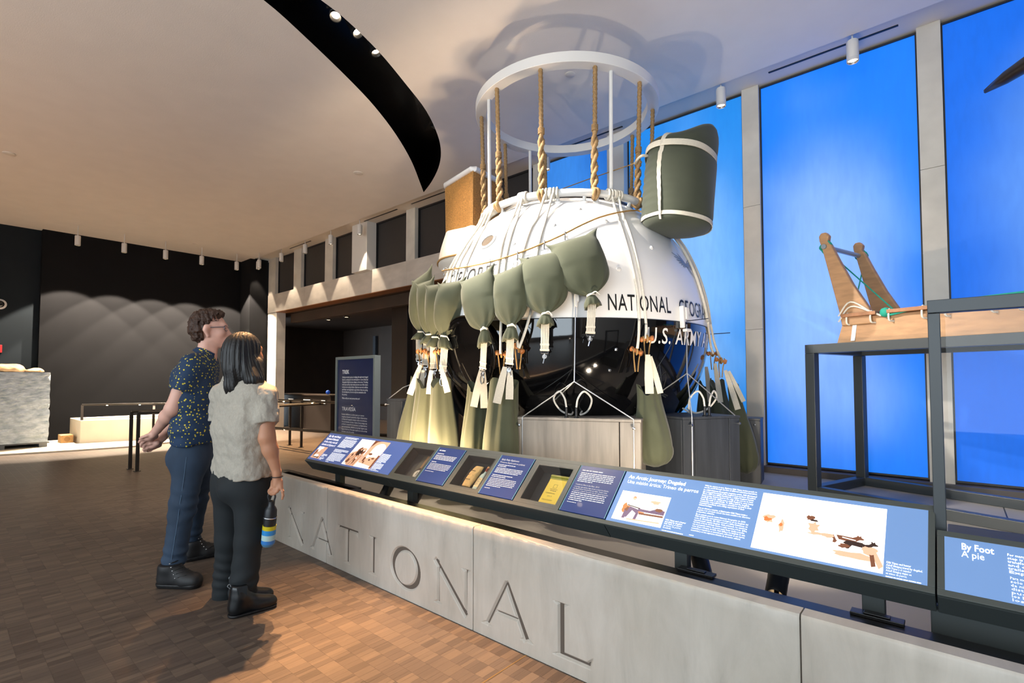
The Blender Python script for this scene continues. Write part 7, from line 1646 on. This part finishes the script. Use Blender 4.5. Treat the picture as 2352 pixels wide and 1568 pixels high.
        for k in range(5):
            for sg in (1, -1):
                c = press(fb, q(0.085 + k * 0.010, 0.150 - k * 0.022, sg * 0.004), si * (sg * 0.75) + d * 0.55 + UPV * 0.18); mb = MB(); mb.ball(c, 0.0055, 8, 5); mb.build('eyelet', M_steel, b, smooth=True, world=False)
        mb = MB()
        for k in range(5): mb.tube([press(fb, q(0.085 + k * 0.010, 0.152 - k * 0.022), si * w + d * 0.75 + UPV * 0.2) for w in (-0.75, -0.3, 0.0, 0.3, 0.75)], 0.0035, 6)
        mb.build('laces', M_boot, b, smooth=True, world=False)
    boot((-3.945, 1.015, 0), (-3.700, 1.190, 0), an, 'boot'); boot((-4.335, 1.245, 0), (-4.290, 1.520, 0), an2, 'boot')
    # hair: tousled cap, short at the nape
    hp_ = [('e', tuple(H(-0.026, 0, 0.042)), (0.108, 0.092, 0.104), Mh), ('e', tuple(H(-0.055, 0, 0.000)), (0.080, 0.085, 0.090), Mh), ('e', tuple(H(0.030, 0, 0.104)), (0.062, 0.066, 0.030), Mh)]
    fhair = union(hp_, 0.03); hT, hU, hS = np.array(tilt), np.array(upn), np.array(s); h0 = np.array(hd)
    def hair(Q):
        q = Q - h0; a = q @ hT; z = q @ hU; l = np.abs(q @ hS)
        d = fhair(Q) + 0.006 * np_noise(Q, 60, 1) + 0.006 * np_noise(Q * np.array([1, 1, 0.6]), 120, 4) + 0.003 * np_noise(Q, 230, 2)
        cut = np.minimum(0.055 + 0.6 * np.maximum(z - 0.062, 0) - a, 1)            # face line
        cut = np.where(z < 0.055, np.minimum(-0.004 - a + 0.25 * np.maximum(z, -0.02), cut), cut)
        cut = np.where(z < -0.012, np.minimum(cut, -0.040 - a + 0.0 * z), cut)
        d = np.maximum(d, -cut * 0.8); return np.maximum(d, -(z + 0.088))
    lo, hi = bounds([H(-0.13, 0.1, -0.1), H(0.12, -0.1, 0.16)], 0.05); sdf_obj('hair', hair, lo, hi, 0.0030, M_hair, me, 0, world=False)
    mous = union([C_(H(0.094, 0.0, -0.052), H(0.078, 0.026, -0.060), 0.009, 0.006), C_(H(0.094, 0.0, -0.052), H(0.078, -0.026, -0.060), 0.009, 0.006)], 0.01)
    lo, hi = bounds([H(0.1, 0, -0.05), H(0.07, 0.03, -0.06), H(0.07, -0.03, -0.06)], 0.03); sdf_obj('moustache', lambda Q: mous(Q) + 0.002 * np_noise(Q, 160, 2), lo, hi, 0.003, mat('ginger_hair', '#8a4a26', 0.7), me, 0, world=False)
    for l in (1, -1):
        mb = MB(); mb.ball(H(0.076, l * 0.031, 0.006), 0.0115, 10, 8); o = mb.build('eye', mat('eye_white', '#d8d2cc', 0.2), me, smooth=True, world=False)
        mb = MB(); mb.ball(H(0.0865, l * 0.031, 0.006), 0.0045, 8, 6); mb.build('iris', mat('iris_brown', '#2a1a10', 0.2), o, smooth=True, world=False)
    mb = MB()
    for l in (1, -1):
        mb.tube([H(0.100, l * (0.034 + 0.025 * math.cos(a)), 0.006 + 0.019 * math.sin(a)) - tilt * (0.012 * (1 + l * l * math.cos(a) if False else 0.5 + 0.5 * math.cos(a))) for a in np.linspace(0, 2 * PI, 18, endpoint=False)], 0.0022, 6, loop=True)
        mb.tube([H(0.090, l * 0.059, 0.014), H(0.04, l * 0.080, 0.012), H(-0.012, l * 0.088, 0.008)], 0.0026, 6)
    mb.tube([H(0.104, 0.010, 0.010), H(0.108, 0, 0.012), H(0.104, -0.010, 0.010)], 0.002, 6); mb.build('spectacles', mat('grey_spectacles', '#5c6270', 0.3, 0.6), me, smooth=True, world=False)
    mb = MB(); c = P(343, 1031, 0.030); mb.tube([c + (UPV * math.cos(a) + s * math.sin(a)) * 0.0105 for a in np.linspace(0, 2 * PI, 14, endpoint=False)], 0.0018, 6, loop=True); mb.build('finger_ring', mat('gold', '#caa14a', 0.25, 1.0), me, smooth=True, world=False)
person_a()

# ------------------------------------------------------------------ person in the linen shirt
def person_b():
    D = 3.03; th = R(52); f = RH * math.cos(th) + FH * math.sin(th); s = RH * math.sin(th) - FH * math.cos(th)
    def P(u, v, l=0.0, d=0.0): return atd(u, v, D + d) + s * l
    hd = P(564, 812); th2 = R(60); hf = RH * math.cos(th2) + FH * math.sin(th2); hs = RH * math.sin(th2) - FH * math.cos(th2); hu = (UPV - hf * 0.08).normalized(); hf2 = (hf + UPV * 0.08).normalized(); Mh = [tuple(hf2), tuple(hs), tuple(hu)]
    def H(a, l, z): return hd + hf2 * a + hs * l + hu * z
    sh, elb, wr = P(612, 908, 0.0, -0.08), P(612, 1003, 0.0, -0.12), P(636, 1085, 0.0, -0.10)
    sh2, elb2, wr2 = P(508, 906, 0.0, 0.12), P(505, 990, 0.0, 0.22), P(560, 1010, 0.0, 0.30)
    head = [('e', tuple(H(-0.005, 0, 0.02)), (0.092, 0.073, 0.098), Mh), ('e', tuple(H(0.035, 0, -0.035)), (0.056, 0.056, 0.076), Mh), C_(H(0.02, 0, -0.07), H(0.066, 0, -0.095), 0.036, 0.019), C_(H(0.086, 0, 0.01), H(0.102, 0, -0.03), 0.008, 0.011), C_(H(0.076, 0.025, 0.026), H(0.076, -0.025, 0.026), 0.014, 0.014), C_(H(0.082, 0.013, -0.063), H(0.082, -0.013, -0.063), 0.009, 0.009), C_(H(0.080, 0.012, -0.075), H(0.080, -0.012, -0.075), 0.009, 0.009), ('e', tuple(H(0.055, 0.038, -0.028)), (0.026, 0.02, 0.028), Mh)]
    for l in (1, -1): head.append(C_(H(-0.01, l * 0.074, -0.03), H(-0.014, l * 0.078, 0.01), 0.010, 0.012))
    neck = [C_(H(-0.02, 0, -0.07), P(556, 868), 0.048, 0.055)]
    arms = [C_(sh, elb, 0.050, 0.043), C_(elb, elb.lerp(wr, 0.35), 0.043, 0.039), C_(elb.lerp(wr, 0.35), wr, 0.039, 0.024), C_(sh2, elb2, 0.05, 0.042), C_(elb2, wr2, 0.042, 0.026), C_(wr2, wr2 + (wr2 - elb2).normalized() * 0.09, 0.028, 0.024)]
    trunk = []
    for l in (-0.09, 0.09): trunk += [C_(P(558, 900, l), P(558, 1000, l), 0.08, 0.085), C_(P(558, 1000, l), P(557, 1090, l), 0.085, 0.10)]
    hpR, hpL = P(582, 1105, 0.0, -0.04), P(532, 1105, 0.0, 0.06); knR, knL = P(572, 1240, 0.0, -0.06), P(527, 1235, 0.0, 0.08); anR, anL = P(556, 1378, 0.0, -0.08), P(518, 1366, 0.0, 0.12)
    legs = [C_(hpR, knR, 0.085, 0.055), C_(knR, anR, 0.055, 0.04), C_(hpL, knL, 0.085, 0.055), C_(knL, anL, 0.055, 0.04)]
    hands = []; kn_ = P(636, 1112, 0.0, -0.10)
    hands += [C_(wr, kn_, 0.024, 0.026), C_(P(629, 1106, 0, -0.09), P(627, 1118, 0, -0.10), 0.017, 0.015), C_(P(643, 1106, 0, -0.10), P(644, 1119, 0, -0.11), 0.017, 0.014)]
    finger(hands, [P(645, 1116, 0, -0.11), P(649, 1128, 0, -0.115), P(650, 1138, 0, -0.115), P(648, 1146, 0, -0.115)], 0.0090, 0.0062)
    finger(hands, [P(639, 1118, 0, -0.115), P(637, 1128, 0, -0.125), P(630, 1134, 0, -0.12), P(623, 1136, 0, -0.11)], 0.0092, 0.0065)
    finger(hands, [P(633, 1117, 0, -0.11), P(629, 1127, 0, -0.12), P(623, 1131, 0, -0.115), P(618, 1134, 0, -0.105)], 0.0090, 0.0064)
    finger(hands, [P(628, 1114, 0, -0.10), P(622, 1122, 0, -0.11), P(618, 1126, 0, -0.105), P(616, 1129, 0, -0.1)], 0.0082, 0.0060)
    finger(hands, [P(630, 1104, 0, -0.085), P(625, 1116, 0, -0.07), P(624, 1126, 0, -0.07)], 0.0108, 0.0078)
    fh, fa, ft, fl_, fnk = union(head, 0.022), union(arms, 0.03), union(trunk + legs, 0.06), union(hands, 0.007), union(neck, 0.03)
    def body(Q):
        d = smin(fh(Q), fnk(Q), 0.03); d = smin(d, ft(Q), 0.05); d = smin(d, fa(Q), 0.03); return smin(d, fl_(Q), 0.009)
    lo, hi = bounds([H(0.12, 0, 0.13), H(-0.1, 0, 0), elb, elb2, wr, sh, sh2, wr2, P(655, 1150, 0, -0.12), P(612, 1140, 0, -0.1), anR, anL, hpL, hpR, P(556, 1390, 0, -0.08)], 0.10)
    me = sdf_obj('person', body, lo, hi, 0.0046, M_skin2, None, 1)
    tag(me, 'person with long dark hair in an oatmeal linen shirt, holding a bottle', 'person')
    # linen shirt, boxy
    sl = P(609, 972, 0.0, -0.11); sl2 = P(508, 962, 0.0, 0.18); sp = []
    for l in (-0.115, 0.0, 0.115): sp += [C_(P(557, 905, l), P(556, 985, l), 0.085, 0.108), C_(P(556, 985, l), P(556, 1100, l * 1.06), 0.108, 0.118)]
    sp += [C_(P(556, 888), P(556, 915), 0.082, 0.09), C_(P(558, 880), sh + UPV * 0.002, 0.052, 0.052), C_(P(550, 880), sh2 + UPV * 0.002, 0.052, 0.052)]
    f1 = union(sp, 0.07); s1 = union([C_(sh, sl, 0.062, 0.074)], 0.02); s2 = union([C_(sh2, sl2, 0.062, 0.070)], 0.02); ad = (elb - sh).normalized(); ad = (ad * 0.96 + RH * 0.12 - UPV * 0.0).normalized(); ad2 = (sl2 - sh2).normalized(); hz = P(556, 1090).z
    rh = np.array(RH)
    def shirt(Q):
        d = f1(Q); lat = (Q - np.array(P(556, 1090))) @ rh
        d = smax(d, (hz + 0.020 * np.cos(lat * 14) * 0 + 0.10 * np.maximum(lat, -0.3) ** 2 * 1.2 - 0.004) - Q[..., 2], 0.01)
        a = np.maximum(s1(Q), (Q - np.array(sl)) @ np.array(ad)); b = np.maximum(s2(Q), (Q - np.array(sl2)) @ np.array(ad2)); d = smin(smin(d, a, 0.03), b, 0.03)
        d = np.maximum(d, Q[..., 2] - P(556, 862).z)
        w = 0.008 * np_noise(Q * np.array([1, 1, 0.55]), 20, 1) + 0.006 * np_noise(Q, 38, 7) + 0.003 * np_noise(Q, 80, 3) + 0.007 * np.sin((Q @ rh) * 38 + 2.5 * np_noise(Q, 6, 2)) * np.clip((1.26 - Q[..., 2]) * 4, 0, 1) * np.clip((Q[..., 2] - 0.75) * 4, 0.2, 1)
        return d + w
    lo, hi = bounds([P(470, 860, 0, 0.2), P(660, 860, 0, -0.2), P(470, 1110, 0, -0.2), P(660, 1110, 0, 0.25), sl, sl2], 0.10)
    o = sdf_obj('shirt', shirt, lo, hi, 0.0055, M_linen, me, 1, world=False); o['label'] = 'loose oatmeal linen shirt'
    mb = MB(); rings = []; cc = P(550, 866)
    for a in np.linspace(R(50), R(310), 26):
        d = f * math.cos(a) + s * math.sin(a); b0 = cc + d * 0.074 - UPV * 0.012; t0 = b0 + UPV * 0.038 - d * 0.006; rings.append([b0, t0, t0 + d * 0.009, b0 + d * 0.022 - UPV * 0.012])
    mb.loft(rings, closed_ring=False, cap0=False, cap1=False); mb.build('collar', M_linen, me, smooth=True, angle=60, world=False, solid=0.003)
    # trousers
    pp = [C_(P(582, 1080, 0, -0.05), P(582, 1115, 0, -0.04), 0.105, 0.108), C_(P(534, 1080, 0, 0.05), P(534, 1115, 0, 0.06), 0.105, 0.108), ('e', tuple(P(545, 1118, 0, -0.05)), (0.11, 0.11, 0.10))]
    p1 = union(pp, 0.06); lR = union([C_(hpR, knR, 0.104, 0.076), C_(knR, anR, 0.074, 0.073)], 0.03); lL = union([C_(hpL, knL, 0.102, 0.075), C_(knL, anL, 0.073, 0.072)], 0.03)
    def trousers(Q):
        d = smin(p1(Q), smin(lR(Q), lL(Q), 0.012), 0.05); d = np.maximum(d, Q[..., 2] - P(556, 1075).z)
        zc = np.where((Q - np.array(anL)) @ np.array(RH) > 0.055, anR.z - 0.012, anL.z - 0.012); d = np.maximum(d, zc - Q[..., 2])
        return d + 0.004 * np_noise(Q, 12, 3) + 0.004 * np.sin(Q[..., 2] * 75 + 5 * np_noise(Q, 8, 1)) * np.exp(-((Q[..., 2] - 0.15) / 0.12) ** 2)
    lo, hi = bounds([P(480, 1080, 0, 0.1), P(640, 1080, 0, -0.1), anR, anL, P(560, 1400, 0, -0.1)], 0.12); sdf_obj('trousers', trousers, lo, hi, 0.0055, M_pants, me, 1, world=False)
    def boot(heel, toe, ank):
        heel = Vector(heel); toe = Vector(toe); d = (toe - heel).normalized(); L = (toe - heel).length; si = d.cross(UPV); q = lambda a, z, l=0.0: heel + d * a + UPV * z + si * l
        pr = [C_(q(0.06, 0.15), q(0.062, 0.10), 0.048, 0.047), C_(q(0.062, 0.10), q(0.05, 0.05), 0.047, 0.042), C_(q(0.052, 0.05), q(L - 0.06, 0.036), 0.042, 0.036), C_(q(0.08, 0.10), q(L - 0.10, 0.048), 0.038, 0.030), C_(q(L - 0.10, 0.036), q(L - 0.034, 0.034), 0.038, 0.030)]
        fb = union(pr, 0.03); lo, hi = bounds([heel, toe, q(0.06, 0.2)], 0.09)
        b = sdf_obj('ankle_boot', lambda Q: np.maximum(np.maximum(fb(Q), 0.012 - Q[..., 2]), Q[..., 2] - 0.175), lo, hi, 0.005, M_leath, me, 1, world=False)
        fs_ = union([C_(q(0.048, 0.02), q(L - 0.045, 0.02), 0.046, 0.041)], 0.01)
        sdf_obj('sole', lambda Q: np.maximum(np.maximum(fs_(Q), 0.001 - Q[..., 2]), Q[..., 2] - 0.017), lo, hi, 0.005, mat('black_rubber', '#101012', 0.5), b, 0, world=False)
        mb = MB(); c = q(0.065, 0.115); sd_ = si if si.dot(FH) < 0 else -si; mb.prism([(-0.028, 0.055), (0.028, 0.055), (0.020, -0.005), (0.010, -0.03), (-0.008, -0.03), (-0.018, -0.005)], c + sd_ * 0.044, d, UPV, sd_ * 0.005); mb.build('elastic_gusset', mat('gusset', '#20262a', 0.9), b, world=False)
        mb = MB(); mb.tube(smooth_path([q(0.014, 0.160), q(0.000, 0.176), q(0.010, 0.186), q(0.02, 0.165)], 5), 0.0022, 6); mb.build('pull_tab', mat('tab_grey', '#7d8488', 0.7), b, smooth=True, world=False)
    boot((-3.115, 1.135, 0), (-3.075, 1.400, 0), anR); boot((-3.235, 1.185, 0), (-3.190, 1.430, 0), anL)
    # long hair
    hT, hU, hS, h0 = np.array(hf2), np.array(hu), np.array(hs), np.array(hd)
    hp_ = [('e', tuple(H(-0.018, 0, 0.030)), (0.103, 0.092, 0.103), Mh), ('e', tuple(H(-0.045, 0, -0.04)), (0.085, 0.098, 0.12), Mh)]
    hp_ += [C_(P(550, 840, 0, -0.03), P(533, 885, 0, -0.07), 0.070, 0.040), C_(P(533, 885, 0, -0.07), P(522, 903, 0, -0.085), 0.036, 0.010), C_(P(572, 845, 0, -0.04), P(580, 872, 0, -0.09), 0.068, 0.050), C_(P(590, 838, 0, -0.03), P(597, 872, 0, -0.06), 0.040, 0.022), C_(P(540, 850, 0, -0.08), P(536, 893, 0, -0.10), 0.045, 0.018)]
    fhair = union(hp_, 0.03)
    def hair(Q):
        q = Q - h0; a = q @ hT; z = q @ hU; l = q @ hS; ang = np.arctan2(l, a + 0.02)
        d = fhair(Q) + 0.0016 * np.sin(ang * 70 + 4.0 * np_noise(Q, 9, 2)) + 0.0022 * np.sin(ang * 21 + 1 + 3 * np_noise(Q, 6, 5)) + 0.005 * np_noise(Q, 13, 3)
        return np.maximum(d, -np.where(z > 0.055, 1.0, 0.048 + 0.25 * np.maximum(z, -0.1) - a) * 0.9)
    lo, hi = bounds([H(-0.13, 0.12, 0.15), H(0.13, -0.12, -0.1), P(515, 910, 0, -0.1), P(612, 880, 0, -0.1), P(520, 850, 0, 0.1)], 0.05); sdf_obj('hair', hair, lo, hi, 0.0036, M_bhair, me, 1, world=False)
    for l in (1, -1):
        mb = MB(); mb.ball(H(0.074, l * 0.029, 0.006), 0.0108, 10, 8); o = mb.build('eye', mat('eye_white', '#d8d2cc', 0.2), me, smooth=True, world=False); mb = MB(); mb.ball(H(0.0838, l * 0.029, 0.006), 0.0043, 8, 6); mb.build('iris', mat('iris_brown', '#2a1a10', 0.2), o, smooth=True, world=False)
    mb = MB(); c = P(636, 1094, 0, -0.10); ax = (wr - kn_).normalized(); u_ = ax.orthogonal().normalized(); w_ = ax.cross(u_); mb.tube([c + (u_ * math.cos(a) * 1.1 + w_ * math.sin(a)) * 0.029 for a in np.linspace(0, 2 * PI, 20, endpoint=False)], 0.0028, 6, loop=True); mb.build('hair_tie', M_blackmat, me, smooth=True, world=False)
    # bottle held by its loop
    bt, bb = P(624, 1150, 0, -0.11), P(615, 1252, 0, -0.10); ax = (bt - bb); L = ax.length; ax.normalize()
    t = thing('drink_bottle', 'black drink bottle with a bright multicoloured base hanging from a hand', 'bottle', tuple(bb))
    mb = MB(); mb.lathe([(0.034, L * 0.46), (0.035, L * 0.60), (0.033, L * 0.80), (0.026, L * 0.86), (0.018, L * 0.90), (0.018, L)], 26, bb, ax); mb.build('upper_body', M_blackmat, t, smooth=True)
    for k, (z0, z1, c1) in enumerate(((0.0, 0.06, '#4d7a99'), (0.06, 0.14, '#2f73b8'), (0.14, 0.26, '#a9c6c4'), (0.26, 0.37, '#2a86c8'), (0.37, 0.46, '#c2b21e'))):
        mb = MB(); r0 = 0.030 if k == 0 else 0.037; mb.lathe([(r0, L * z0), (0.037, L * z1)], 26, bb, ax); mb.build('colour_band', mat('bottle_band_%d' % k, c1, 0.35), t, smooth=True, angle=50)
    mb = MB(); mb.tube([bb + ax * (L * 0.64) + (u_ - ax * u_.dot(ax)).normalized() * 0 + (ax.orthogonal().normalized() * math.cos(a) + ax.cross(ax.orthogonal().normalized()) * math.sin(a)) * 0.0355 for a in np.linspace(0, 2 * PI, 24, endpoint=False)], 0.004, 6, loop=True); mb.build('grip_ring', M_steel, t, smooth=True)
    top = bb + ax * L; mb = MB(); mb.tube(smooth_path([top + RH * 0.014, top + RH * 0.02 + UPV * 0.03, P(625, 1130, 0, -0.11), top - RH * 0.02 + UPV * 0.03, top - RH * 0.014], 5), 0.005, 7); mb.build('carry_loop', M_blackmat, t, smooth=True)
person_b()
